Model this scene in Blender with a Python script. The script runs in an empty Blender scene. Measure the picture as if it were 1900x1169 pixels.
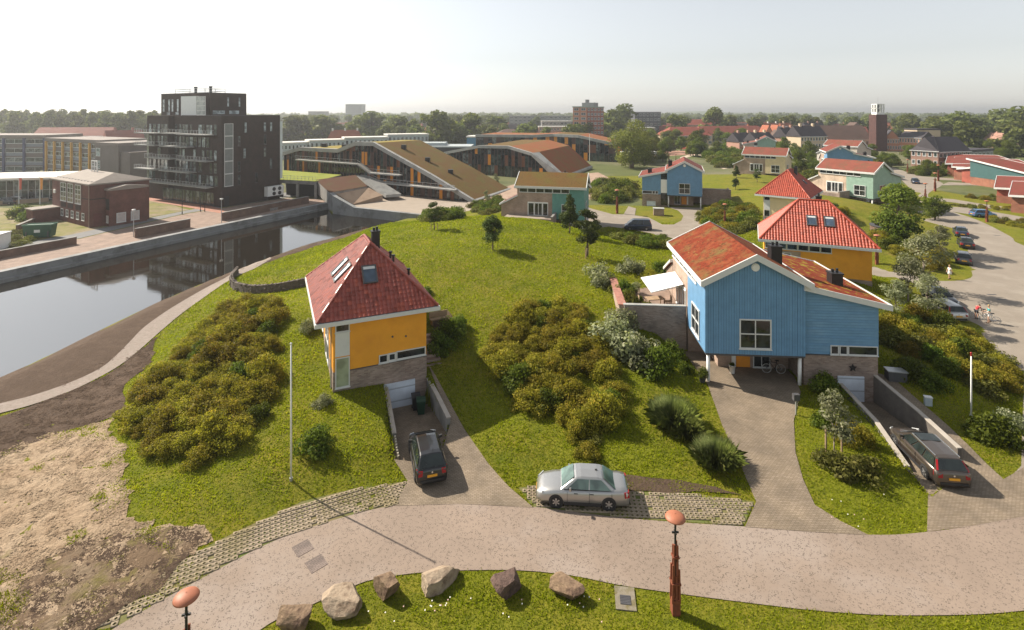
import bpy, bmesh, math, random
import numpy as np
from mathutils import Vector, Matrix
from mathutils.geometry import delaunay_2d_cdt
R = math.radians
sc = bpy.context.scene
COL = sc.collection
# ---------------------------------------------------------------- camera
F, CX, HY, CAMH = 1000.0, 950.0, 208.0, 20.5
cam_d = bpy.data.cameras.new('camera'); cam = bpy.data.objects.new('camera', cam_d); COL.objects.link(cam)
cam.location = (0, 0, CAMH); cam.rotation_euler = (R(90), 0, 0)
cam_d.sensor_width = 36; cam_d.lens = 36 * F / 1900
cam_d.shift_y = -(584.5 - HY) / 1900
cam_d.clip_start = .5; cam_d.clip_end = 12000
sc.camera = cam
# ---------------------------------------------------------------- light
SUN_EL = R(39); SUN_AZ = math.atan2(-.87, .49)          # azimuth from +Y towards +X
wd = bpy.data.worlds.new('World'); sc.world = wd; wd.use_nodes = True
wn = wd.node_tree; wn.nodes.clear()
sky = wn.nodes.new('ShaderNodeTexSky'); sky.sky_type = 'NISHITA'; sky.sun_disc = False
sky.sun_elevation = SUN_EL; sky.sun_rotation = SUN_AZ
sky.air_density = 1.2; sky.dust_density = 0.6; sky.ozone_density = 2.0; sky.altitude = 0
bg = wn.nodes.new('ShaderNodeBackground'); bg.inputs['Strength'].default_value = .085
wo = wn.nodes.new('ShaderNodeOutputWorld')
hs = wn.nodes.new('ShaderNodeHueSaturation'); hs.inputs['Saturation'].default_value = .25
wn.links.new(sky.outputs[0], hs.inputs['Color']); wn.links.new(hs.outputs[0], bg.inputs[0]); wn.links.new(bg.outputs[0], wo.inputs[0])
sl = bpy.data.lights.new('sun', 'SUN'); so = bpy.data.objects.new('sun', sl); COL.objects.link(so)
sl.energy = 5.0; sl.angle = R(.5); sl.color = (1, .9, .76)
_sd = Vector((math.sin(SUN_AZ) * math.cos(SUN_EL), math.cos(SUN_AZ) * math.cos(SUN_EL), math.sin(SUN_EL)))
so.rotation_euler = _sd.to_track_quat('Z', 'Y').to_euler(); so.location = (-60, 40, 80)
vs = sc.view_settings; vs.view_transform = 'Standard'; vs.look = 'None'; vs.gamma = 1; vs.exposure = .85; vs.use_curve_mapping = False
cy = sc.cycles
cy.use_denoising = True; cy.max_bounces = 6; cy.diffuse_bounces = 3; cy.glossy_bounces = 3; cy.transmission_bounces = 4
cy.transparent_max_bounces = 6; cy.volume_bounces = 0; cy.caustics_reflective = False; cy.caustics_refractive = False
rng = random.Random(7); nrg = np.random.default_rng(7)

# ---------------------------------------------------------------- helpers
def tag(o, label=None, cat=None, group=None, kind=None):
    if label: o['label'] = label
    if cat: o['category'] = cat
    if group: o['group'] = group
    if kind: o['kind'] = kind
    return o
def thing(name, label, cat, loc=(0, 0, 0), rz=0, group=None):
    o = bpy.data.objects.new(name, None); COL.objects.link(o); o.empty_display_size = .3
    o.location = loc; o.rotation_euler = (0, 0, rz)
    return tag(o, label, cat, group)
def put(name, me, parent=None, loc=None, rot=None, scl=None):
    o = bpy.data.objects.new(name, me); COL.objects.link(o)
    if parent: o.parent = parent
    if loc is not None: o.location = loc
    if rot is not None: o.rotation_euler = rot if hasattr(rot, '__len__') else (0, 0, rot)
    if scl is not None: o.scale = scl if hasattr(scl, '__len__') else (scl,) * 3
    return o
def tree_copy(o, parent=None):
    c = o.copy(); COL.objects.link(c)
    if parent: c.parent = parent
    for ch in list(o.children): tree_copy(ch, c)
    return c
class MB:
    def __init__(s): s.v = []; s.f = []; s.m = []
    def add(s, vs, fs, m=0):
        b = len(s.v); s.v += [tuple(v) for v in vs]
        for f in fs: s.f.append(tuple(b + i for i in f)); s.m.append(m)
        return s
    def box(s, x0, y0, z0, x1, y1, z1, m=0):
        return s.add([(x0, y0, z0), (x1, y0, z0), (x1, y1, z0), (x0, y1, z0), (x0, y0, z1), (x1, y0, z1), (x1, y1, z1), (x0, y1, z1)],
            [(0, 3, 2, 1), (4, 5, 6, 7), (0, 1, 5, 4), (1, 2, 6, 5), (2, 3, 7, 6), (3, 0, 4, 7)], m)
    def bar(s, a, b, w, h=None, m=0, up=(0, 0, 1)):
        a, b = Vector(a), Vector(b); h = h or w; d = (b - a).normalized(); u = Vector(up)
        if abs(d.dot(u)) > .98: u = Vector((0, 1, 0))
        x = d.cross(u).normalized() * w / 2; z = x.cross(d).normalized() * h / 2
        return s.add([a - x - z, a + x - z, a + x + z, a - x + z, b - x - z, b + x - z, b + x + z, b - x + z],
            [(0, 1, 2, 3), (7, 6, 5, 4), (4, 5, 1, 0), (5, 6, 2, 1), (6, 7, 3, 2), (7, 4, 0, 3)], m)
    def prism(s, poly, d, m=0):                     # polygon of 3d points swept by d
        n = len(poly); a = [Vector(p) for p in poly]; d = Vector(d); nn = Vector()
        for i in range(n): nn += a[i].cross(a[(i + 1) % n])
        if nn.dot(d) < 0: a = a[::-1]
        return s.add(a + [p + d for p in a], [tuple(range(n))[::-1], tuple(range(n, 2 * n))] + [(i, (i + 1) % n, n + (i + 1) % n, n + i) for i in range(n)], m)
    def cyl(s, a, b, r0, r1=None, n=10, m=0, cap=True):
        a, b = Vector(a), Vector(b); r1 = r0 if r1 is None else r1; d = (b - a).normalized()
        x = d.orthogonal().normalized(); y = d.cross(x); vs = []
        for p, r in ((a, r0), (b, r1)):
            for i in range(n): t = 2 * math.pi * i / n; vs.append(p + (x * math.cos(t) + y * math.sin(t)) * r)
        fs = [(i, (i + 1) % n, n + (i + 1) % n, n + i) for i in range(n)]
        if cap: fs += [tuple(range(n))[::-1], tuple(range(n, 2 * n))]
        return s.add(vs, fs, m)
    def tube(s, pts, rs, n=7, m=0):
        for i in range(len(pts) - 1): s.cyl(pts[i], pts[i + 1], rs[i], rs[i + 1], n, m, True)
        return s
    def lathe(s, prof, n=16, c=(0, 0, 0), m=0):     # (r,z) profile round z
        k = len(prof); vs = []
        for r, z in prof:
            for i in range(n): t = 2 * math.pi * i / n; vs.append((c[0] + r * math.cos(t), c[1] + r * math.sin(t), c[2] + z))
        return s.add(vs, [(j * n + i, j * n + (i + 1) % n, (j + 1) * n + (i + 1) % n, (j + 1) * n + i) for j in range(k - 1) for i in range(n)], m)
    def quad(s, a, b, c, d, m=0): return s.add([a, b, c, d], [(0, 1, 2, 3)], m)
    def mesh(s, name, mats, smooth=False):
        me = bpy.data.meshes.new(name); me.from_pydata(s.v, [], s.f)
        for mt in (mats if isinstance(mats, (list, tuple)) else [mats]): me.materials.append(mt)
        if any(s.m): me.polygons.foreach_set('material_index', s.m)
        if smooth: me.polygons.foreach_set('use_smooth', [True] * len(s.f))
        me.update(); return me
    def build(s, name, mats, parent=None, smooth=False, loc=None, rot=None): return put(name, s.mesh(name, mats, smooth), parent, loc, rot)
def npmesh(name, V, Fc, k, mat, attr=None, smooth=False):      # numpy mesh of k-gons, optional per-face grey attribute 'tint'
    me = bpy.data.meshes.new(name); V = np.asarray(V, np.float32); Fc = np.asarray(Fc, np.int32); nf = len(Fc)
    me.vertices.add(len(V)); me.vertices.foreach_set('co', V.ravel())
    me.loops.add(nf * k); me.loops.foreach_set('vertex_index', Fc.ravel())
    me.polygons.add(nf); me.polygons.foreach_set('loop_start', np.arange(0, nf * k, k, dtype=np.int32))
    if smooth: me.polygons.foreach_set('use_smooth', np.ones(nf, bool))
    if attr is not None:
        a = me.attributes.new('tint', 'FLOAT', 'FACE'); a.data.foreach_set('value', np.asarray(attr, np.float32))
    me.materials.append(mat); me.update(calc_edges=True); return me
# ---------------------------------------------------------------- materials
def _nt(name):
    m = bpy.data.materials.new(name); m.use_nodes = True; nt = m.node_tree
    return m, nt, nt.nodes['Principled BSDF'], nt.nodes.new, nt.links.new
def ramp(nt, a, b, c0=0., c1=1.):
    r = nt.nodes.new('ShaderNodeValToRGB'); e = r.color_ramp.elements
    e[0].color = (*a, 1); e[1].color = (*b, 1); e[0].position = c0; e[1].position = c1; return r
def noise(nt, vec, scale, det=4, rough=.6):
    n = nt.nodes.new('ShaderNodeTexNoise'); n.inputs['Scale'].default_value = scale; n.inputs['Detail'].default_value = det
    n.inputs['Roughness'].default_value = rough; nt.links.new(vec, n.inputs['Vector']); return n
def mixc(nt, fac, a, b, mode='MIX'):
    m = nt.nodes.new('ShaderNodeMix'); m.data_type = 'RGBA'; m.blend_type = mode
    for s, i in ((fac, 0), (a, 6), (b, 7)):
        if hasattr(s, 'node'): nt.links.new(s, m.inputs[i])
        elif i == 0: m.inputs[i].default_value = s
        else: m.inputs[i].default_value = (*s, 1)
    return m.outputs[2]
def sc3(c, k): return tuple(min(1, x * k) for x in c)
def bump(nt, b, h, strength, dist=.02):
    n = nt.nodes.new('ShaderNodeBump'); n.inputs['Strength'].default_value = strength; n.inputs['Distance'].default_value = dist
    nt.links.new(h, n.inputs['Height']); nt.links.new(n.outputs[0], b.inputs['Normal'])
def M(name, col, rough=.75, var=.12, scale=2., col2=None, c2s=.4, c2lo=.5, c2hi=.62, bmp=0, bscale=30, bdist=.02, metal=0, spec=.4, speck=None, speck_s=20, speck_t=.3, coat=0):
    m, nt, b, N, L = _nt(name); tc = N('ShaderNodeTexCoord').outputs['Object']
    n = noise(nt, tc, scale); r = ramp(nt, sc3(col, 1 - var), sc3(col, 1 + var), .3, .7); L(n.outputs[0], r.inputs[0]); out = r.outputs[0]
    if col2:
        n2 = noise(nt, tc, c2s, 6, .65); r2 = ramp(nt, (0, 0, 0), (1, 1, 1), c2lo, c2hi); L(n2.outputs[0], r2.inputs[0])
        out = mixc(nt, r2.outputs[0], out, col2)
    if speck:
        v = N('ShaderNodeTexVoronoi'); v.inputs['Scale'].default_value = speck_s; L(tc, v.inputs['Vector'])
        r3 = ramp(nt, (1, 1, 1), (0, 0, 0), speck_t * .6, speck_t); L(v.outputs['Distance'], r3.inputs[0])
        n4 = noise(nt, tc, speck_s * .35, 2); r4 = ramp(nt, (0, 0, 0), (1, 1, 1), .45, .6); L(n4.outputs[0], r4.inputs[0])
        out = mixc(nt, mixc(nt, 1., r3.outputs[0], r4.outputs[0], 'MULTIPLY'), out, speck)
    L(out, b.inputs['Base Color']); b.inputs['Roughness'].default_value = rough; b.inputs['Metallic'].default_value = metal
    b.inputs['Specular IOR Level'].default_value = spec; b.inputs['Coat Weight'].default_value = coat; b.inputs['Coat Roughness'].default_value = .05
    if bmp: nb = noise(nt, tc, bscale, 5, .7); bump(nt, b, nb.outputs[0], bmp, bdist)
    return m
def uz(nt, kx=1., kz=1.):                                # wall coordinates: along the wall, up
    tc = nt.nodes.new('ShaderNodeTexCoord'); s = nt.nodes.new('ShaderNodeSeparateXYZ'); nt.links.new(tc.outputs['Object'], s.inputs[0])
    a = nt.nodes.new('ShaderNodeMath'); nt.links.new(s.outputs[0], a.inputs[0]); nt.links.new(s.outputs[1], a.inputs[1])
    c = nt.nodes.new('ShaderNodeCombineXYZ'); nt.links.new(a.outputs[0], c.inputs[0]); nt.links.new(s.outputs[2], c.inputs[1])
    return tc.outputs['Object'], c.outputs[0], a.outputs[0], s.outputs[2]
def M_brick(name, c1, c2, mortar, bw=.22, bh=.065, flat=False, rough=.85, spec=.3):
    m, nt, b, N, L = _nt(name); tc, w, _, _ = uz(nt)
    t = N('ShaderNodeTexBrick'); L(tc if flat else w, t.inputs['Vector']); t.inputs['Scale'].default_value = 1
    t.inputs['Color1'].default_value = (*c1, 1); t.inputs['Color2'].default_value = (*c2, 1); t.inputs['Mortar'].default_value = (*mortar, 1)
    t.inputs['Brick Width'].default_value = bw; t.inputs['Row Height'].default_value = bh; t.inputs['Mortar Size'].default_value = bh * .12; t.inputs['Bias'].default_value = 0
    n = noise(nt, tc, .7, 5); r = ramp(nt, (.72, .7, .68), (1.2, 1.15, 1.1), .3, .7); L(n.outputs[0], r.inputs[0])
    L(mixc(nt, 1., t.outputs[0], r.outputs[0], 'MULTIPLY'), b.inputs['Base Color']); b.inputs['Roughness'].default_value = rough
    b.inputs['Specular IOR Level'].default_value = spec
    i = N('ShaderNodeMath'); i.operation = 'SUBTRACT'; i.inputs[0].default_value = 1; L(t.outputs['Fac'], i.inputs[1]); bump(nt, b, i.outputs[0], .5, .01)
    return m
def M_board(name, col, pitch, horiz=False, rough=.6, depth=.6):
    m, nt, b, N, L = _nt(name); tc, w, u, z = uz(nt)
    k = N('ShaderNodeMath'); k.operation = 'MULTIPLY'; L(z if horiz else u, k.inputs[0]); k.inputs[1].default_value = 1 / pitch
    f = N('ShaderNodeMath'); f.operation = 'FRACT'; L(k.outputs[0], f.inputs[0])
    r = ramp(nt, (0, 0, 0), (1, 1, 1), .04, .14); L(f.outputs[0], r.inputs[0])
    n = noise(nt, tc, 1.3, 5); r2 = ramp(nt, sc3(col, .88), sc3(col, 1.12), .3, .7); L(n.outputs[0], r2.inputs[0])
    L(mixc(nt, r.outputs[0], sc3(col, .55), r2.outputs[0]), b.inputs['Base Color']); b.inputs['Roughness'].default_value = rough
    bump(nt, b, r.outputs[0], depth, .02); return m
def M_leaf(name, dark, light, tip=None, trans=.35, rough=.6):   # colour by per-face 'tint' attribute
    m = bpy.data.materials.new(name); m.use_nodes = True; nt = m.node_tree; nt.nodes.clear(); N = nt.nodes.new; L = nt.links.new
    a = N('ShaderNodeAttribute'); a.attribute_name = 'tint'
    oi = N('ShaderNodeObjectInfo')
    r = N('ShaderNodeValToRGB'); e = r.color_ramp.elements; e[0].color = (*dark, 1); e[1].color = (*light, 1); e[0].position = 0; e[1].position = .7 if tip else 1
    if tip: x = e.new(1.); x.color = (*tip, 1)
    L(a.outputs['Fac'], r.inputs[0])
    h = N('ShaderNodeHueSaturation'); mr = N('ShaderNodeMapRange'); mr.inputs[3].default_value = .72; mr.inputs[4].default_value = 1.28
    mh = N('ShaderNodeMapRange'); mh.inputs[3].default_value = .485; mh.inputs[4].default_value = .515
    L(oi.outputs['Random'], mr.inputs[0]); L(mr.outputs[0], h.inputs['Value']); L(oi.outputs['Random'], mh.inputs[0]); L(mh.outputs[0], h.inputs['Hue']); L(r.outputs[0], h.inputs['Color'])
    d = N('ShaderNodeBsdfPrincipled'); d.inputs['Roughness'].default_value = rough; d.inputs['Specular IOR Level'].default_value = .12
    t = N('ShaderNodeBsdfTranslucent'); mx = N('ShaderNodeMixShader'); mx.inputs[0].default_value = trans
    t2 = mixc(nt, .5, h.outputs[0], (.5, .55, .1), 'OVERLAY')
    L(h.outputs[0], d.inputs['Base Color']); L(t2, t.inputs[0]); L(d.outputs[0], mx.inputs[1]); L(t.outputs[0], mx.inputs[2])
    o = N('ShaderNodeOutputMaterial'); L(mx.outputs[0], o.inputs[0]); return m
def M_ground(name, layers, bmp=.6, bscale=9, bdist=.06, rough=.95):   # layered noise colours: (col, scale, lo, hi)
    m, nt, b, N, L = _nt(name); tc = N('ShaderNodeTexCoord').outputs['Object']; out = None
    for c, s, lo, hi in layers:
        if out is None: out = c; continue
        n = noise(nt, tc, s, 7, .68); r = ramp(nt, (0, 0, 0), (1, 1, 1), lo, hi); L(n.outputs[0], r.inputs[0]); out = mixc(nt, r.outputs[0], out, c)
    L(out, b.inputs['Base Color']); b.inputs['Roughness'].default_value = rough; b.inputs['Specular IOR Level'].default_value = .15
    nb = noise(nt, tc, bscale, 6, .7); bump(nt, b, nb.outputs[0], bmp, bdist); return m
def M_glass(name, col=(.025, .03, .032), rough=.06, var=.5):
    m, nt, b, N, L = _nt(name); tc = N('ShaderNodeTexCoord').outputs['Object']; n = noise(nt, tc, .9, 2)
    r = ramp(nt, sc3(col, 1 - var), sc3(col, 1 + var), .4, .6); L(n.outputs[0], r.inputs[0]); L(r.outputs[0], b.inputs['Base Color'])
    b.inputs['Roughness'].default_value = rough; b.inputs['Specular IOR Level'].default_value = .7; return m
WHITE = M('white_paint', (.78, .78, .75), .5, .05)
TRIM = M('trim_white', (.62, .63, .62), .55, .06, 1.5, col2=(.6, .6, .57), c2s=1.5, c2lo=.5, c2hi=.8)
GLASS = M_glass('window_glass'); GLASS2 = M_glass('green_glass', (.05, .075, .07), .08)
GLASSC = M_glass('curtain_glass', (.3, .33, .28), .15, .3)
CONC = M('concrete', (.2448, .2376, .2232), .85, .14, .8, col2=(.1728, .1692, .1584), c2s=.6, bmp=.15, bscale=15)
CONC_L = M('pale_concrete', (.3384, .3384, .324), .8, .1, .6, col2=(.2592, .2592, .252), c2s=.5)
BLACK = M('black_metal', (.02, .02, .022), .45, .2); DGREY = M('dark_grey', (.07, .07, .075), .6, .15); STEEL = M('grey_steel', (.45, .46, .47), .4, .1, metal=.6)
BRICK_G = M_brick('grey_brown_brick', (.23, .165, .14), (.36, .29, .25), (.3, .27, .24), .3, .09)
BRICK_P = M_brick('pink_beige_brick', (.336, .24, .192), (.4, .312, .256), (.36, .312, .272), .3, .09)
BRICK_D = M_brick('dark_brick', (.04, .028, .025), (.06, .04, .034), (.035, .029, .027), .22, .07)
BRICK_R = M_brick('red_brown_brick', (.13, .05, .04), (.17, .07, .055), (.13, .08, .07), .22, .07)
BRICK_O = M_brick('orange_brick', (0.2604, 0.0992, 0.062), (0.31, 0.1302, 0.0806), (0.2604, 0.1674, 0.124), .22, .07)
OCHRE = M('ochre_render', (.8, .35, .03), .8, .08, .5, col2=(.7, .29, .03), c2s=.8, c2lo=.5, c2hi=.8); CREAM = M('cream_render', (.72, .58, .36), .8, .05, .8)
ORANGE = M('orange_paint', (.78, .3, .03), .6, .05)
TILE = M('red_clay_tile', (0.2722, 0.05544, 0.03528), .42, .22, 1.6, spec=.6); TILE2 = M('bright_red_tile', (0.3629, 0.06048, 0.03024), .5, .18, 1.6, spec=.4)
RUST = M('rusted_steel', (.2, .06, .03), .8, .25, 3, bmp=.2); RUST_L = M('rust_orange_cap', (.36, .13, .07), .55, .12, 4)
SEDUM_R = M_ground('red_sedum', [((.16, .028, .012), 1, 0, 1), ((.22, .06, .025), 1.4, .45, .65), ((.14, .1, .035), .42, .5, .66), ((.06, .022, .01), 3.5, .52, .68), ((.2, .13, .04), 2.2, .6, .68)], .7, 7, .07)
SEDUM_B = M_ground('brown_sedum', [((.136, .08, .0256), 1, 0, 1), ((.12, .1, .024), .3, .45, .65), ((.16, .06, .0176), .9, .55, .72), ((.06, .04, .0144), 4, .52, .68)], .5, 7, .05)
SEDUM_F = M('flat_red_roof', (0.1686, 0.02728, 0.01488), .8, .18, .8, col2=(0.119, 0.0372, 0.01488), c2s=.5)
# ================================================================ terrain
def P(px, py, z=0.):
    Y = F * (CAMH - z) / (py - HY); return Vector(((px - CX) / F * Y, Y, z))
def PD(px, py, Y): return Vector(((px - CX) / F * Y, Y, CAMH - (py - HY) / F * Y))
CP = [(-12, 29, .5), (-9, 31.5, .9), (-14, 34, 1.35), (-9, 35.5, 1.2), (-4.3, 36, .7), (-2, 36, .7), (0, 33.5, .6), (4, 31.5, .4), (5, 33.6, .8), (9, 31, .35), (10, 36, .7), (2.5, 50, 3.2), (2.5, 42, 2.0),
 (-2, 45, 2.4), (-4.5, 41.5, 1.6), (-3.5, 47, 3.0), (-8, 53, 3.7), (-13, 54, 3.8), (-17.5, 46, 3.1), (-15.8, 41, 2.0), (-18, 36, 1.3), (-22, 32, .5), (-22, 40, 1.7), (-24, 47, 1.6), (-22, 53, 2.2),
 (-27, 38, .35), (-30, 46, .05), (-26, 31, .1), (-29, 55, .7), (-30, 62, 1.3), (-27, 66, 1.7), (-34, 58, 0), (-34.5, 66, 0), (-18, 60, 3.4), (-10, 62, 4.3), (0, 62, 4.6), (0, 57, 4.0), (8, 56, 3.6), (8, 64, 4.2), (-5, 72, 5.0), (-5, 80, 4.8),
 (-11, 86, 3.6), (-16, 88, 2.6), (-23, 78, 2.2), (-27.5, 84, .5), (-30, 77, .3), (-21, 97, .4), (-20, 103, 0), (3.8, 77, 4.1), (11, 73, 3.7), (19.7, 68, 2.9), (14, 60, 3.4), (15, 54, 3.1), (12, 54, 3.1), (9, 47, 2.6), (9, 43, 1.6), (13, 41, .6),
 (14, 36, .35), (21, 40, .35), (18, 44, .4), (24, 47, 2.0), (31, 46, 1.3), (28.5, 52, 2.6), (33, 40, .8), (37, 36, .2), (40, 45, .3), (34, 53, 1.8), (25, 36, .45), (30, 58, 3), (37, 57, 2.6), (32, 67, 3), (26, 60, 3), (40, 64, 1.6), (46, 65, .4), (24, 66, 2.6),
 (20, 92, 0), (30, 94, .1), (25, 100, 0), (38, 107, .3), (46, 101, 1.8), (48, 93, 2.3), (40, 86, 1.5), (33, 79, 1.5), (45, 79, 2.2), (52, 81, 2.4), (62, 100, 2.2), (58, 90, 1.8), (66, 88, .4), (70, 104, 2.6), (62, 113, 3), (76, 100, .4), (82, 96, 0), (80, 110, .3),
 (0, 88, 3.2), (-4, 90, 3), (5, 85, 3.4), (9, 85, 2.7), (13, 87, 1.0), (14.5, 92, .3), (15, 83, 1.1), (18, 88, .2), (5, 103, 2), (-6, 101, 1.2), (-12, 98, 1.0), (22, 82, .3), (70, 150, 3), (60, 141, 2.8), (52, 130, 1.6), (76, 142, 2), (45, 122, .8),
 (62, 160, 2.0), (85, 160, 1), (-40, 50, -.1), (-38, 35, 0), (-40, 22, 0), (-25, 20, 0), (0, 18, .15), (15, 18, .1), (45, 20, 0), (55, 40, 0), (60, 64, 0), (62, 75, 0), (75, 88, 0), (95, 90, 0), (90, 110, 0), (100, 130, 0), (60, 55, 0), (90, 60, 0),
 (-55, 120, 0), (-75, 100, 0), (-30, 125, 0), (0, 125, .2), (20, 125, 0), (0, 150, 0), (40, 150, .3), (110, 150, 0), (-60, 150, 0), (-70, 75, 0), (-90, 50, 0), (100, 30, 0), (60, 185, 0), (110, 185, 0), (0, 185, 0), (45, 52, .1), (48, 45, 0)]
CP = np.array(CP, float)
def _k(d2): return np.where(d2 > 1e-9, .5 * d2 * np.log(np.maximum(d2, 1e-9)), 0)
def _tps():
    n = len(CP); d2 = ((CP[:, None, :2] - CP[None, :, :2]) ** 2).sum(2)
    A = np.zeros((n + 3, n + 3)); A[:n, :n] = _k(d2) + np.eye(n) * 6.; A[:n, n] = 1; A[:n, n + 1:] = CP[:, :2]; A[n:, :n] = A[:n, n:].T
    return np.linalg.solve(A, np.r_[CP[:, 2], 0, 0, 0])
TW = _tps()
def pip(poly, X, Y):
    ins = np.zeros(X.shape, bool); n = len(poly)
    for i in range(n):
        x0, y0 = poly[i][:2]; x1, y1 = poly[(i + 1) % n][:2]
        if y0 == y1: continue
        ins ^= ((y0 > Y) != (y1 > Y)) & (X < (x1 - x0) * (Y - y0) / (y1 - y0) + x0)
    return ins
def pdist(poly, X, Y, closed=True):
    d = np.full(X.shape, 1e9); n = len(poly)
    for i in range(n if closed else n - 1):
        x0, y0 = poly[i][:2]; x1, y1 = poly[(i + 1) % n][:2]; dx, dy = x1 - x0, y1 - y0; q = dx * dx + dy * dy + 1e-9
        t = np.clip(((X - x0) * dx + (Y - y0) * dy) / q, 0, 1); d = np.minimum(d, np.hypot(X - x0 - t * dx, Y - y0 - t * dy))
    return d
def Z0(l): return [tuple(P(x, y)[:2]) for x, y in l]
def catmull(pts, k=6, closed=False):
    out = []; n = len(pts); p = [Vector(q[:2]) for q in pts]
    for i in range(n if closed else n - 1):
        a, b, c, d = (p[(i - 1) % n] if closed or i else p[0]), p[i], p[(i + 1) % n], (p[(i + 2) % n] if closed or i + 2 < n else p[-1])
        for j in range(k):
            t = j / k; out.append(tuple(.5 * ((2 * b) + (c - a) * t + (2 * a - 5 * b + 4 * c - d) * t * t + (3 * b - a - 3 * c + d) * t ** 3)))
    if not closed: out.append(tuple(p[-1]))
    return out
# plan outlines read off the photograph on the level of the road
r_up = catmull(Z0([(20, 1300), (215, 1165), (400, 1060), (520, 1000), (650, 957), (740, 938), (850, 934), (985, 941), (1160, 962), (1380, 978), (1610, 993), (1720, 988), (1810, 975), (1900, 958), (2150, 905), (2600, 850)]))
r_lo = catmull(Z0([(2600, 1000), (2150, 1090), (1900, 1134), (1700, 1143), (1550, 1137), (1400, 1121), (1170, 1090), (1060, 1069), (950, 1059), (800, 1062), (700, 1075), (650, 1091), (560, 1132), (480, 1172), (300, 1330), (200, 1500)]))
ROAD = r_up + r_lo
STREET = catmull(Z0([(1900, 690), (1846, 668), (1823, 623), (1812, 604), (1770, 590), (1735, 558), (1691, 524), (1594, 509)]), 4) + catmull(Z0([(1594, 491), (1678, 505), (1735, 521), (1801, 516), (1797, 489), (1794, 439), (1784, 428), (1752, 420), (1721, 413), (1703, 398),
    (1706, 377), (1690, 352), (1668, 330), (1650, 316), (1640, 309)]), 4) + catmull(Z0([(1650, 308), (1688, 321), (1737, 335), (1749, 343), (1722, 360), (1735, 379), (1751, 388), (1813, 408), (1875, 439), (1900, 456), (2150, 540)]), 4) + [tuple(P(2150, 905)[:2]), tuple(P(1915, 905)[:2]), tuple(P(1880, 880)[:2]), tuple(P(1895, 865)[:2])]
CANAL_FAR = Z0([(-900, 700), (0, 506), (300, 441), (608, 377)]); CANAL_END = Z0([(618, 386), (775, 404)])
CANAL_NEAR = catmull([tuple(P(x, y, -1.0)[:2]) for x, y in [(738, 411), (640, 438), (560, 458), (520, 471), (420, 508), (300, 558), (200, 606), (100, 655), (0, 701), (-200, 790), (-500, 900)]], 5)
CANAL = CANAL_FAR + CANAL_END + CANAL_NEAR
COURT = Z0([(1060, 380), (1085, 384), (1107, 390), (1137, 398), (1157, 398), (1166, 383), (1180, 387), (1178, 400), (1204, 404), (1229, 417), (1250, 417), (1264, 410), (1268, 401), (1258, 391), (1238, 384), (1303, 386), (1303, 412), (1306, 446), (1240, 446), (1211, 434), (1165, 425), (1130, 421), (1103, 424), (1100, 436), (1150, 447), (1095, 441), (1050, 440)])
RAMP_A = [P(712, 757, -.55), P(776, 752, -.55), P(832, 815, .0), P(850, 870, 0), P(745, 870, 0), P(735, 815, 0)]
def ramp_axes(): pass
CARPORT = [(14.2, 45.6), (21.8, 45.2), (21.6, 38.6), (14.1, 39.2)]
FLATS = [(ROAD, 4.5, 0), (STREET, 3.5, 0), (COURT, 5., 0), (CARPORT, 2.2, .32)]
def hz(X, Y, ramps=True):
    X = np.asarray(X, float); Y = np.asarray(Y, float); sh = X.shape; X = X.ravel(); Y = Y.ravel(); out = np.zeros(len(X)); n = len(CP)
    for s in range(0, len(X), 20000):
        x, y = X[s:s + 20000], Y[s:s + 20000]; d2 = (x[:, None] - CP[None, :, 0]) ** 2 + (y[:, None] - CP[None, :, 1]) ** 2
        h = _k(d2) @ TW[:n] + TW[n] + TW[n + 1] * x + TW[n + 2] * y
        fade = np.clip((190 - y) / 30, 0, 1) * np.clip((x + 60) / 18, 0, 1) * np.clip((125 - x) / 25, 0, 1) * np.clip((y - 12) / 8, 0, 1)
        h = np.maximum(h, -.02) * fade
        for poly, w, z0 in FLATS:
            px = [p[0] for p in poly]; py = [p[1] for p in poly]
            sel = (x > min(px) - w) & (x < max(px) + w) & (y > min(py) - w) & (y < max(py) + w)
            if sel.any():
                xs, ys = x[sel], y[sel]; d = np.where(pip(poly, xs, ys), 0, pdist(poly, xs, ys)); t = np.clip(d / w, 0, 1); k = t * t * (3 - 2 * t); h[sel] = h[sel] * k + z0 * (1 - k)
        out[s:s + 20000] = h
    X0, Y0 = X, Y
    # canal basin: vertical at the quay, sloping bank at the near side
    sel = (X < -10) & (Y < 140) & (Y > 10) & (X > -400)
    if sel.any():
        x, y = X[sel], Y[sel]; ins = pip(CANAL, x, y) | (pdist(CANAL_FAR, x, y, False) < 1.6) | (pdist(CANAL_END, x, y, False) < .6); dn = pdist(CANAL_NEAR, x, y, False)
        h = out[sel]; t = np.clip(dn / 3.2, 0, 1)
        bank = np.where(ins, -1.0 - 1.6 * np.clip(dn / 3, 0, 1), np.where(t < 1, -1.0 + (h + 1.0) * t * t * (3 - 2 * t), h))
        side = ins | (pdist(CANAL_NEAR, x, y, False) < 3.2)
        out[sel] = np.where(side, bank, h)
    # sunken garage ramps
    for poly, z0, z1, a, b in (RAMPS if ramps else []):
        c = Vector((sum(p[0] for p in poly) / len(poly), sum(p[1] for p in poly) / len(poly))); poly = [(p[0] + (.5 if p[0] > c.x + .3 else -.22), p[1] + (.3 if p[1] > c.y else 0)) for p in poly]; z0 -= .12; z1 -= .03
        px = [p[0] for p in poly]; py = [p[1] for p in poly]
        sel = (X > min(px)) & (X < max(px)) & (Y > min(py)) & (Y < max(py))
        if sel.any():
            ins = pip(poly, X[sel], Y[sel]); d = (Vector(b) - Vector(a)); L2 = d.length_squared
            t = np.clip(((X[sel] - a[0]) * d.x + (Y[sel] - a[1]) * d.y) / L2, 0, 1); o = out[sel]; o[ins] = (z0 + (z1 - z0) * t)[ins]; out[sel] = o
    return out.reshape(sh)
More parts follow.
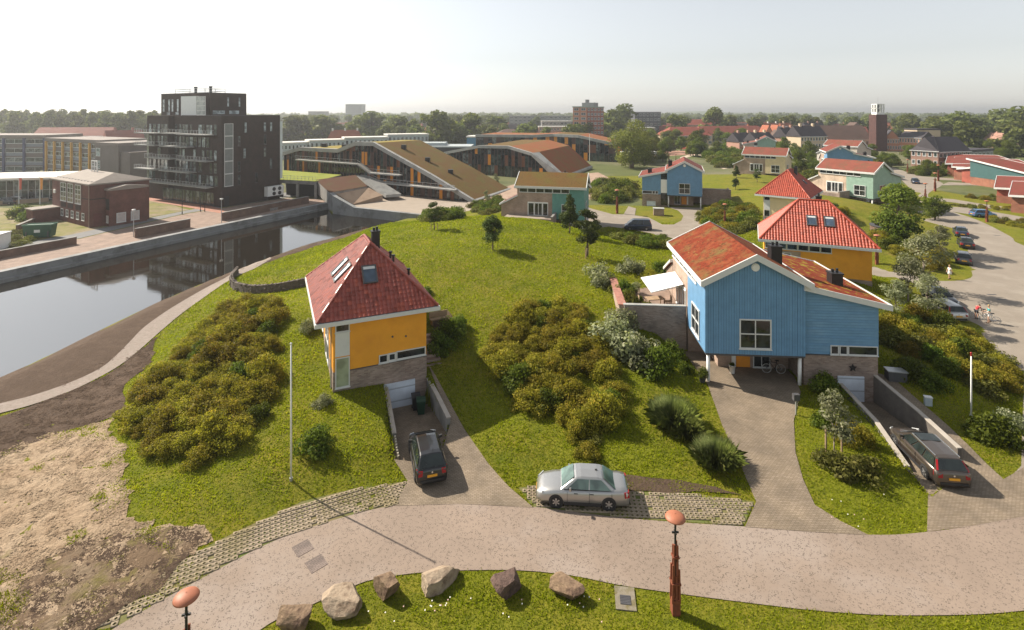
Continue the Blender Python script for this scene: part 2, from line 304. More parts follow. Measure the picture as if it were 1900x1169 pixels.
RAMPS = []
def gz(x, y): return float(hz(np.array([x]), np.array([y]))[0])
def G(px, py, dz=0.):
    lo = 14.; ys = np.concatenate([np.arange(16, 60, .25), np.arange(60, 200, .5), np.arange(200, 1500, 4)])
    xs = (px - CX) / F * ys; rz = CAMH - (py - HY) / F * ys; h = hz(xs, ys) + dz; k = np.nonzero(rz <= h)[0]
    if not len(k): return Vector((xs[-1], ys[-1], 0))
    i = k[0]
    if i == 0: return Vector((xs[0], ys[0], h[0]))
    a, b = rz[i - 1] - h[i - 1], rz[i] - h[i]; t = a / (a - b); y = ys[i - 1] + t * (ys[i] - ys[i - 1]); x = (px - CX) / F * y
    return Vector((x, y, gz(x, y)))
def GP(l): return [tuple(G(x, y)[:2]) for x, y in l]
def jag(poly, amp=.35, step=.5, seed=1):
    r = random.Random(seed); out = []; n = len(poly); v = 0
    for i in range(n):
        a, b = Vector(poly[i][:2]), Vector(poly[(i + 1) % n][:2]); k = max(1, int((b - a).length / step)); nrm = Vector((-(b - a).y, (b - a).x)).normalized()
        for j in range(k):
            v = .86 * v + r.gauss(0, amp * .42); v = max(-amp * 2, min(amp * 2, v)); out.append(tuple(a.lerp(b, j / k) + nrm * v))
    return out
def sheet(name, poly, mat, dz=.03, step=1.2, label=None, zfun=None):
    poly = [tuple(p[:2]) for p in poly]; n = len(poly); pts = []
    for i in range(n):
        a, b = Vector(poly[i]), Vector(poly[(i + 1) % n]); k = max(1, int((b - a).length / (step * 1.3)))
        for j in range(k): pts.append(a.lerp(b, j / k))
    nb = len(pts); xs = [p.x for p in pts]; ys = [p.y for p in pts]
    gx, gy = np.meshgrid(np.arange(min(xs), max(xs), step), np.arange(min(ys), max(ys), step)); gx = gx.ravel() + .013; gy = gy.ravel() + .017
    if len(gx):
        ok = pip([tuple(p) for p in pts], gx, gy); gx, gy = gx[ok], gy[ok]
        ok = pdist([tuple(p) for p in pts], gx, gy) > step * .3 if len(gx) else ok; gx, gy = gx[ok], gy[ok]
        pts += [Vector(q) for q in zip(gx, gy)]
    r = delaunay_2d_cdt(pts, [], [list(range(nb))], 1, 1e-4)
    X = np.array([v.x for v in r[0]]); Y = np.array([v.y for v in r[0]]); Z = (zfun(X, Y) if zfun else hz(X, Y)) + dz
    me = bpy.data.meshes.new(name); fs = []
    for f in r[2]:
        a, b, c = [r[0][i] for i in f[:3]]; fs.append(tuple(f) if (b - a).cross(c - a) > 0 else tuple(f)[::-1])
    me.from_pydata(list(zip(X, Y, Z)), [], fs); me.materials.append(mat); me.polygons.foreach_set('use_smooth', [True] * len(fs)); me.update()
    o = put(name, me); tag(o, label, None, None, 'structure'); return o
# ================================================================ ramps (before anything reads the terrain)
RAMPS.append(([(-9.15, 38.9), (-6.7, 40.), (-4.1, 34.6), (-4.3, 31.2), (-6.75, 31.2)], -.5, .02, (-7.9, 38.9), (-5.6, 31.4)))
RAMPS.append(([(24.25, 41.2), (26.62, 41.0), (26.38, 34.), (26.22, 31.), (22.2, 28.6), (23.3, 33.5)], -.85, .02, (25.4, 40.6), (24.0, 30.)))
CP = np.vstack([CP, [(-5.5, 30.5, .05), (-3.3, 31.5, .1), (-8, 29.5, .35), (24, 29.5, .05), (27.5, 31, .15), (21.5, 30, .3), (19, 33, .4)]]); TW = _tps()
# ---------------------------------------------------------------- shared building pieces
def window(par, o, ux, w, h, nx=1, ny=1, n=None, fr=None, gl=None, bar=.07, name='window', proud=.05, pane_split=True):
    ux = Vector(ux).normalized(); uzv = Vector((0, 0, 1)); n = Vector(n) if n is not None else ux.cross(uzv); o = Vector(o); f = MB()
    def pt(a, b, c): return o + ux * a + uzv * b + n * c
    def bx(a0, b0, a1, b1, c0, c1):
        f.add([pt(a0, b0, c0), pt(a1, b0, c0), pt(a1, b0, c1), pt(a0, b0, c1), pt(a0, b1, c0), pt(a1, b1, c0), pt(a1, b1, c1), pt(a0, b1, c1)],
              [(0, 3, 2, 1), (4, 5, 6, 7), (0, 1, 5, 4), (1, 2, 6, 5), (2, 3, 7, 6), (3, 0, 4, 7)])
    bx(0, 0, w, bar, 0, proud); bx(0, h - bar, w, h, 0, proud); bx(0, bar, bar, h - bar, 0, proud); bx(w - bar, bar, w, h - bar, 0, proud)
    for i in range(1, nx): a = w * i / nx; bx(a - bar * .4, bar, a + bar * .4, h - bar, 0, proud * .9)
    for j in range(1, ny):
        b = h * j / ny
        for i in range(nx): bx(max(bar, w * i / nx + bar * .4), b - bar * .4, min(w - bar, w * (i + 1) / nx - bar * .4), b + bar * .4, 0, proud * .85)
    bx(-.04, -.05, w + .04, -.002, 0, proud + .05)
    fo = f.build(name, fr or TRIM, par); g = gl or GLASS
    for i in range(nx if pane_split else 1):
        k = nx if pane_split else 1
        MB().quad(pt(w * i / k + .02, .02, .018), pt(w * (i + 1) / k - .02, .02, .018), pt(w * (i + 1) / k - .02, h - .02, .018), pt(w * i / k + .02, h - .02, .018)).build('pane', g, fo)
    return fo
def wallpart(par, name, mat, *boxes):
    m = MB()
    for b in boxes: m.box(*b)
    return m.build(name, mat, par)
def chimney(par, x, y, z0, z1, s=.42, mat=None, flue=True):
    m = MB().box(x - s, y - s, z0, x + s, y + s, z1); m.box(x - s - .05, y - s - .05, z1 - .12, x + s + .05, y + s + .05, z1 + .003)
    o = m.build('chimney', mat or BLACK, par)
    if flue: MB().cyl((x - s * .4, y, z1), (x - s * .4, y, z1 + .25), .1, n=8).cyl((x + s * .4, y, z1), (x + s * .4, y, z1 + .3), .1, n=8).build('flue', BLACK, o)
    return o
def vent_pipe(par, p, h=.45, r=.09):
    return MB().cyl(p, Vector(p) + Vector((0, 0, h)), r, n=8).cyl(Vector(p) + Vector((0, 0, h)), Vector(p) + Vector((0, 0, h + .12)), r * 1.7, r * 1.5, n=8).build('vent_pipe', BLACK, par)
# ---------------------------------------------------------------- hipped roof with real tiles
def tile_face(m, a, b, up, inside, u=.29, v=.33, seed=0):
    """a,b eave ends, up unit slope vector; inside(s,t) keeps a tile"""
    r = random.Random(seed); a, b, up = Vector(a), Vector(b), Vector(up).normalized(); ux = (b - a).normalized(); n = ux.cross(up).normalized()
    if n.z < 0: n = -n
    L = (b - a).length; nu = int(L / u); u = L / nu; t = 0.02; prof = [(-.5, .004), (-.22, .055), (.08, .055), (.3, .008), (.5, .004)]
    while t < 9:
        hit = False
        for i in range(nu):
            s = (i + .5) * u
            if not inside(s, t + v * .5): continue
            hit = True; j = r.uniform(-.006, .006); lo = [a + ux * (s + p * u) + up * (t - .03) + n * (q + .03 + j) for p, q in prof]; hi = [a + ux * (s + p * u) + up * (t + v) + n * (q + j) for p, q in prof]
            ft = [a + ux * (s + p * u) + up * (t - .03) + n * (-.005) for p, q in ((-.5, 0), (.5, 0))]
            k = len(prof); mi = r.choice((0, 0, 0, 1, 2))
            m.add(lo + hi + ft, [(q, q + 1, k + q + 1, k + q) for q in range(k - 1)] + [(2 * k, 2 * k + 1) + tuple(range(k))[::-1]], mi)
        t += v
        if not hit: break
def hip_roof(par, w, d, z0, z1, mats, tiles=True, tm=None):
    """eave rectangle w (x) by d (y), ridge along y"""
    hx, hy, e = w / 2, d / 2, (d - w) / 2; C = [(-hx, -hy, z0), (hx, -hy, z0), (hx, hy, z0), (-hx, hy, z0)]; A, B = (0, -e, z1), (0, e, z1)
    base = MB().add(C + [A, B], [(0, 1, 4), (1, 2, 5, 4), (2, 3, 5), (3, 0, 4, 5), (3, 2, 1, 0)]); ro = base.build('roof', mats[0], par)
    sl = math.hypot(hx, z1 - z0); up = lambda x, y: (x * hx / sl, y * hx / sl, (z1 - z0) / sl)
    if tiles:
        m = MB(); k = hx / sl
        tri = lambda L: (lambda s, t: t * k < min(s, L - s) - .02 and t < sl - .05)
        for i, (p, q, dr, L) in enumerate(((C[0], C[1], (0, 1), w), (C[1], C[2], (-1, 0), d), (C[2], C[3], (0, -1), w), (C[3], C[0], (1, 0), d))): tile_face(m, p, q, up(*dr), tri(L), seed=i)
        o = m.build('roof_tiles', mats, ro); o['kind'] = 'stuff'
    caps = MB()
    for p, q in ((C[0], A), (C[1], A), (C[2], B), (C[3], B), (A, B)):
        p, q = Vector(p) + Vector((0, 0, .03)), Vector(q) + Vector((0, 0, .03)); n = max(1, int((q - p).length / .38))
        for i in range(n): caps.cyl(p.lerp(q, i / n), p.lerp(q, (i + 1.12) / n), .115, .1, 8, 0)
    caps.build('ridge_caps', mats[0], ro)
    f = MB(); o1, o2, h = .12, .0, .3
    for (x0, y0, x1, y1) in ((-hx - o1, -hy - o1, hx + o1, -hy), (-hx - o1, hy, hx + o1, hy + o1), (-hx - o1, -hy, -hx, hy), (hx, -hy, hx + o1, hy)): f.box(x0, y0, z0 - h, x1, y1, z0 - .03)
    f.box(-hx, -hy, z0 - h, hx, hy, z0 - h + .05); f.build('gutter_fascia', TRIM, ro)
    g = MB()
    for (x0, y0, x1, y1) in ((-hx - .02, -hy - .025, hx + .02, -hy + .13), (-hx - .02, hy - .13, hx + .02, hy + .025), (-hx - .025, -hy + .13, -hx + .13, hy - .13), (hx - .13, -hy + .13, hx + .025, hy - .13)): g.box(x0, y0, z0 - .02, x1, y1, z0 + .035)
    g.build('gutter', DGREY, ro); return ro
def skylight(par, c, ux, up, w, h, lit=None):
    c, ux, up = Vector(c), Vector(ux).normalized(), Vector(up).normalized(); n = ux.cross(up).normalized()
    if n.z < 0: n = -n
    f = MB(); P4 = lambda a, b, k: c + ux * a + up * b + n * k
    for a0, b0, a1, b1 in ((-w / 2 - .1, -h / 2 - .1, w / 2 + .1, -h / 2), (-w / 2 - .1, h / 2, w / 2 + .1, h / 2 + .1), (-w / 2 - .1, -h / 2, -w / 2, h / 2), (w / 2, -h / 2, w / 2 + .1, h / 2)):
        f.prism([P4(a0, b0, 0), P4(a1, b0, 0), P4(a1, b1, 0), P4(a0, b1, 0)], n * .16)
    o = f.build('skylight', DGREY, par); MB().quad(P4(-w / 2, -h / 2, .11), P4(w / 2, -h / 2, .11), P4(w / 2, h / 2, .11), P4(-w / 2, h / 2, .11)).build('pane', lit or SKYGL, o)
    MB().prism([P4(-w / 2, h / 2 - .22, .115), P4(w / 2, h / 2 - .22, .115), P4(w / 2, h / 2, .115), P4(-w / 2, h / 2, .115)], n * .015).build('blind', TRIM, o); return o
SKYGL = M_glass('skylight_glass', (.06, .09, .13), .03, .2)
TILES_A = [TILE, M('red_clay_tile_dark', (.21, .045, .03), .42, .2, 2), M('red_clay_tile_light', (.33, .075, .045), .42, .2, 2)]
TILES_B = [TILE2, M('bright_tile_dark', (.2635, .0425, .02125), .5, .15, 2), M('bright_tile_light', (.357, .068, .034), .5, .15, 2)]
DOOR_W = M_board('garage_door_paint', (.62, .68, .76), .9, True, .5, .3)
def house_a(label, c, yaw, w, d, mats, wallm, base=1.3, group='hipped tile roof houses'):
    t = thing('hip_roof_house', label, 'house', (c[0], c[1], 0), R(yaw), group)
    x0, x1, y0, y1 = -w / 2 + 1.1, w / 2 - .75, -d / 2 + .5, d / 2 - .5
    wallpart(t, 'render_wall', wallm, (x0, y0, 2.85, x1, y1, 6.24)); wallpart(t, 'brick_base', BRICK_G, (x0 - .02, y0 - .02, -1.2, x1 + .02, y1 + .02, 2.85))
    ro = hip_roof(t, w, d, 6.5, 10.5, mats); return t, ro, (x0, x1, y0, y1)
# yellow house in front
t, ro, (x0, x1, y0, y1) = house_a('ochre yellow house with dark red hipped tile roof and a basement garage', (-11.4, 42.4), 24, 8.3, 11.2, TILES_A, OCHRE)
yf = y0 - .02
window(t, (-2.92, yf, 1.75), (1, 0, 0), .95, 2.05, 1, 1, gl=M_glass('curtain_pane', (.27, .31, .22), .3, .25))
wallpart(t, 'white_panel', TRIM, (-2.92, yf - .02, 3.87, -1.97, yf + .05, 5.5)); window(t, (-2.92, y0, 5.52), (1, 0, 0), .95, .62, 1, 1)
window(t, (0, yf, 2.9), (1, 0, 0), .62, .58, 1, 1); window(t, (.64, yf, 2.92), (1, 0, 0), .56, .58, 1, 1, bar=.1); window(t, (1.22, yf, 2.94), (1, 0, 0), 2.12, .6, 1, 1)
wallpart(t, 'brick_ledge', DGREY, (-1.95, y0 - .045, 2.8, x1 + .03, y0 - .022, 2.86))
gd = wallpart(t, 'garage_door', DOOR_W, (.32, y0 - .1, -.5, 2.55, y0 - .022, 1.35)); MB().box(.52, y0 - .13, .22, .6, y0 - .1, .34).build('handle', BLACK, gd)
for zz in (4.6, 4.5):
    pass
MB().cyl((.95, y0 - .06, 4.62), (.95, y0, 4.62), .07, n=8).build('wall_lamp', DGREY, t); MB().cyl((1.9, y0 - .06, 4.5), (1.9, y0, 4.5), .07, n=8).build('wall_lamp', DGREY, t)
MB().cyl((x0 - .09, y0 + .55, 1.2), (x0 - .09, y0 + .55, 6.3), .05, n=8).build('downpipe', STEEL, t)
# left side: arched fan window and white panel
m = MB(); cz = 3.6
for i in range(13):
    a0 = math.pi * i / 12
    if i < 12: m.prism([(x0, -1.2 + math.cos(a) * r, cz + math.sin(a) * r) for a, r in ((a0, 1.3), (a0 + math.pi / 12, 1.3), (a0 + math.pi / 12, 1.15), (a0, 1.15))], (-.08, 0, 0))
for a0 in (.25, .5, .75): m.bar((x0 - .04, -1.2, cz), (x0 - .04, -1.2 + math.cos(math.pi * a0) * 1.2, cz + math.sin(math.pi * a0) * 1.2), .06)
m.box(x0 - .08, -2.5, cz - .1, x0, .1, cz); m.box(x0 - .08, -2.5, 2.2, x0, -2.4, cz - .1); m.box(x0 - .08, 0, 2.2, x0, .1, cz - .1); m.box(x0 - .08, -1.25, 2.2, x0, -1.15, cz - .1); m.box(x0 - .08, -2.5, 2.1, x0, .1, 2.2)
fw = m.build('arched_window', TRIM, t); MB().prism([(x0, -2.45, 2.2), (x0, .05, 2.2)] + [(x0, -1.2 + math.cos(math.pi * i / 10) * 1.25, cz + math.sin(math.pi * i / 10) * 1.25) for i in range(11)], (-.03, 0, 0)).build('pane', GLASS, fw)
window(t, (x0, 3.6, 3.0), (0, -1, 0), 1.6, 2.2, 2, 2, n=(-1, 0, 0))
# right side door and windows, visible from a step aside
window(t, (x1, -1.5, 3.4), (0, 1, 0), 2.4, 1.6, 2, 1, n=(1, 0, 0)); dr = wallpart(t, 'door', ORANGE, (x1 + .02, 2.2, 2.9, x1 + .08, 3.15, 5.0)); MB().box(x1 + .08, 2.3, 3.85, x1 + .12, 2.36, 3.95).build('handle', STEEL, dr)
sl = math.hypot(4.15, 4); U = lambda x, y: (x * 4.15 / sl, y * 4.15 / sl, 4 / sl)
fp = lambda y: (y + 5.6) * 4 / 4.15 + 6.5
skylight(ro, (-.35, -3.35, fp(-3.35)), (1, 0, 0), U(0, 1), .85, 1.25)
skylight(ro, (-2.0, -.15, 6.5 + 2.15 * 4 / 4.15), (0, -1, 0), U(1, 0), .75, 1.5, M_glass('bright_skylight', (.5, .55, .6), .02, .1)); skylight(ro, (-2.0, -1.75, 6.5 + 2.15 * 4 / 4.15), (0, -1, 0), U(1, 0), .75, 1.5, bpy.data.materials['bright_skylight'])
chimney(ro, .75, 0.6, 9.3, 11.0, .3, flue=True); [vent_pipe(ro, (1.75, y, 8.9), .45) for y in (-.4, -1.5)]; vent_pipe(ro, (2.9, -1.7, 7.8), .4)
# orange house behind the blue one
t2, ro2, (x0, x1, y0, y1) = house_a('ochre orange house with bright red tile roof and two skylights behind the big blue house', (34.15, 61.1), -24 + 90, 8.3, 11.2, TILES_B, OCHRE)
hx = x0   # long side x=-w/2 faces the camera
for i in range(6): window(t2, (x0, 5.0 - i * 1.08, 5.35), (0, -1, 0), 1.06, .82, 1, 1, n=(-1, 0, 0))
wallpart(t2, 'brick_panel', BRICK_P, (x0 - .03, 1.5, 2.9, x0 - .005, y1 - .1, 5.2)); window(t2, (x0 - .03, 4.6, 3.0), (0, -1, 0), 2.2, 2.0, 2, 1, n=(-1, 0, 0))
for y in (.35, -1.35): skylight(ro2, (-2.05, y, 6.5 + 2.1 * 4 / 4.15), (0, -1, 0), U(1, 0), .8, 1.15)
chimney(ro2, .7, -.6, 9.6, 10.95, .28)
# cream house
t3, ro3, (x0, x1, y0, y1) = house_a('cream rendered house with red tile pyramid roof behind the orange house', (48.45, 94.1), -38.8, 8.3, 11.2, TILES_B, CREAM)
window(t3, (-2.9, y0, 1.9), (1, 0, 0), .95, 2.0, 1, 1); wallpart(t3, 'white_panel', TRIM, (-2.9, y0 - .04, 3.95, -1.95, y0 + .05, 5.45)); window(t3, (-2.9, y0, 5.5), (1, 0, 0), .95, .65, 1, 1)
chimney(ro3, .9, .4, 9.2, 10.9, .25); skylight(ro3, (2.2, .5, 6.5 + 1.95 * 4 / 4.15), (0, 1, 0), U(-1, 0), .6, .8)

# ---------------------------------------------------------------- gabled houses on columns
BLUE = M('blue_board_paint', (.13, .28, .46), .55, .1, 1.2); BLUE2 = M('blue_board_paint_weathered', (.145, .3, .47), .55, .12, 1.0, col2=(.19, .34, .5), c2s=.4, c2lo=.5, c2hi=.75)
BLUE_D = M('board_backing', (.035, .08, .14), .8, .1); BLUE3 = M('blue_board_paint_b', (.137, .29, .47), .55, .1, 1.2); BLUEV = M_board('blue_vertical_boards', (.13, .28, .46), .19); BLUEH = M_board('blue_horizontal_boards', (.14, .29, .46), .2, True)
TEALV = M_board('teal_vertical_boards', (.12, .3, .27), .19); SAGEV = M_board('sage_vertical_boards', (.28, .42, .34), .19); CREAMV = M_board('cream_vertical_boards', (.66, .54, .34), .19); WHITEV = M_board('beige_vertical_boards', (.55, .48, .4), .19)
TEALH = M_board('teal_horizontal_boards', (.1, .26, .25), .22, True)
def slab(par, name, pts, dn, mat, fas=TRIM, th=.22, lip=.1, fh=.34, tag_kind=None):
    """roof plane through 4 points (ccw from above) with a white fascia round it"""
    a, b, c, d = [Vector(p) for p in pts]; m = MB().prism([a, b, c, d], (0, 0, -th)); ro = m.build(name, mat, par)
    f = MB(); n = 4; q = [a, b, c, d]; cen = (a + b + c + d) / 4
    for i in range(4):
        p0, p1 = q[i], q[(i + 1) % 4]; out = (p1 - p0).cross(Vector((0, 0, 1))).normalized()
        if out.dot((p0 + p1) / 2 - cen) < 0: out = -out
        e = (p1 - p0).normalized() * lip
        f.prism([p0 - e + out * .004 + Vector((0, 0, .07)), p1 + e + out * .004 + Vector((0, 0, .07)), p1 + e + out * .004 - Vector((0, 0, fh)), p0 - e + out * .004 - Vector((0, 0, fh))], out * lip)
    f.build('fascia', fas, ro); return ro
def house_b(label, O, yaw, mir=False, clad=BLUEV, wing=BLUEH, roofm=SEDUM_R, zg=.4, boards=False, brick=None, wing_on=True, door=ORANGE, group='gabled houses raised on columns', strip=True, gable_win=True, side_win=True, back_wedge=True):
    t = thing('gabled_house', label, 'house', (O[0], O[1], 0), R(yaw), group); brick = brick or BRICK_P
    if mir: t.scale = (-1, 1, 1)
    W, D, zb, ze, za, yc = 7.15, 11.3, 2.6, 7.93, 9.78, 5.3
    pent = lambda y, x0=0., x1=W, z0=zb: [(x0, y, z0), (x1, y, z0), (x1, y, ze), (W / 2, y, za), (x0, y, ze)]
    MB().prism(pent(0), (0, yc, 0)).build('timber_wall', BLUE_D if boards else clad, t)
    MB().prism(pent(yc + .002, .03, W - .03, zg - .8), (0, D - yc, 0)).build('brick_wall', brick, t)
    if boards:
        k = 38; p = W / k
        for i in range(k):                                             # upright boards of the gable front
            xa, xb = i * p + .011, (i + 1) * p - .011; zt = lambda x: ze + (za - ze) * (1 - abs(x - W / 2) / (W / 2)); y = -.022 - (i % 2) * .012
            MB().prism([(xa, 0, zb - .02), (xb, 0, zb - .02), (xb, 0, zt(xb)), (xa, 0, zt(xa))], (0, y, 0)).build('board', BLUE if i % 4 else BLUE3, t)
        for i in range(27):
            ya, yb = i * .196 + .006, (i + 1) * .196 - .006; MB().box(-.024 - (i % 2) * .006, ya, zb - .02, -.001, yb, ze).build('board', BLUE, t)
    wallpart(t, 'floor_slab', DGREY, (.02, -.02, zb - .16, W - .02, yc, zb - .021))
    for x in (.28, W - .28):
        for y in ((.3,) if not boards else (.3,)): MB().cyl((x, y, zg - .6), (x, y, zb - .16), .13, n=14).build('column', WHITE, t, True)
    # carport back wall: entrance door and glass
    ye = 2.75; wallpart(t, 'entrance_wall', brick, (1.7, ye, zg - .3, W - .05, yc - .01, zb - .17))
    dr = wallpart(t, 'entrance_door', door, (3.1, ye - .07, zg, 4.15, ye - .002, zb - .2)); MB().box(3.2, ye - .11, 1.35, 3.25, ye - .07, 1.5).build('handle', STEEL, dr)
    window(t, (4.4, ye - .003, zg), (1, 0, 0), 1.3, 1.9, 2, 1); wallpart(t, 'white_door_frame', WHITE, (2.75, ye - .1, zg, 3.05, ye - .002, zb - .2))
    if gable_win: window(t, (2.43, -.03, 3.02), (1, 0, 0), 2.28, 2.2, 2, 2, bar=.09, proud=.08)
    MB().cyl((W / 2, -.1, 9.05), (W / 2, -.02, 9.05), .3, n=18).cyl((W / 2, -.13, 9.05), (W / 2, -.1, 9.05), .22, n=18).build('round_vent', WHITE, t)
    if strip:
        for i in range(6): window(t, (-.03 if i > 2 else -.035, 10.9 - i * 1.42, 6.95), (0, -1, 0), 1.38, .82, 1, 1, n=(-1, 0, 0))
    if side_win: window(t, (-.035, 3.75, 2.95), (0, -1, 0), 2.3, 2.2, 2, 2, n=(-1, 0, 0), bar=.1, proud=.08)
    # terrace front: french doors in the brick part
    fd = wallpart(t, 'door_surround', WHITE, (-.03, 6.0, 3.05, .02, 9.5, 5.35)); window(t, (-.03, 9.4, 3.1), (0, -1, 0), 1.0, 2.1, 1, 1, n=(-1, 0, 0)); window(t, (-.03, 8.35, 3.1), (0, -1, 0), 1.4, 2.15, 2, 1, n=(-1, 0, 0), bar=.12, name='french_door'); window(t, (-.03, 6.9, 3.1), (0, -1, 0), .85, 2.1, 1, 1, n=(-1, 0, 0))
    if back_wedge:
        MB().prism([(0.01, D, zg - .8), (0.01, D + 2.8, zg - .8), (0.01, D + 2.8, 4.7), (0.01, D, 6.1)], (3.5, 0, 0)).build('lean_to', brick, t)
        slab(t, 'lean_to_roof', [(-.15, D + .02, 6.4), (3.6, D + .02, 6.4), (3.6, D + 3.0, 4.85), (-.15, D + 3.0, 4.85)][::-1], 0, SEDUM_F, fh=.2)
    # roof
    ov, fr = .35, .35; k = (za - ze) / (W / 2); zr = za + .26; zl = zr - k * (W / 2 + ov)
    for s in (-1, 1):
        xe = W / 2 + s * (W / 2 + ov); pts = [(W / 2, -fr, zr), (W / 2, D + fr, zr), (xe, D + fr, zl), (xe, -fr, zl)]
        a = [Vector(p) for p in pts]; ro = MB().prism(a, (0, 0, -.24)).build('roof', roofm, t)
        f = MB(); dn = Vector((0, 0, -.42)); u3 = Vector((0, 0, .06))
        f.prism([a[0] + u3, a[3] + u3, a[3] + dn, a[0] + dn], (0, -.11, 0)); f.prism([a[1] + u3, a[2] + u3, a[2] + dn, a[1] + dn], (0, .11, 0))
        f.prism([a[3] + Vector((s * .002, -.11, .03)), a[2] + Vector((s * .002, .11, .03)), a[2] + Vector((s * .002, .11, -.36)), a[3] + Vector((s * .002, -.11, -.36))], (s * .1, 0, 0)); f.build('fascia', TRIM, ro)
    if wing_on:
        X2 = 12.42; y0 = .3; MB().prism([(W, y0, zb + .06), (X2, y0, zb + .06), (X2, y0, 6.28), (W, y0, 7.42)], (0, D - y0, 0)).build('wing_wall', wing, t)
        if boards:
            n = 24
            for i in range(n):
                za_, zb_ = zb + .06 + i * .2 + .011, zb + .06 + (i + 1) * .2 - .011; xe = X2 if za_ < 6.1 else W + (7.42 - za_ - .18) / 1.14 * (X2 - W)
                if zb_ < 7.3: MB().box(W + .004, y0 - .02 - (i % 2) * .006, za_, xe - .004, y0 - .001, zb_).build('board', BLUE2 if i % 3 else BLUE3, t)
        wallpart(t, 'wing_base', BRICK_G if brick is BRICK_P else brick, (W + .03, y0 + .03, zg - 1.9, X2 - .02, D, zb + .05)); wallpart(t, 'wing_ledge', DGREY, (W + .03, y0 - .03, zb - .02, X2 + .03, y0 + .03, zb + .055))
        for xa, w in ((9.03, .6), (9.66, .58), (10.27, 2.08)): window(t, (xa, y0 - .03, zb + .08), (1, 0, 0), w, .68, 1, 1)
        gd = wallpart(t, 'garage_door', DOOR_W, (9.55, y0 - .04, zg - 1.15, 11.42, y0 + .029, 1.1)); MB().box(9.8, y0 - .08, 0, 9.88, y0 - .04, .12).build('handle', BLACK, gd)
        rw = slab(t, 'wing_roof', [(W - .02, -.05, 7.76), (X2 + .65, -.05, 6.46), (X2 + .65, D + .3, 6.46), (W - .02, D + .3, 7.76)], 0, roofm if roofm is not SEDUM_R else SEDUM_W)
        chimney(rw, 10.9, 3.4, 6.7, 7.85, .42); chimney(t, W - .6, 4.0, 8.2, 9.75, .42)
        if mir: wallpart(t, 'stair_glazing', GLASS, (W + .01, y0 - .05, zg, W + 1.3, y0 - .021, 7.2)); wallpart(t, 'white_panel', WHITE, (W + .01, y0 - .09, 3.0, W + 1.3, y0 - .051, 5.9))
    return t
SEDUM_W = M_ground('red_sedum_yellow_tufts', [((.176, .0304, .0128), 1, 0, 1), ((.224, .06, .024), 1.2, .45, .7), ((.264, .192, .024), 1.5, .55, .575)], .6, 6, .08)
hb1 = house_b('large blue timber house on white columns with red sedum roofs, in front', (14.4, 40.1), -4.5, boards=True)
hb2 = house_b('teal timber and brick house with brown sedum roof behind the grassy hill', (11.9, 89.0), 77, clad=TEALV, wing=TEALH, roofm=SEDUM_B, brick=BRICK_P, door=WHITE)
hb3 = house_b('smaller blue gabled house with an orange door facing the round lawn', (40.3, 114.2), -17, mir=True, roofm=SEDUM_F, zg=.3)
hb4 = house_b('cream and brick gabled house with red roof on the rise behind the smaller blue house', (78.2, 154.2), 54, clad=CREAMV, wing=CREAMV, roofm=M('dull_red_roof', (.19, .05, .03), .8, .18, .8, col2=(.14, .06, .03), c2s=.5), zg=.4)
hb5 = house_b('sage green and brick gabled house with red roof beside the leafy tree', (74.4, 111.), 31, clad=SAGEV, wing=SAGEV, roofm=bpy.data.materials['dull_red_roof'], brick=M_brick('cream_brick', (.55, .43, .33), (.62, .5, .4), (.56, .48, .4), .3, .09), door=WHITE, zg=.4)
hb6 = house_b('blue gable house behind the sage green house, mostly hidden', (99.4, 170), -21, roofm=SEDUM_F, gable_win=False)
hb7 = house_b('beige gabled house with red roof, farthest in the row before the church', (125.5, 196), 35, clad=WHITEV, wing=WHITEV, roofm=bpy.data.materials['dull_red_roof'], brick=M('pale_brick', (.7, .64, .56), .8))
hb8 = house_b('pale green gabled house with white eaves behind the cream house', (113.5, 232), -22, mir=True, clad=SAGEV, wing=WHITEV, roofm=bpy.data.materials['dull_red_roof'], gable_win=False)
# gilded star on the garage wall of the blue house
m = MB(); st = []
for i in range(10): a = math.pi / 2 + i * math.pi / 5; r = .3 if i % 2 == 0 else .13; st.append((10.6 + math.cos(a) * r, .26, 1.75 + math.sin(a) * r))
m.prism(st, (0, -.05, 0)).build('wall_star', BLACK, hb1)
# ---------------------------------------------------------------- right hand row of low red brick houses with sloping red roofs
def low_house(label, quad, zs, wallm, brick=BRICK_O, basez=0., clad_side=None, ground=0.):
    """quad: 4 plan corners ccw, zs: roof heights there"""
    c = sum((Vector(q) for q in quad), Vector((0, 0))) / 4; t = thing('low_house', label, 'house', (c.x, c.y, 0), 0, 'low houses with sloping red roofs')
    q = [Vector(p) - c for p in quad]; pts = [(p.x, p.y, z) for p, z in zip(q, zs)]
    ins = [p * .93 for p in q]; zi = [z - .35 for z in zs]; m = MB(); v = [(p.x, p.y, ground - .3) for p in ins] + [(p.x, p.y, z) for p, z in zip(ins, zi)]
    m.add(v, [(0, 1, 5, 4), (1, 2, 6, 5), (2, 3, 7, 6), (3, 0, 4, 7), (4, 5, 6, 7)]); m.build('upper_wall', wallm, t)
    m = MB(); o = [p * .945 for p in q]; m.add([(p.x, p.y, ground - .3) for p in o] + [(p.x, p.y, ground + basez) for p in o], [(0, 1, 5, 4), (1, 2, 6, 5), (2, 3, 7, 6), (3, 0, 4, 7), (4, 5, 6, 7)]); m.build('brick_base', brick, t)
    slab(t, 'roof', pts, 0, SEDUM_F); return t, q
def zq(l, zs): return [tuple(P(x, y, z)[:2]) for (x, y), z in zip(l, zs)]
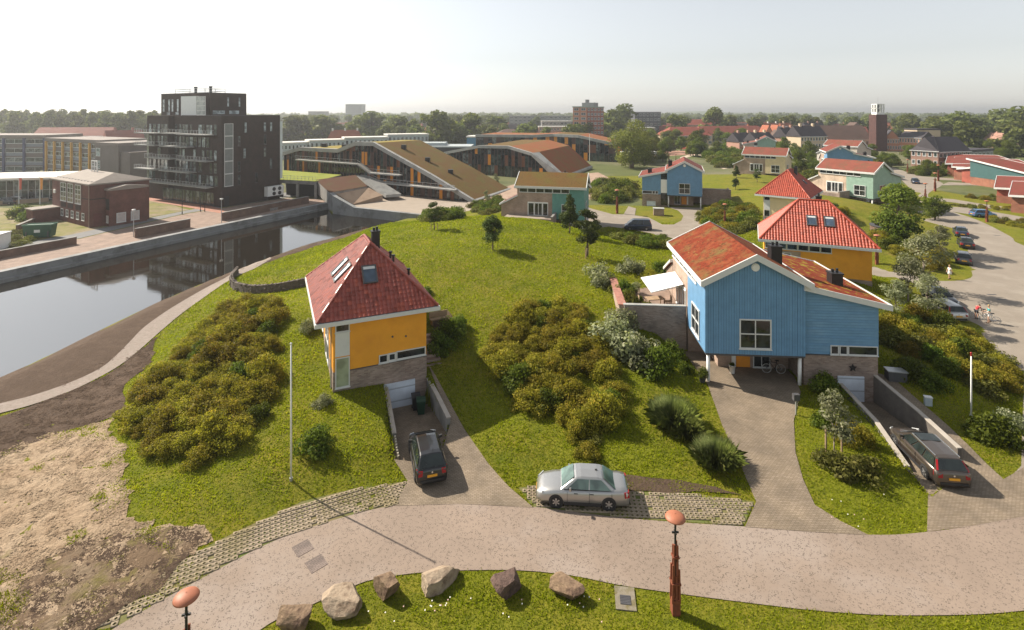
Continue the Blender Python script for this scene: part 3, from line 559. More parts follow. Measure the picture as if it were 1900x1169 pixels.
def loq(l, zs, lab, wm, bz, ext=None):
    pts = zq(l, zs); 
    a = sum((Vector(pts[(i + 1) % 4]).x - Vector(pts[i]).x) * (Vector(pts[(i + 1) % 4]).y + Vector(pts[i]).y) for i in range(4))
    if a > 0: pts = pts[::-1]; zs = zs[::-1]
    return low_house(lab, pts, zs, wm, basez=bz)
BRICKRED = M_brick('red_brick', (.3, .075, .05), (.36, .1, .07), (.28, .12, .09), .22, .07)
loq([(1754, 303), (1902, 305), (1850, 288), (1759, 286)], [4.2, 5.2, 5.6, 4.6], 'low red roofed brick house, farthest of the right hand row', BRICKRED, 2.4)
loq([(1766, 309), (1935, 316), (1890, 296), (1772, 291)], [4.0, 5.0, 5.6, 4.6], 'low red roofed brick house between the farthest one and the teal one', BRICKRED, 2.4)
tq = thing('low_house', 'low teal boarded house with long sloping red roof on a brick base', 'house', tuple(P(1801, 342)), 0, 'low houses with sloping red roofs')
A = P(1800, 342, 0.); B = PD(2060, 372, 118.); A = Vector((A.x, A.y, 0)); d2 = Vector((B.x - A.x, B.y - A.y, 0)).normalized(); n2 = Vector((-d2.y, d2.x, 0)); LL = 34.; tq.location = A
uu = lambda s, dpt, z: d2 * s + n2 * dpt + Vector((0, 0, z))
za_, zb_ = 7.0, 2.6
MB().prism([uu(0, 0, 2.2), uu(LL, 0, 2.2), uu(LL, 0, zb_), uu(0, 0, za_)], n2 * 9).build('boarded_wall', M_board('teal_wall_boards', (.035, .1, .1), .35, True), tq)
MB().prism([uu(0.05, 0.05, -.4), uu(LL, 0.05, -.4), uu(LL, .05, 2.2), uu(.05, .05, 2.2)], n2 * 8.9).build('brick_base', BRICK_O, tq)
slab(tq, 'roof', [uu(-.6, -.5, za_ + .35), uu(LL + .3, -.5, zb_ + .25), uu(LL + .3, 9.4, zb_ + .25), uu(-.6, 9.4, za_ + .35)], 0, SEDUM_F); chimney(tq, *(uu(13, 6, 0).xy), 4.5, 7.0, .5)
MB().prism([uu(-5, 2, -.4), uu(0, 2, -.4), uu(0, 2, 4.2), uu(-5, 2, 3.6)], n2 * 5).build('side_wall', BRICKRED, tq)
slab(tq, 'side_roof', [uu(-6, 1.4, 3.9), uu(-.02, 1.4, 4.9), uu(-.02, 7.4, 5.6), uu(-6, 7.4, 4.6)], 0, SEDUM_F)
loq([(1845, 348), (2010, 356), (1960, 330), (1850, 326)], [3.4, 4.2, 4.8, 4.0], 'low red roofed brick house in front of the teal one at the right edge', BRICKRED, 1.6)
loq([(1872, 362), (2060, 372), (1990, 340), (1879, 336)], [3.5, 4.4, 5.0, 4.1], 'nearest low brick house at the right edge with mossy orange roof', BRICK_O, 1.5)
# ================================================================ ground and water
G_LAWN = M_ground('lawn', [((.15, .16, .01), 1, 0, 1), ((.19, .165, .02), .12, .42, .62), ((.1, .12, .008), .5, .45, .7), ((.2, .15, .04), .22, .6, .75), ((.05, .065, .005), 4, .5, .7)], .8, 6, .12)
G_FAR = M_ground('far_land', [((.10, .115, .04), 1, 0, 1), ((.16, .15, .09), .02, .45, .6), ((.06, .08, .03), .1, .5, .7)], .3, 3, .1)
G_SAND = M_ground('dry_sand', [((0.3494, 0.2554, 0.1702), 1, 0, 1), ((0.4032, 0.3091, 0.215), .35, .4, .65), ((0.2509, 0.1747, 0.112), 1.6, .52, .72), ((0.215, 0.1434, 0.0896), 2.6, .66, .74), ((0.1792, 0.1613, 0.06272), .45, .62, .74)], 1., 3.2, .22)
G_SOIL = M_ground('bare_soil', [((0.08415, 0.05693, 0.0396), 1, 0, 1), ((0.1139, 0.0792, 0.05693), .8, .45, .7), ((0.0693, 0.04703, 0.03465), 2.2, .5, .7)], .9, 4, .15)
G_PATH = M_ground('shell_path', [((.25, .215, .185), 1, 0, 1), ((.308, .259, .231), 2.5, .45, .7), ((.21, .1575, .133), 6, .5, .7)], .5, 20, .02)
G_ROAD = M('chip_sealed_road', (0.2486, 0.1929, 0.1521), .9, .12, .25, col2=(0.282, 0.23, 0.1929), c2s=.12, bmp=.5, bscale=60, bdist=.012, speck=(.1, .078, .062), speck_s=15., speck_t=.5)
PAVER = M_brick('grey_beige_pavers', (0.2065, 0.1693, 0.1239), (0.2643, 0.2189, 0.1693), (0.1322, 0.1074, 0.07847), .21, .105, True)
PAVER2 = M_brick('pink_beige_pavers', (.266, .196, .1575), (.301, .231, .1925), (.217, .161, .133), .22, .11, True)
ASPH = M('grey_asphalt', (.17, .17, .17), .9, .1, 1, bmp=.2, bscale=40)
G_STREET = M('pale_street_paving', (.238, .203, .1645), .9, .08, .4, col2=(.273, .238, .196), c2s=.3, bmp=.3, bscale=40, speck=(.14, .119, .098), speck_s=6, speck_t=.14)
PLAZA = M('pale_plaza', (.301, .252, .203), .9, .08, .6, col2=(.294, .245, .196), c2s=.25)
xs = np.concatenate([-np.geomspace(46, 3500, 60)[::-1], np.arange(-45.5, -10.2, .5), np.arange(-10, -3.2, .2), np.arange(-3, 21, .5), np.arange(21.2, 28, .2), np.arange(28.2, 40, .5), np.geomspace(40, 3500, 75)])
ys = np.concatenate([[-300, -100, -30, 0, 8], np.arange(12, 28.5, .5), np.arange(28.6, 42, .2), np.arange(42.2, 62, .5), np.arange(62, 130, 1.), np.geomspace(130, 3500, 70)])
GX, GY = np.meshgrid(xs, ys); GZ = hz(GX, GY); nx, ny = len(xs), len(ys)
far = (GY > 150) | (np.abs(GX) > 150)
# dune ridges on the horizon at the right
idx = np.arange(nx * ny).reshape(ny, nx); quads = np.stack([idx[:-1, :-1], idx[:-1, 1:], idx[1:, 1:], idx[1:, :-1]], -1).reshape(-1, 4)
me = npmesh('ground', np.stack([GX, GY, GZ], -1).reshape(-1, 3), quads, 4, G_LAWN, smooth=True); me.materials.append(G_FAR)
cxq = GX.ravel()[quads].mean(1); cyq = GY.ravel()[quads].mean(1)
me.polygons.foreach_set('material_index', (((cyq > 118) & (cxq < 30)) | (cyq > 170) | (cxq < -75) | (cxq > 115)).astype(np.int32))
tag(put('ground', me), None, None, None, 'structure')
sheet('road', ROAD, G_ROAD, .03, 3.0, zfun=lambda X, Y: X * 0)
sheet('street', STREET, G_STREET, .026, 2.0); sheet('court_pavement', COURT, G_STREET, .05, 2.0)
sand = jag(GP([(-60, 840), (0, 846), (100, 802), (170, 782), (222, 768), (235, 830), (262, 900), (250, 950), (300, 975), (370, 985), (395, 1002), (330, 1042), (230, 1112), (160, 1169), (60, 1230), (-60, 1230), (-200, 1100)]), .38, .3, 3)
from mathutils import noise as mnoise
def rough_z(amp, sc_, poly_):
    return lambda X, Y: hz(X, Y) + np.clip(pdist(poly_, X, Y) / .8, 0, 1) * np.array([amp * (mnoise.noise((x * sc_, y * sc_, 0)) + .7 * abs(mnoise.noise((x * sc_ * 2.3, y * sc_ * 2.3, 5)))) for x, y in zip(X, Y)])
sheet('sand', sand, G_SAND, .03, .22, zfun=rough_z(.085, 2.0, sand))
mud = jag(GP([(60, 1060), (140, 1010), (230, 1000), (300, 985), (372, 1000), (330, 1040), (235, 1108), (160, 1165), (60, 1230), (-40, 1200)]), .45, .3, 21)
sheet('bare_soil', mud, M_ground('weedy_soil', [((.16, .11, .07), 1, 0, 1), ((.22, .165, .11), .5, .45, .62), ((.14, .12, .035), .7, .5, .66), ((.11, .075, .05), 2.5, .58, .7)], 1., 3.5, .15), .055, .3, zfun=rough_z(.09, 1.6, mud))
soil = jag(GP([(-60, 782), (0, 774), (60, 755), (130, 730), (190, 700), (232, 676), (268, 646), (300, 618), (283, 672), (238, 712), (232, 765), (170, 786), (100, 806), (0, 852), (-60, 850)]), .3, .6, 4)
sheet('bare_soil', soil, G_SOIL, .035, .35, zfun=rough_z(.09, 1.8, soil))
path = catmull(GP([(-200, 800), (0, 750), (60, 735), (130, 711), (185, 685), (215, 661), (240, 636), (270, 606), (320, 571), (380, 536), (428, 510), (462, 493), (500, 478)]), 4) + catmull(GP([(503, 481), (470, 500), (440, 513), (402, 536), (347, 575), (303, 611), (268, 642), (232, 672), (190, 698), (130, 727), (60, 752), (0, 768), (-200, 820)]), 4)
sheet('shell_path', path, G_PATH, .06, .8)
bank = [(p[0] - .6, p[1] - .1) for p in CANAL_NEAR] + catmull(GP([(-200, 805), (0, 752), (60, 737), (130, 714), (185, 688), (215, 664), (240, 639), (270, 609), (320, 574), (380, 539), (430, 510), (470, 497), (540, 472), (600, 453), (660, 434), (722, 414)]), 3)[::1]
sheet('canal_bank', bank, G_SOIL, .03, .7)
cin = [(-60, 780)]
water = sheet('canal_water', [(p[0] + 2.2, p[1]) if i > 5 else p for i, p in enumerate(CANAL)], M('x', (0, 0, 0)), 0, 4, zfun=lambda X, Y: X * 0 - 1.2)
mw, nt, b, N, L = _nt('canal_water'); b.inputs['Base Color'].default_value = (.014, .011, .007, 1); b.inputs['Roughness'].default_value = .04; b.inputs['Specular IOR Level'].default_value = .5; b.inputs['IOR'].default_value = 3.4
tc = N('ShaderNodeTexCoord').outputs['Object']; mpn = N('ShaderNodeMapping'); mpn.inputs['Scale'].default_value = (.5, 1.4, 1); L(tc, mpn.inputs[0]); nb = noise(nt, mpn.outputs[0], 1.1, 3); bump(nt, b, nb.outputs[0], .05, .05); water.data.materials[0] = mw
# driveways
NR = lambda X, Y: hz(X, Y, False)
rampA = RAMPS[0][0]; zr = lambda i: (lambda X, Y: RAMPS[i][1] + (RAMPS[i][2] - RAMPS[i][1]) * np.clip(((X - RAMPS[i][3][0]) * (RAMPS[i][4][0] - RAMPS[i][3][0]) + (Y - RAMPS[i][3][1]) * (RAMPS[i][4][1] - RAMPS[i][3][1])) / ((RAMPS[i][4][0] - RAMPS[i][3][0]) ** 2 + (RAMPS[i][4][1] - RAMPS[i][3][1]) ** 2), 0, 1))
sheet('garage_ramp', rampA, PAVER, .035, .8, zfun=zr(0))
sheet('driveway', [(-6.35, 40.6), (-3.95, 34.7), (-4.25, 31.25), (-6.85, 31.25)] + GP([(756, 893), (733, 940), (850, 936), (990, 943), (945, 905), (905, 860), (862, 798), (832, 742), (808, 697)]), PAVER, .04, .8, zfun=NR)
sheet('driveway', [(14.4, 45.4)] + GP([(1313, 714), (1340, 790), (1372, 860), (1403, 932), (1382, 979), (1500, 988), (1612, 994), (1560, 968), (1512, 938), (1490, 890), (1476, 840), (1473, 780), (1486, 728)]) + [(21.5, 41), (21.5, 45)], PAVER, .04, .8, zfun=NR)
sheet('garage_ramp', RAMPS[1][0], PAVER, .035, .8, zfun=zr(1))
sheet('driveway', [(26.85, 40.8), (26.45, 34), (26.25, 31.), (22.3, 28.6)] + GP([(1722, 922), (1720, 988), (1810, 976), (1900, 959), (2000, 938), (1990, 850), (1900, 868), (1862, 890), (1800, 830), (1745, 778), (1692, 733), (1655, 700)]), PAVER, .036, .8, zfun=NR)
def clods(polys, n, seed, s0, s1, mat, name, label):
    g = np.random.default_rng(seed); base = np.array([(1, 0, 0), (-.5, .87, 0), (-.5, -.87, 0), (.1, .05, .75)]); tri = np.array([(0, 1, 3), (1, 2, 3), (2, 0, 3)]); Vs = []
    for poly in polys:
        xs_ = [p[0] for p in poly]; ys_ = [p[1] for p in poly]; X = g.uniform(max(-34, min(xs_)), max(xs_), n); Y = g.uniform(max(16, min(ys_)), max(ys_), n); ok = pip(poly, X, Y); X, Y = X[ok], Y[ok]
        f = np.sin(X * 1.7 + np.sin(Y * 1.1) * 2) * np.sin(Y * 2.1 + np.sin(X * .8)); ok = f + g.normal(0, .6, len(X)) > .2; X, Y = X[ok], Y[ok]; m = len(X); a = g.uniform(0, 6.28, m); s_ = s0 * np.exp(np.abs(g.normal(0, .55, m)) * np.log(s1 / s0) / 1.6)
        bx = base[None] * s_[:, None, None] * g.uniform(.6, 1.4, (m, 4, 3)); Vs.append(np.stack([X[:, None] + bx[..., 0] * np.cos(a)[:, None] - bx[..., 1] * np.sin(a)[:, None], Y[:, None] + bx[..., 0] * np.sin(a)[:, None] + bx[..., 1] * np.cos(a)[:, None], hz(X, Y)[:, None] + .06 + bx[..., 2] * .55], -1))
    V = np.concatenate(Vs); m = len(V); tag(put(name, npmesh(name, V.reshape(-1, 3), (np.arange(m)[:, None, None] * 4 + tri[None]).reshape(-1, 3), 3, mat)), label, 'soil', None, 'stuff')
clods([sand], 120000, 3, .025, .14, G_SAND, 'sand_clods', 'lumps of dry sand strewn over the bare sandy plot'); clods([soil, mud, bank], 80000, 4, .02, .11, G_SOIL, 'soil_clods', 'dark lumps of earth on the bare soil by the path')
# open grid pavers with grass growing in the holes
def grass_pavers(poly, cell=.25, ang=.5, dz=.02):
    base = sheet('paver_bed', poly, M_ground('paver_soil', [((.17, .14, .07), 1, 0, 1), ((.1, .13, .03), .35, .42, .6), ((.3, .23, .15), .5, .58, .72)], .5, 9, .03), .012, 1.)
    xs = [p[0] for p in poly]; ys = [p[1] for p in poly]; c, s = math.cos(ang), math.sin(ang); V = []; Fq = []; cx, cyy = sum(xs) / len(xs), sum(ys) / len(ys)
    n = int(max(max(xs) - min(xs), max(ys) - min(ys)) / cell) + 4; gi, gj = np.meshgrid(np.arange(-n, n), np.arange(-n, n)); gi = gi.ravel(); gj = gj.ravel()
    X = cx + (gi * c - gj * s) * cell; Y = cyy + (gi * s + gj * c) * cell; ok = pip(poly, X, Y); X, Y = X[ok], Y[ok]; ok = pdist(poly, X, Y) > cell * .3; X, Y = X[ok], Y[ok]; Z = hz(X, Y) + .03
    keep = nrg.random(len(X)) > .03; X, Y, Z = X[keep], Y[keep], Z[keep]; m = len(X)
    o = cell * .495; i_ = cell * .31; off = np.array([(-o, -o, .02), (o, -o, .02), (o, o, .02), (-o, o, .02), (-i_, 0, .02), (0, -i_, .02), (i_, 0, .02), (0, i_, .02), (-o, -o, -.03), (o, -o, -.03), (o, o, -.03), (-o, o, -.03)])
    ro = off.copy(); ro[:, 0] = off[:, 0] * c - off[:, 1] * s; ro[:, 1] = off[:, 0] * s + off[:, 1] * c
    V = (np.stack([X, Y, Z], -1)[:, None, :] + ro[None]).reshape(-1, 3); V[:, 2] += nrg.normal(0, .003, len(V))
    tri = np.array([(0, 5, 4), (0, 1, 5), (1, 6, 5), (1, 2, 6), (2, 7, 6), (2, 3, 7), (3, 4, 7), (3, 0, 4), (0, 9, 1), (0, 8, 9), (1, 10, 2), (1, 9, 10), (3, 2, 10), (3, 10, 11)])
    Fq = (np.arange(m)[:, None, None] * 12 + tri[None]).reshape(-1, 3)
    o = put('grass_paver', npmesh('grass_paver', V, Fq, 3, PAVC)); o.parent = base; o['kind'] = 'stuff'
PAVC = M('concrete_grid_paver', (0.2807, 0.2254, 0.1573), .9, .14, 1.5, col2=(0.2211, 0.1787, 0.1021), c2s=.4, bmp=.2)
GP1 = GP([(140, 1175), (230, 1111), (330, 1042), (440, 986), (560, 931), (660, 906), (758, 893), (736, 938), (650, 956), (520, 999), (400, 1059), (215, 1164)]); GP2 = GP([(962, 905), (1010, 901), (1170, 912), (1290, 917), (1399, 931), (1380, 976), (1160, 961), (990, 942)])
grass_pavers(GP1, .25, .45); grass_pavers(GP2, .25, -.05)
# dirt shoulder along the right hand parking strip
sheet('bare_soil', jag(GP([(1010, 893), (1080, 882), (1170, 884), (1250, 890), (1330, 900), (1398, 925), (1290, 914), (1170, 909), (1010, 898)]), .12, .4, 9), G_SOIL, .045, .5)
sheet('bare_soil', jag(GP([(1815, 625), (1835, 640), (1880, 690), (1890, 720), (1850, 690), (1825, 660)]), .3, .5, 11), G_SAND, .045, .6)
sheet('bare_soil', jag(GP([(800, 600), (830, 575), (840, 590), (838, 612), (806, 612)]), .1, .4, 13), G_SOIL, .05, .4)
# side path of the orange house, far quay, wasteland
sheet('quay_pavement', Z0([(-900, 700), (-900, 560), (0, 470), (150, 443), (280, 412), (345, 397), (560, 363), (608, 374), (300, 438), (0, 503)]), PAVER2, .03, 6, zfun=lambda X, Y: X * 0)
sheet('asphalt_path', Z0([(-900, 560), (-900, 545), (0, 458), (130, 436), (275, 405), (345, 391), (500, 362), (607, 345), (607, 372), (560, 362), (345, 396), (280, 411), (150, 442), (0, 469)]), ASPH, .035, 6, zfun=lambda X, Y: X * 0)
sheet('sand', jag(Z0([(-400, 500), (0, 457), (130, 435), (275, 404), (350, 389), (300, 372), (266, 360), (266, 380), (100, 392), (0, 385), (-300, 400)]), .6, 2, 5), M_ground('waste_ground', [((.27, .215, .155), 1, 0, 1), ((.2, .19, .06), .12, .42, .58), ((.12, .13, .035), .4, .5, .66)], .6, 3, .2), .022, 3)
sheet('brick_pavement', Z0([(262, 370), (420, 398), (412, 388), (268, 352)]), M_brick('red_pavers', (.36, .17, .12), (.42, .21, .15), (.3, .16, .12), .22, .11, True), .04, 3)
sheet('school_plaza', Z0([(640, 382), (655, 377), (706, 364), (745, 358), (839, 373), (880, 375), (925, 372), (900, 392), (863, 397), (800, 402), (771, 402)]), PLAZA, .03, 4)
sheet('bare_soil', Z0([(880, 377), (925, 350), (1000, 330), (1110, 320), (1160, 345), (1110, 370), (985, 372), (925, 375)]), M_ground('school_yard', [((.36, .26, .2), 1, 0, 1), ((.28, .2, .15), .4, .45, .65)], .3, 6, .05), .025, 5)
sheet('side_path', GP([(1690, 326), (1750, 330), (1850, 336), (1850, 339), (1745, 334), (1690, 330)]), G_STREET, .05, 3)
for pl in ([(1718, 366), (1770, 370), (1830, 380), (1900, 388), (1900, 394), (1830, 386), (1770, 376), (1718, 371)], [(1750, 383), (1800, 386), (1870, 398), (1950, 412), (1950, 424), (1870, 408), (1812, 400), (1752, 391)], [(1745, 344), (1760, 338), (1800, 340), (1900, 345), (1900, 349), (1800, 344)]): sheet('garden_path', GP(pl), G_STREET, .045, 3)
sheet('park_path', Z0([(1262, 292), (1300, 280), (1330, 300), (1352, 312), (1342, 314), (1318, 302), (1295, 287), (1262, 296)]), M('park_sand', (.5, .42, .32), .9), .05, 4)
sheet('red_court', Z0([(1215, 290), (1290, 287), (1300, 281), (1240, 279), (1200, 282)]), M('red_gravel', (.45, .25, .18), .9), .06, 4); sheet('red_court', Z0([(1262, 277), (1290, 276), (1288, 270), (1268, 270)]), M('red_court_paint', (.5, .08, .05), .8), .08, 4)
# ---------------------------------------------------------------- quay walls, low walls
def sweep(name, line, prof, mat, parent=None, kind=None):
    """profile (offset to the left, z) swept along a plan polyline"""
    pts = [Vector(p[:2]) for p in line]; n = len(pts); k = len(prof); m = MB(); V = []
    for i in range(n):
        d = ((pts[min(i + 1, n - 1)] - pts[i]).normalized() + (pts[i] - pts[max(i - 1, 0)]).normalized()).normalized(); nr = Vector((-d.y, d.x)); zb = line[i][2] if len(line[i]) > 2 else 0
        V += [(pts[i].x + nr.x * o, pts[i].y + nr.y * o, zb + z) for o, z in prof]
    fs = [(i * k + j, i * k + (j + 1) % k, (i + 1) * k + (j + 1) % k, (i + 1) * k + j) for i in range(n - 1) for j in range(k)]
    m.add(V, [f[::-1] for f in fs] + [tuple(range(k)), tuple(range((n - 1) * k, n * k))[::-1]]); o = m.build(name, mat, parent)
    if kind: o['kind'] = kind
    return o
tag(sweep('quay_wall', CANAL_FAR, [(.9, .12), (.9, -3), (-.9, -3), (-.9, -.75), (-.25, -.72), (-.2, .12)], M('quay_concrete', (.225, .2325, .2325), .8, .15, .5, col2=(.15, .15, .15), c2s=.4, bmp=.2)), 'long concrete quay wall along the far side of the canal', 'quay wall')
q = CANAL_FAR[-1]; e0, e1 = CANAL_END; ew = bpy.data.materials['quay_concrete']
tag(sweep('quay_wall', [(q[0], q[1] + .5, 0), (e0[0] + .3, e0[1], 0), (e0[0] + 5.5, e0[1] - 3, -1.9), (e1[0] + 2, e1[1], -2.1)], [(.6, 2.6), (.6, -2), (-.3, -2), (-.3, 2.6)], ew), 'concrete quay wall with sloping top closing the canal end at the school plaza', 'quay wall')
def low_wall(a, b, h, mat, lab, wdt=.4, z=0., name='brick_wall', group='low brick walls on the quay', cope=True):
    A, B = Vector((a[0], a[1], 0)), Vector((b[0], b[1], 0)); t = thing(name, lab, 'wall', (A.x, A.y, z), math.atan2(B.y - A.y, B.x - A.x), group); L = (B - A).length
    wallpart(t, 'wall_body', mat, (0, -wdt / 2, -.3, L, wdt / 2, h)); 
    if cope: wallpart(t, 'coping', CONC, (-.04, -wdt / 2 - .04, h, L + .04, wdt / 2 + .04, h + .08))
    return t
BR2 = M_brick('brown_wall_brick', (.16, .1, .08), (.2, .13, .1), (.15, .11, .09), .22, .07)
low_wall(P(-60, 492), P(141, 453), 1.1, BR2, 'low brown brick wall on the quay nearest the left edge of the picture'); low_wall(P(251, 442), P(352, 422), 1.5, BR2, 'middle low brown brick wall on the quay, in front of the pump house'); low_wall(P(412, 410), P(572, 377), 1.5, BR2, 'short low brick wall on the quay nearest the dark apartment tower')
low_wall(P(500, 392), P(560, 379), .5, CONC, 'low grey kerb wall beside the quay slope', group=None)
# curved gabion wall at the foot of the hill, built of piled stones
gl = catmull(GP([(440, 508), (430, 520), (432, 533), (450, 541), (480, 544), (520, 540), (566, 531)]), 6); gt = thing('gabion_wall', 'curved dark stone gabion wall at the end of the grassy hill', 'wall', (gl[0][0], gl[0][1], 0))
STONE = [M('dark_wall_stone', (.11, .09, .075), .9, .3, 4, bmp=.4), M('grey_wall_stone', (.17, .14, .12), .9, .3, 4, bmp=.4)]
from mathutils import noise as mnoise
def rock_mesh(name, mat, seed, sx=1, sy=1, sz=1, cut=4, sub=2):
    r = random.Random(seed); bm = bmesh.new(); bmesh.ops.create_icosphere(bm, subdivisions=sub, radius=.5)
    for q_ in range(cut):
        n = Vector((.12, -.1, 1)) if q_ == 0 and sub > 2 else Vector((r.gauss(0, 1), r.gauss(0, 1), r.gauss(0, .7))).normalized(); d = r.uniform(.22, .38)
        for v in bm.verts:
            k = v.co.dot(n) - d
            if k > 0: v.co -= n * k
    off = Vector((seed * 1.7, seed * .3, 0))
    for v in bm.verts: v.co *= 1 + .07 * mnoise.noise(v.co * 3.2 + off) + .05 * mnoise.noise(v.co * 9 + off) + (r.uniform(-.04, .04) if sub < 3 else .02 * mnoise.noise(v.co * 22 + off)); v.co.x *= sx; v.co.y *= sy; v.co.z *= sz
    if sub > 2:
        for a_, s_ in enumerate((sx, sy, sz)):
            lo, hi = min(v.co[a_] for v in bm.verts), max(v.co[a_] for v in bm.verts)
            for v in bm.verts: v.co[a_] = ((v.co[a_] - lo) / (hi - lo) - .5) * s_
    me = bpy.data.meshes.new(name); bm.to_mesh(me); bm.free(); me.materials.append(mat); return me
sm = [rock_mesh('stone', STONE[i % 2], 40 + i, .42, .3, .26, 5, 1) for i in range(6)]
sweep('wall_core', [(x - gl[0][0], y - gl[0][1], gz(x, y)) for x, y in gl], [(.16, .85), (.16, -.5), (-.16, -.5), (-.16, .85)], STONE[0], gt)
for i in range(len(gl) - 1):
    a, b = Vector(gl[i]), Vector(gl[i + 1]); k = max(1, int((b - a).length / .36))
    for j in range(k):
        p = a.lerp(b, j / k); z = gz(p.x, p.y)
        for l in range(4): put('stone', rng.choice(sm), gt, (p.x - gl[0][0] + rng.uniform(-.06, .06), p.y - gl[0][1] + rng.uniform(-.06, .06), z + .02 + l * .25), (rng.uniform(-.3, .3), rng.uniform(-.3, .3), rng.uniform(0, 6.3)), rng.uniform(1.25, 1.6))
# retaining walls of the two sunken ramps
def ramp_wall(line, h, lab, w=.22, mat=None):
    t = thing('retaining_wall', lab, 'wall', (line[0][0], line[0][1], 0)); ln = [(x - line[0][0], y - line[0][1], z) for x, y, z in line]
    sweep('wall_body', ln, [(w / 2, h), (w / 2, h - 2.2), (-w / 2, h - 2.2), (-w / 2, h)], mat or CONC, t); sweep('coping', ln, [(w / 2 + .03, h + .07), (w / 2 + .03, h + .004), (-w / 2 - .03, h + .004), (-w / 2 - .03, h + .07)], M('wall_coping', (.4, .36, .31), .85, .1) if 'wall_coping' not in bpy.data.materials else bpy.data.materials['wall_coping'], t); return t
ramp_wall([(-9.2, 38.9, 1.15), (-8.0, 35.4, .75), (-7.3, 33.4, .45)], .1, 'low retaining wall on the lawn side of the ramp below the yellow house')
ramp_wall([(-6.55, 40.2, .9), (-5.2, 37.2, .8), (-4.05, 34.5, .65)], .25, 'retaining wall between the sunken ramp and the brick path of the yellow house')
w2 = ramp_wall([(26.65, 40.9, .9), (26.4, 35, .7), (26.25, 31.6, .4)], .35, 'dark plank faced retaining wall beside the sunken ramp of the blue house', mat=M('dark_planks', (.13, .115, .1), .8, .2))
for i in range(9): MB().box(-.16, -.06 - i * 1.0, -2.0, -.112, .06 - i * 1.0, .36 - i * .03).build('post', DGREY, w2)
ramp_wall([(24.3, 41.2, .5), (23.6, 35, .4), (22.6, 30.8, .15)], .06, 'low kerb wall on the lawn side of the blue house ramp')
# little steps made of upright stakes at the end of the lawn wall
st = thing('stake_edging', 'short row of upright pale stakes stepping down beside the black hatchback', 'edging', (-7.2, 33.2, 0))
for i in range(8): MB().box(-.05, -.07, -.4, .05, .07, .55 - i * .045).build('stake', M('pale_stake', (.5, .45, .36), .8) if i == 0 else bpy.data.materials['pale_stake'], st, loc=(i * .07, -i * .2, 0))
# steps beside the yellow house
stp = thing('garden_steps', 'brick steps climbing between the yellow house and the dark shrubs', 'steps', (-6.3, 39.3, 0), R(24))
for i in range(9): wallpart(stp, 'step', BRICK_G, (.25, i * .42, .2, 1.5, (i + 1) * .42 - .004, .95 + (i + 1) * .2))
# terrace of the big blue house
tt = thing('terrace', 'raised brick terrace with long grey brick retaining wall beside the big blue house', 'terrace', (14.4, 40.1, 0), R(-4.5))
wallpart(tt, 'retaining_wall', BRICK_G, (-5.25, 5.55, -.2, -.06, 5.85, 4.0)); wallpart(tt, 'coping', CONC_L, (-5.3, 5.5, 4.0, -.06, 5.9, 4.08))
wallpart(tt, 'paving', PAVER2, (-5.0, 5.9, 2.2, -.06, 13.5, 3.05))
MB().prism([(-5.65, 5.9, 2.), (-5.1, 5.9, 2.), (-5.1, 5.9, 3.85), (-5.65, 5.9, 3.85)], (0, 7.5, 0)).build('side_wall', BRICK_P, tt)
nb = 26
for i in range(nb): MB().box(-5.72, 5.9 + i * .29 + .008, 3.86, -5.03, 5.9 + (i + 1) * .29 - .008, 3.95).build('coping_brick', M('red_coping_brick', (.34, .16, .12), .85, .25, 3) if i == 0 else bpy.data.materials['red_coping_brick'], tt)
aw = thing('awning', 'stretched white awning over the terrace of the big blue house', 'awning', (14.4, 40.1, 0), R(-4.5))
MB().prism([(-.06, 6.6, 5.55), (-.06, 10.0, 5.65), (-3.1, 10.1, 5.0), (-2.7, 6.9, 4.7)], (0, 0, .04)).build('canvas', M('white_canvas', (.8, .8, .78), .8, .03), aw); MB().bar((-3.1, 10.1, 5.0), (-2.7, 6.9, 4.7), .09).build('front_bar', WHITE, aw)
MB().bar((-.1, 7.2, 5.2), (-2.7, 6.95, 4.7), .05).build('arm', WHITE, aw); MB().bar((-.1, 9.6, 5.3), (-3.05, 10.0, 5.0), .05).build('arm', WHITE, aw)
# terraces of the other gabled houses
def terrace_b(O, yaw, lab, w=5.2, mir=1, y0=4.6, y1=13):
    t = thing('terrace', lab, 'terrace', (O[0], O[1], 0), R(yaw)); 
    if mir < 0: t.scale = (-1, 1, 1)
    wallpart(t, 'retaining_wall', BRICK_G, (-w, y0, -.3, -.06, y0 + .3, 3.7)); wallpart(t, 'front_wall', BRICK_G, (-w, y0 + .3, -.3, -w + .3, y1, 3.35)); wallpart(t, 'coping', CONC, (-w - .05, y0 - .05, 3.7, -.06, y0 + .35, 3.78)); wallpart(t, 'paving', PLAZA, (-w + .3, y0 + .3, 2, -.06, y1, 3.1)); return t
terrace_b((11.9, 89.0), 77, 'brick walled terrace in front of the teal house on the hill', 4.2); terrace_b((40.3, 114.2), -17, 'rounded dark brick terrace beside the smaller blue house', 6, -1, 3.5, 10); terrace_b((74.4, 111), 31, 'brick terrace wall in front of the sage green house', 4.)
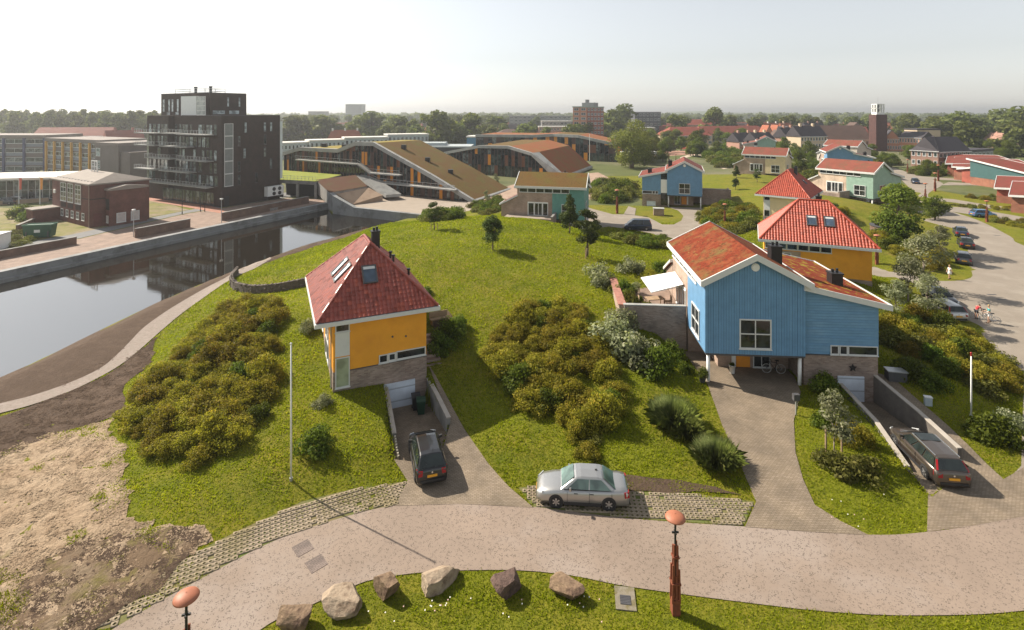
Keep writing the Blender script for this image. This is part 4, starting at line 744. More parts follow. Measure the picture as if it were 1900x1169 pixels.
# ================================================================ dark apartment tower
ap = thing('apartment_tower', 'dark brick apartment tower with stacked steel balconies beside the canal', 'apartment building', (-62.3, 115.6, 0), R(61.3))
wallpart(ap, 'main_wall', BRICK_D, (0, 0, -.3, 14.6, 14.6, 19.7), (1.3, 14.6, -.3, 14.6, 20, 19.65), (0, 20, -.3, 14.6, 28.9, 19.7)); wallpart(ap, 'penthouse_wall', BRICK_D, (3.2, 9.2, 19.7, 12.3, 28.9, 24.9))
wallpart(ap, 'roof_edge', DGREY, (-.04, -.04, 19.7, 14.64, .25, 19.8), (-.04, .25, 19.7, .25, 14.6, 19.8), (14.3, .25, 19.7, 14.64, 28.9, 19.8), (3.15, 9.15, 24.9, 12.35, 28.95, 25.0))
LGL = M_glass('lit_window_glass', (.3, .36, .38), .08, .5); MGL = M_glass('mid_window_glass', (.12, .14, .14), .08, .7)
for fr_ in range(5): window(ap, (.6, -.02, 4.4 + fr_ * 2.73), (1, 0, 0), 2.05, 2.7, 1, 1, bar=.1, gl=M_board('louvre_panel', (.2, .22, .21), .12) if fr_ == 0 else bpy.data.materials['louvre_panel'], name='stair_panel', proud=.08)
for x, z, h, g in ((5.3, 15.9, 2.3, LGL), (10.2, 16, 2.1, LGL), (11.85, 16, 2.1, LGL), (3.75, 13, 2.2, MGL), (5.05, 10.2, 2.2, LGL), (10.25, 13, 2.3, GLASS), (10.2, 10.2, 2.3, MGL), (11.8, 7.3, 2.4, MGL), (3.75, 7.3, 2.3, GLASS), (3.75, 4.4, 2.2, MGL), (8, 4.4, 2.3, GLASS)): window(ap, (x, -.02, z), (1, 0, 0), .62, h, 1, 1, gl=g, fr=DGREY, bar=.05)
wallpart(ap, 'corner_glazing', M('pale_corner_glass', (.6, .66, .66), .2, .1, .5), (14.61, -.02, 4.7, 15.3, 1.6, 18.3)); wallpart(ap, 'glazing_bar', TRIM, *[(14.6, -.06, 4.7 + i * 2.26, 15.34, -.021, 4.78 + i * 2.26) for i in range(7)])
wallpart(ap, 'side_door', BLACK, (.6, -.05, 0, 1.7, -.002, 2.3))
ac = thing('air_conditioner', 'white air conditioning unit with four fans on the side of the dark tower', 'air conditioner', (-62.3, 115.6, 0), R(61.3)); wallpart(ac, 'casing', WHITE, (10.3, -1.3, 1.0, 14.6, -.1, 3.2)); wallpart(ac, 'frame', DGREY, (10.3, -1.3, .3, 10.45, -.1, 1.), (14.4, -1.3, .3, 14.6, -.1, 1.))
for i in range(4): MB().cyl((12.0 + (i % 2) * 1.5, -1.34, 1.55 + (i // 2) * 1.05), (12.0 + (i % 2) * 1.5, -1.302, 1.55 + (i // 2) * 1.05), .45, n=14).build('fan', BLACK, ac)
for fl in range(5):                                              # rows of tall windows behind the balconies
    z = 4.45 + fl * 2.77
    for y in (1.6, 3.2, 4.4, 6.0, 7.3, 9.2, 10.6, 12.2, 13.4, 20.6, 22.0, 23.4, 25.4, 27.0):
        if (fl * 7 + int(y * 3)) % 5 == 0: continue
        window(ap, (-.02, y + .95, z), (0, -1, 0), .95 if int(y * 2 + fl) % 3 else 1.3, 2.2, 1, 1, n=(-1, 0, 0), fr=DGREY, gl=(MGL, GLASS2, GLASS, LGL)[(fl * 3 + int(y)) % 4], bar=.05)
    for y in (15.2, 17, 18.6): window(ap, (1.28, y + 1, z), (0, -1, 0), 1., 2.2, 1, 1, n=(-1, 0, 0), fr=DGREY, gl=MGL, bar=.05)
for i in range(15): window(ap, (-.02, 2.6 + (i + 1) * 1.3, .25), (0, -1, 0), 1.26, 2.7, 1, 1, n=(-1, 0, 0), fr=DGREY, gl=(GLASS2, MGL, GLASS)[i % 3], bar=.06, name='shop_window')
def balcony(y0, y1, z, dpt=1.9):
    b = wallpart(ap, 'balcony', CONC_L, (-dpt, y0, z, -.06, y1, z + .22)); m = MB(); n = int((y1 - y0) / 1.2) + 1
    for h in (.45, .75, 1.05): m.bar((-dpt + .05, y0 + .04, z + h), (-dpt + .05, y1 - .04, z + h), .05 if h > 1 else .03); [m.bar((-dpt + .05, yy, z + h), (-.06, yy, z + h), .05 if h > 1 else .03) for yy in (y0 + .04, y1 - .04)]
    for i in range(n + 1): yy = y0 + .06 + (y1 - y0 - .12) * i / n; m.bar((-dpt + .05, yy, z + .2), (-dpt + .05, yy, z + 1.07), .05)
    m.build('railing', STEEL, b); return b
for y0, y1, z in ((22.3, 31, 15.45), (13.7, 19.6, 15.55), (2.6, 13.6, 15.45), (22.4, 31, 12.6), (9.7, 20.3, 12.6), (16, 26.5, 9.75), (2.6, 13.6, 9.75), (22.2, 31, 7.0), (8.8, 20.5, 7.0), (2.6, 26.5, 4.1)): balcony(y0, y1, z)
wallpart(ap, 'corner_glass_strip', GLASSC, (-.05, 28.2, .6, -.021, 28.9, 15.4))
wallpart(ap, 'glass_lift_box', M('white_cladding', (.68, .72, .72), .35, .05), (2.6, 13.5, 19.7, 3.19, 19.5, 24.2)); window(ap, (2.6, 13.4, 19.8), (0, -1, 0), 3.6, 4.3, 1, 4, n=(-1, 0, 0), gl=M_glass('pale_glass', (.28, .33, .31), .1, .2), bar=.09, name='lift_window')
for y in (21.4, 23.6, 25, 27.3): window(ap, (3.18, y + .8, 20.6), (0, -1, 0), .8, 3.0, 1, 1, n=(-1, 0, 0), gl=LGL, fr=DGREY, bar=.05)
for y in (21.4, 25): window(ap, (3.18, y + 1.4, 19.8), (0, -1, 0), 1.4, .7, 1, 1, n=(-1, 0, 0), gl=LGL, fr=DGREY, bar=.05)
for x, z, w, h in ((7.3, 21.8, .5, 2.2), (10.2, 21.8, .5, 2.2), (3.8, 20., 3.0, .9), (7.8, 20., 2.6, .9)): window(ap, (x, 9.18, z), (1, 0, 0), w, h, 1, 1, gl=LGL, fr=DGREY, bar=.05)
m = MB()
for h in (.5, 1.1):
    for a, b in (((5, 14, 0), (10, 14, 0)), ((10, 14, 0), (10, 26, 0)), ((5, 14, 0), (5, 26, 0)), ((5, 26, 0), (10, 26, 0))): m.bar((a[0], a[1], 25 + h), (b[0], b[1], 25 + h), .11)
for a in ((5, 14), (10, 14), (10, 26), (5, 26), (5, 20), (10, 20), (7.5, 14)): m.bar((a[0], a[1], 25), (a[0], a[1], 26.1), .11)
m.build('roof_railing', STEEL, ap)
for y in (15, 21): MB().cyl((7, y, 24.9), (7, y, 26.4), .32, n=10).cyl((7, y, 26.4), (7, y, 26.7), .42, n=10).build('roof_vent', BLACK, ap)
# ================================================================ old pump house
ph = thing('pump_house', 'old red brown brick pump house with tall windows and pale roof beside the green skip', 'brick building', (-74.6, 95.3, 0), R(58.06))
PLR = M('pale_felt_roof', (0.2448, 0.2108, 0.1836), .85, .12, .6)
wallpart(ph, 'brick_wall', BRICK_R, (0, 0, -.4, 9.5, 16.8, 7.6)); MB().add([(-.35, -.35, 7.75), (9.8, -.35, 7.75), (9.8, 17.1, 7.75), (-.35, 17.1, 7.75), (4.7, 2.5, 9.2), (4.7, 14.2, 9.2), (-.35, -.35, 7.5), (9.8, -.35, 7.5), (9.8, 17.1, 7.5), (-.35, 17.1, 7.5)], [(0, 1, 4), (1, 2, 5, 4), (2, 3, 5), (3, 0, 4, 5), (0, 6, 7, 1), (1, 7, 8, 2), (2, 8, 9, 3), (3, 9, 6, 0), (9, 8, 7, 6)]).build('roof', PLR, ph)
wallpart(ph, 'side_block', BRICK_R, (2.3, -1.6, -.4, 8.4, -.004, 6.4)); MB().prism([(2.1, -1.8, 6.4), (8.6, -1.8, 6.4), (8.6, -1.8, 6.75), (5, -1.8, 7.2), (2.1, -1.8, 6.7)], (0, 1.79, 0)).build('side_block_roof', PLR, ph)
for i in range(12): MB().box(0, 0, 0, .35, .35, .16).build('snow_guard', DGREY, ph, loc=(.5, .9 + i * 1.35, 7.93))
for y in (10.2, 7.05, 3.7): window(ph, (-.03, y + 2.6, 3.8), (0, -1, 0), 2.6, 3.5, 2, 4, n=(-1, 0, 0), bar=.13, pane_split=False); wallpart(ph, 'brick_apron', BRICK_D, (-.05, y + .2, 2.7, -.004, y + 2.4, 3.6))
for i in range(5): window(ph, (-.03, 12.6 - i * 2.3, 1.0), (0, -1, 0), 1.15, 1.35, 2, 2, n=(-1, 0, 0), bar=.1, pane_split=False)
window(ph, (3.4, -1.63, .5), (1, 0, 0), 1.5, 1.75, 1, 1, gl=M('boarded_panel', (.5, .45, .42), .7), bar=.1); window(ph, (5.7, -1.63, .55), (1, 0, 0), 1.4, 1.7, 1, 1, gl=bpy.data.materials['boarded_panel'], bar=.1)
for x in (2.6, 2.6): pass
for i in range(4): window(ph, (2.28, -.35 - i * .36, 3.), (0, -1, 0), .22, 1.9, 1, 1, n=(-1, 0, 0), fr=BRICK_D, bar=.03)
window(ph, (2.28, -.5, .6), (0, -1, 0), .8, 1.3, 1, 1, n=(-1, 0, 0), gl=bpy.data.materials['boarded_panel']); dr = wallpart(ph, 'door', M('dark_red_door', (.12, .03, .025), .6), (.5, -.06, -.1, 1.8, -.003, 2.4)); MB().cyl((-.08, .3, 0), (-.08, .3, 7.5), .08, n=8).build('downpipe', M('copper_pipe', (.3, .22, .18), .6), ph)
wallpart(ph, 'band', BRICK_D, (-.03, -.03, 4.9, 0, 3.4, 5.1), (-.03, -.03, 4.9, 2.27, -.001, 5.1)); MB().box(-.2, 15, 5, -.01, 15.8, 5.7).build('alarm_box', WHITE, ph)
wallpart(ph, 'annex', BRICK_R, (-4.0, 13.3, -.4, -.02, 16.5, 2.4)); wallpart(ph, 'annex_roof', PLR, (-4.2, 13.1, 2.4, 0, 16.7, 2.6)); wallpart(ph, 'roof_hatch', TRIM, (4, 8, 9.1, 4.15, 8.15, 11.2), (4, 10.4, 9.1, 4.15, 10.55, 11.2), (4.0, 8.15, 11.0, 4.15, 10.4, 11.2), (4, 8.15, 10.0, 4.15, 10.4, 10.12), (4, 9.2, 9.1, 4.15, 9.35, 11)); 
low_wall(P(32, 428), P(85, 405), .9, BR2, 'low brown brick wall beside the pump house annex', group=None)
# skip, white hut, shop front with flags
sk = thing('waste_skip', 'large green waste skip on the waste ground by the canal', 'skip', tuple(P(69, 443)), R(12)); sk.scale = (.64, .64, .9); GRN = M('green_skip_paint', (.008, .065, .035), .5, .2, 1)
MB().prism([(-2.9, 0, .2), (2.7, 0, .2), (3.2, 0, 2.4), (-3.3, 0, 2.4)], (0, 2.4, 0)).build('container', GRN, sk); wallpart(sk, 'rim', M('green_rim', (.06, .17, .11), .5), (-3.4, -.1, 2.4, 3.3, 0, 2.55), (-3.4, 2.4, 2.4, 3.3, 2.5, 2.55), (-3.4, 0, 2.4, -3.3, 2.4, 2.55), (3.2, 0, 2.4, 3.3, 2.4, 2.55)); wallpart(sk, 'label_plate', TRIM, (-.7, -.05, 1.1, .6, -.002, 1.6)); [wallpart(sk, 'bracket', DGREY, (x, -.12, .2, x + .3, -.01, 1.3)) for x in (-2.6, 2.2)]
hut = thing('site_hut', 'white site hut at the left edge of the quay', 'hut', tuple(P(-44, 466)), R(10)); wallpart(hut, 'hut_wall', WHITE, (-3, 0, 0, 2.9, 2.4, 2.2)); wallpart(hut, 'hut_roof', TRIM, (-3.1, -.1, 2.2, 3, 2.5, 2.35)); wallpart(hut, 'hut_door', STEEL, (1.2, -.05, .05, 2.1, -.003, 2.0))
sh = thing('shop_building', 'low glass fronted shop with white flat roof and flags behind the pump house', 'shop', tuple(P(112, 372)), math.atan2(-8, -36) + math.pi); LS = 40
wallpart(sh, 'roof', M('white_roof', (.72, .69, .64), .7, .05), (-LS, -1.5, 5.1, 1, 12, 5.6)); wallpart(sh, 'back_wall', DGREY, (-LS, 1.2, 0, 0, 12, 5.1)); wallpart(sh, 'blue_panel', M('blue_panel', (.1, .36, .62), .5), (-25.5, -1.2, .1, -16.6, -.8, 5.0)); wallpart(sh, 'white_post', WHITE, (-16.5, -1.3, .1, -15.8, -.8, 5.0))
for i in range(11): window(sh, (-15.5 + i * 1.42, 1.15, .3), (1, 0, 0), 1.4, 4.4, 1, 2, gl=(GLASS, MGL, GLASS2)[i % 3], fr=STEEL, bar=.07, name='shop_window')
low_wall(P(-80, 386), P(90, 374), .9, M('tan_wall', (.34, .25, .17), .8), 'long low tan wall in front of the glass shop', group=None)
for x, c, lb in ((35, (.6, .12, .08), 'white flagpole with a hanging red flag before the shop'), (74, (.75, .3, .05), 'white flagpole with a hanging orange flag before the shop')):
    p = P(x, 379); f = thing('flagpole', lb, 'flagpole', p, 0, 'flagpoles before the shop'); MB().cyl((0, 0, 0), (0, 0, 6.2), .09, .05, 8).build('pole', WHITE, f); MB().prism([(.05, 0, 5.9), (.55, .1, 5.8), (.5, .05, 3.3), (.05, 0, 3.2)], (0, .06, 0)).build('flag', M('flag_cloth', c, .8), f)
for i, (x, c) in enumerate(((22, 'dark red'), (40, 'white'))):
    pass
# ================================================================ office school blocks with coloured piers at the far left
def slab_block(lab, a, b, h, dep, nb, pier, wall, z0=0., floors=4):
    A, B = Vector(a), Vector(b); t = thing('office_block', lab, 'office building', (A.x, A.y, 0), math.atan2(B.y - A.y, B.x - A.x), 'office blocks behind the shop'); L = (B - A).length
    wallpart(t, 'wall', wall, (0, 0, -.5, L, dep, h)); wallpart(t, 'roof_edge', M('tan_roof_edge', (.2, .17, .15), .8) if 'tan_roof_edge' not in bpy.data.materials else bpy.data.materials['tan_roof_edge'], (-.5, -.5, h, L + .5, dep, h + 1.0)); w = L / nb
    for i in range(nb):
        for f in range(floors):
            hh = h / floors; window(t, (i * w + .35, -.05, f * hh + 1.2), (1, 0, 0), w - .7, hh - 1.5, 2, 1, gl=(MGL, GLASS, GLASS2)[(i * 2 + f) % 3], bar=.12); wallpart(t, 'spandrel', (PALEB, GBRK, PALEB)[(i + f) % 3], (i * w + .35, -.08, f * hh + .2, (i + 1) * w - .35, -.003, f * hh + 1.1))
    for i in range(nb + 1): wallpart(t, 'pier', pier, (i * w - .3, -.6, -.5, i * w + .3, -.09, h))
    return t, L
PALEB = M('pale_blue_spandrel', (.2, .225, .27), .6); BLUEP = M('blue_pier', (.03, .045, .13), .6); YELP = M('yellow_pier', (.62, .33, .04), .6); GBRK = M('grey_brown_wall', (.17, .145, .13), .85, .08, .5)
slab_block('grey office block with dark blue piers at the far left', PD(-140, 325, 178).xy, PD(84, 325, 176).xy, 12, 14, 6, BLUEP, GBRK)
t, L = slab_block('office block with yellow piers and a blank brown end wall left of the tower', PD(88, 325, 172).xy, PD(186, 325, 158).xy, 11.3, 13, 6, YELP, GBRK)
wallpart(t, 'end_block', GBRK, (L + .32, -1.5, -.5, L + 12.5, 12, 10.9)); wallpart(t, 'end_step', GBRK, (L + 12.51, -1, -.5, L + 17, 10, 9.3)); wallpart(t, 'end_roof_edge', bpy.data.materials['tan_roof_edge'], (L + .3, -1.7, 10.9, L + 12.7, 12, 11.8))
for z in (1.5, 4.2, 7.8): window(t, (L + .9, -1.52, z), (1, 0, 0), 2.2, 2.3, 1, 2, gl=LGL, bar=.1)
# ================================================================ school with folded sedum roofs
def folded(label, pts, zt, off, roofmats, bays, seed, base=0., dz=.3, fas=1.0, dark=.5, thick=.5):
    """facade polyline points (plan) with roof heights; roof planes run back by off"""
    o0 = Vector((pts[0][0], pts[0][1], 0)); t = thing('school_wing', label, 'school', o0); V = [Vector((x, y, z)) - o0 for (x, y), z in zip(pts, zt)]; off = Vector((*off, dz)); n = len(V)
    for i in range(n - 1):
        a, b = V[i], V[i + 1]; up = Vector((0, 0, .12)); MB().prism([a + up, b + up, b + off + up, a + off + up], (0, 0, -.4)).build('roof', roofmats[i % len(roofmats)], t)
    d = off.normalized(); d.z = 0; m = MB()
    for i in range(n - 1):
        a, b = V[i] - d * .5, V[i + 1] - d * .5; z1, z0 = Vector((0, 0, .35)), Vector((0, 0, -fas + .35)); m.prism([a + z1, b + z1, b + z0, a + z0], d * (thick + .5))
    a, b = V[0], V[-1]; m.prism([V[-1] + Vector((0, 0, .3)), V[-1] + off + Vector((0, 0, .3)), V[-1] + off - Vector((0, 0, .3)), V[-1] - Vector((0, 0, .3))], (V[-1] - V[-2]).normalized() * .6); m.build('concrete_fascia', CONC_L, t)
    # facade panels following the roof line
    r = random.Random(seed); tot = sum((Vector((V[i + 1] - V[i]).to_2d())).length for i in range(n - 1)); mats = [GLASS, GLASS2, GLASS, MGL, WOOD, GLASS, WOOD2, GLASS2, GLASS, GLASS]
    def at(s):
        for i in range(n - 1):
            l = (V[i + 1] - V[i]).to_2d().length
            if s <= l + 1e-6 or i == n - 2: return V[i].lerp(V[i + 1], min(1, s / l))
            s -= l
    fl = 0
    for k in range(bays):
        a, b = at(tot * k / bays), at(tot * (k + 1) / bays); za, zb = a.z - fas + .4, b.z - fas + .4; zl = base
        while zl < max(za, zb) - .3:
            zh = min(zl + 3.4, 99); q = [Vector((a.x, a.y, zl)), Vector((b.x, b.y, zl)), Vector((b.x, b.y, min(zh, max(zb, zl + .02)))), Vector((a.x, a.y, min(zh, max(za, zl + .02))))]
            MB().prism([p + d * .3 for p in q], d * .1).build('facade_panel', ORANGE if r.random() < .09 else r.choice(mats), t); zl += 3.4
        if za > base + .3: MB().bar((a.x + d.x * .22, a.y + d.y * .22, base), (a.x + d.x * .22, a.y + d.y * .22, za), .12).build('mullion', MULL, t)
    zf = base + 3.4
    MB().prism([Vector((p.x, p.y, base - 1)) + d * 1. for p in (V[0], V[-1])] + [Vector((p.x, p.y, base - 1)) + d * 1.4 for p in (V[-1], V[0])], (0, 0, .9)).build('plinth', CONC, t)
    mb = MB()
    for i in range(n - 1): a, b = V[i] + d * .45, V[i + 1] + d * .45; mb.prism([Vector((a.x, a.y, base - .5)), Vector((b.x, b.y, base - .5)), Vector((b.x, b.y, max(b.z - .3, base - .4))), Vector((a.x, a.y, max(a.z - .3, base - .4)))], off - d * 1.0)
    mb.build('body', DGREY, t); return t, V, d, off, at, tot
WOOD = M('brown_wood_panel', (.18, .07, .035), .7, .2); WOOD2 = M('dark_wood_panel', (.09, .05, .04), .7, .2); MULL = M('brown_mullion', (.13, .085, .07), .6)
SEDUM_Y = M_ground('yellow_sedum', [((.24, .19, .04), 1, 0, 1), ((.19, .16, .035), .4, .45, .65), ((.26, .13, .035), 1, .55, .7)], .5, 6, .05)
fa = lambda t: (-13.9 - 14.4 * t, 125 + 8.5 * t)
w1, V1, d1, off1, at1, tot1 = folded('school wing with a long brown sedum roof sloping down to the right', [fa(3.62), fa(3.18), fa(2.26), fa(1.873), fa(1.48), fa(.34), fa(-.36)], [8.6, 10.3, 10.3, 12.4, 12.5, 5.3, .4], (8, 22), [SEDUM_Y, SEDUM_Y, SEDUM_Y, SEDUM_Y, SEDUM_B, SEDUM_B], 60, 3, base=.0, dz=-.4)
for k in (.3, .55, .78): p = V1[4].lerp(V1[6], k - .15) + off1 * (.3 + .1 * k); MB().box(-.6, -.6, 0, .6, .6, 1.3).build('roof_light', BLACK, w1, loc=p)
for i in (1.2, 1.75): p = V1[1].lerp(V1[2], i - 1) + off1 * .3; MB().box(-.7, -.7, 0, .7, .7, 1.2).build('roof_light', BLACK, w1, loc=p)
def gallery(par, pts, dep, d, name='walkway'):
    m = MB(); r = MB()
    for a, b in zip(pts[:-1], pts[1:]):
        a, b = Vector(a), Vector(b); m.prism([a, b, b - d * dep, a - d * dep], (0, 0, .3)); n = max(1, int((b - a).length / 2.2)); e = d * (dep - .05)
        for h in (.7, 1.3): r.bar(a - e + Vector((0, 0, h)), b - e + Vector((0, 0, h)), .08)
        for i in range(n + 1): p = a.lerp(b, i / n) - e; r.bar(p + Vector((0, 0, .3)), p + Vector((0, 0, 1.32)), .06)
    o = m.build(name, CONC_L, par); r.build('railing', STEEL, o)
def fz(t, z): x, y = fa(t); x0, y0 = fa(3.62); return Vector((x - x0, y - y0, z))
gallery(w1, [fz(3.2, 7.0), fz(1.75, 6.9), fz(1.5, 4.9), fz(.9, 4.9)], 1.8, d1); gallery(w1, [fz(1.5, 3.6), fz(1.3, 2.7), fz(-.1, 2.5)], 1.8, d1)
w2, V2, d2_, off2, at2, tot2 = folded('school hall with a tall dark glass front and rust coloured sedum roof', [(-23, 184), (-10.9, 176), (-1.1, 170.5), (6.0, 165.6), (13.6, 160.9)], [6.6, 9.3, 9.5, 7.7, .6], (15, 33), [SEDUM_Y, SEDUM_B, M_ground('rust_sedum', [((.24, .085, .035), 1, 0, 1), ((.19, .12, .04), .25, .45, .65), ((.27, .075, .03), 1, .52, .7)], .5, 6, .05), bpy.data.materials['rust_sedum'] if 'rust_sedum' in bpy.data.materials else SEDUM_B, SEDUM_B], 34, 5, dz=.4, fas=.9)
MB().prism([V2[3] + Vector((0, 0, .36)) - d2_ * .6, V2[4] + Vector((0, 0, .36)) - d2_ * .6, V2[4] + Vector((4, -2.4, -.5)), V2[3] + Vector((2.5, 1.5, .36))], (0, 0, -.7)).build('concrete_slope', CONC_L, w2)
w3, V3, d3, off3, at3, tot3 = folded('farther school wing with a flat red roof and white roof edge', [(-16, 238), (9, 236), (18, 235), (28, 228), (40, 222), (52, 219)], [10.4, 10.2, 10.7, 10.5, 7.9, 7.8], (8, 26), [bpy.data.materials['rust_sedum'], bpy.data.materials['rust_sedum'], SEDUM_B], 40, 9, dz=0, fas=1.2)
wallpart(w3, 'white_canopy', TRIM, (60, -22, 3.2, 74, -19, 4.6)); 
plt = thing('flat_roof_hall', 'low hall with pale flat roofs between the two big school wings', 'school', (-28, 205, 0)); wallpart(plt, 'hall_wall', DGREY, (-18, 0, 0, 12, 14, 7)); wallpart(plt, 'flat_roof', M('pale_blue_roof', (.36, .4, .41), .7), (-18.5, -.5, 7, 12.5, 14.5, 7.5), (-14, 3, 7.5, 2, 12, 8.6))
# raised deck over the school car park
LAWN_B = M_ground('deck_lawn', [((.22, .24, .04), 1, 0, 1), ((.16, .2, .03), .3, .45, .65)], .4, 6, .05)
dk = thing('car_park_deck', 'concrete car park deck with a bright green lawn on top beside the tower', 'car park', (-50, 130, 0))
a0, a1 = Vector((-56.5, 131, 0)), Vector((-46.5, 127.5, 0)); back0, back1 = Vector((-66, 153, 0)), Vector((-44.5, 141, 0)); O_ = Vector((-50, 130, 0))
lp = [p - O_ for p in (a0, a1, back1, back0)]; zz = Vector((0, 0, 4.05)); MB().prism([p + zz for p in lp], (0, 0, -.8)).build('deck', CONC, dk); MB().prism([p * .99 + Vector((0, 0, 4.12)) for p in lp], (0, 0, -.06)).build('deck_lawn', LAWN_B, dk)
MB().prism([p * .9 + Vector((0, 2.5, 0)) for p in lp], (0, 0, 3.2)).build('opening_shade', M('car_park_shade', (.03, .03, .032), .9), dk);  # solid near-black block stands in for the shade under the deck
for k in (0, .5, 1): p = (a0 - O_).lerp(a1 - O_, k); MB().box(-.3, 0, -.3, .3, .6, 3.3).build('pillar', CONC, dk, loc=p)
m = MB(); q0, q1 = a0 - O_, a1 - O_
for i in range(11): p = q0.lerp(q1, i / 10); m.bar(p + Vector((0, .3, 4)), p + Vector((0, .3, 5.1)), .05)
for h in (.55, 1.1): m.bar(q0 + Vector((0, .3, 4 + h)), q1 + Vector((0, .3, 4 + h)), .05)
m.build('railing', STEEL, dk)
s1 = [PD(586, 334, 130), PD(660, 325, 138), PD(682, 346, 127), PD(612, 358, 119.5)]; ss = thing('sedum_slope', 'brown sedum covered sloping roof beside the school stairs', 'sloping roof', (s1[0].x, s1[0].y, 0)); sp = [p - Vector((s1[0].x, s1[0].y, 0)) for p in s1]; MB().prism(sp, (0, 0, -3)).build('slope_body', CONC, ss); MB().prism([p * .995 + Vector((0, 0, .1)) for p in sp], (0, 0, -.08)).build('sedum_cover', M_ground('dark_brown_sedum', [((.085, .038, .022), 1, 0, 1), ((.075, .055, .022), .4, .45, .65)], .5, 6, .05), ss)
s2 = [PD(625, 360, 118.5), PD(684, 348, 126.5), PD(710, 362, 124.5), PD(655, 379, 118.5)]; se = thing('earth_slope', 'bare sandy embankment between the canal wall and the school stairs', 'embankment', (s2[0].x, s2[0].y, 0)); MB().prism([p - Vector((s2[0].x, s2[0].y, 0)) for p in s2], (0, 0, -3.5)).build('earth', M_ground('tan_earth', [((.34, .25, .18), 1, 0, 1), ((.26, .18, .13), .4, .45, .65)], .6, 4, .1), se)
stairs = thing('outdoor_stairs', 'long pale concrete stairs between the sedum slope and the school front', 'stairs', (PD(658, 324, 139).x, 139, 0))
A, B = PD(660, 325, 139), PD(716, 362, 124.6); C = PD(684, 324, 141)
wv = Vector((3.2, 1.7, 0))
for i in range(26): p, q_ = A.lerp(B, i / 26), A.lerp(B, (i + 1) / 26); o = Vector((stairs.location.x, 139, 0)); MB().prism([p - o, q_ - o, q_ + wv - o, p + wv - o], (0, 0, -.6)).build('step', CONC_L, stairs) if 0 else MB().prism([Vector((p.x, p.y, p.z)) - o, Vector((q_.x, q_.y, p.z)) - o, Vector((q_.x, q_.y, p.z)) + wv - o, Vector((p.x, p.y, p.z)) + wv - o], (0, 0, -.7)).build('step', CONC_L, stairs)
# ================================================================ far town
def row_house(name, lab, px0, px1, py_base, depth, h_e, h_r, dep, wall, roof, nwin=0, yaw_d=0., group=None, gable=False, cat='house row', z0=0., flr=2, hip=0., chim=0):
    """block whose front runs between two picture columns at the given distance"""
    a = Vector(((px0 - CX) / F * depth, depth, z0)); b = Vector(((px1 - CX) / F * (depth + yaw_d), depth + yaw_d, z0)); L = (b - a).length
    t = thing(name, lab, cat, a, math.atan2(b.y - a.y, b.x - a.x), group); wallpart(t, 'wall', wall, (0, 0, -3, L, dep, h_e))
    if h_r > h_e:
        o = .35; 
        if gable: v = [(-o, -o, h_e - .2), (L / 2, -o, h_r), (L + o, -o, h_e - .2), (-o, dep, h_e - .2), (L / 2, dep, h_r), (L + o, dep, h_e - .2)]; m = MB().add(v, [(0, 3, 4, 1), (1, 4, 5, 2)]); MB().prism([(0, -.003, h_e), (L, -.003, h_e), (L / 2, -.003, h_r - .3)], (0, .3, 0)).build('gable', wall, t)
        else: v = [(-o, -o, h_e - .15), (L + o, -o, h_e - .15), (L + o, dep + o, h_e - .15), (-o, dep + o, h_e - .15), (hip - o * (hip == 0), dep / 2, h_r), (L - hip + o * (hip == 0), dep / 2, h_r)]; m = MB().add(v, [(0, 1, 5, 4), (1, 2, 5), (2, 3, 4, 5), (3, 0, 4), (3, 2, 1, 0)])
        ro = m.build('roof', roof, t)
        for i in range(chim): x = L * (i + .5) / chim; MB().box(x - .5, dep / 2 - .5, h_r - 1, x + .5, dep / 2 + .5, h_r + 1.1).build('chimney', wall, ro)
        MB().bar((-o, -o - .06, h_e - .2), (L + o, -o - .06, h_e - .2), .2).build('gutter', TRIM, ro)
    else: wallpart(t, 'roof_edge', roof, (-.3, -.3, h_e, L + .3, dep + .3, h_e + .7))
    if nwin:
        g = [MGL, GLASS, GLASS2]
        for f in range(flr):
            hh = h_e / flr
            for i in range(nwin):
                w = L / nwin; window(t, (i * w + w * .18, -.02, f * hh + hh * .3), (1, 0, 0), w * .64, hh * .55, 2 if w > 2 else 1, 1, gl=g[(i + f) % 3], bar=.14, pane_split=False)
    return t
RTILE = M('far_red_roof', (0.2088, 0.0493, 0.029), .8, .15, .3); OTILE = M('far_orange_roof', (0.29, 0.087, 0.0406), .8, .15, .3); DTILE = M('far_dark_roof', (0.0435, 0.0377, 0.0435), .7, .15, .3); BTILE = M('far_brown_roof', (0.0986, 0.058, 0.0435), .8, .15, .3)
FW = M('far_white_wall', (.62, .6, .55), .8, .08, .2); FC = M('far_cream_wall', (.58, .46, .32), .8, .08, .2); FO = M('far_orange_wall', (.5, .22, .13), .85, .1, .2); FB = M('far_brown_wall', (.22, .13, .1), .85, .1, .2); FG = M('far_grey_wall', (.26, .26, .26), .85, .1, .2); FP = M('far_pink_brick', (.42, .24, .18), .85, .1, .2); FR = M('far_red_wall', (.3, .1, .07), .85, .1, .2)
PBG = M('pale_green_panel', (.42, .47, .47), .6)
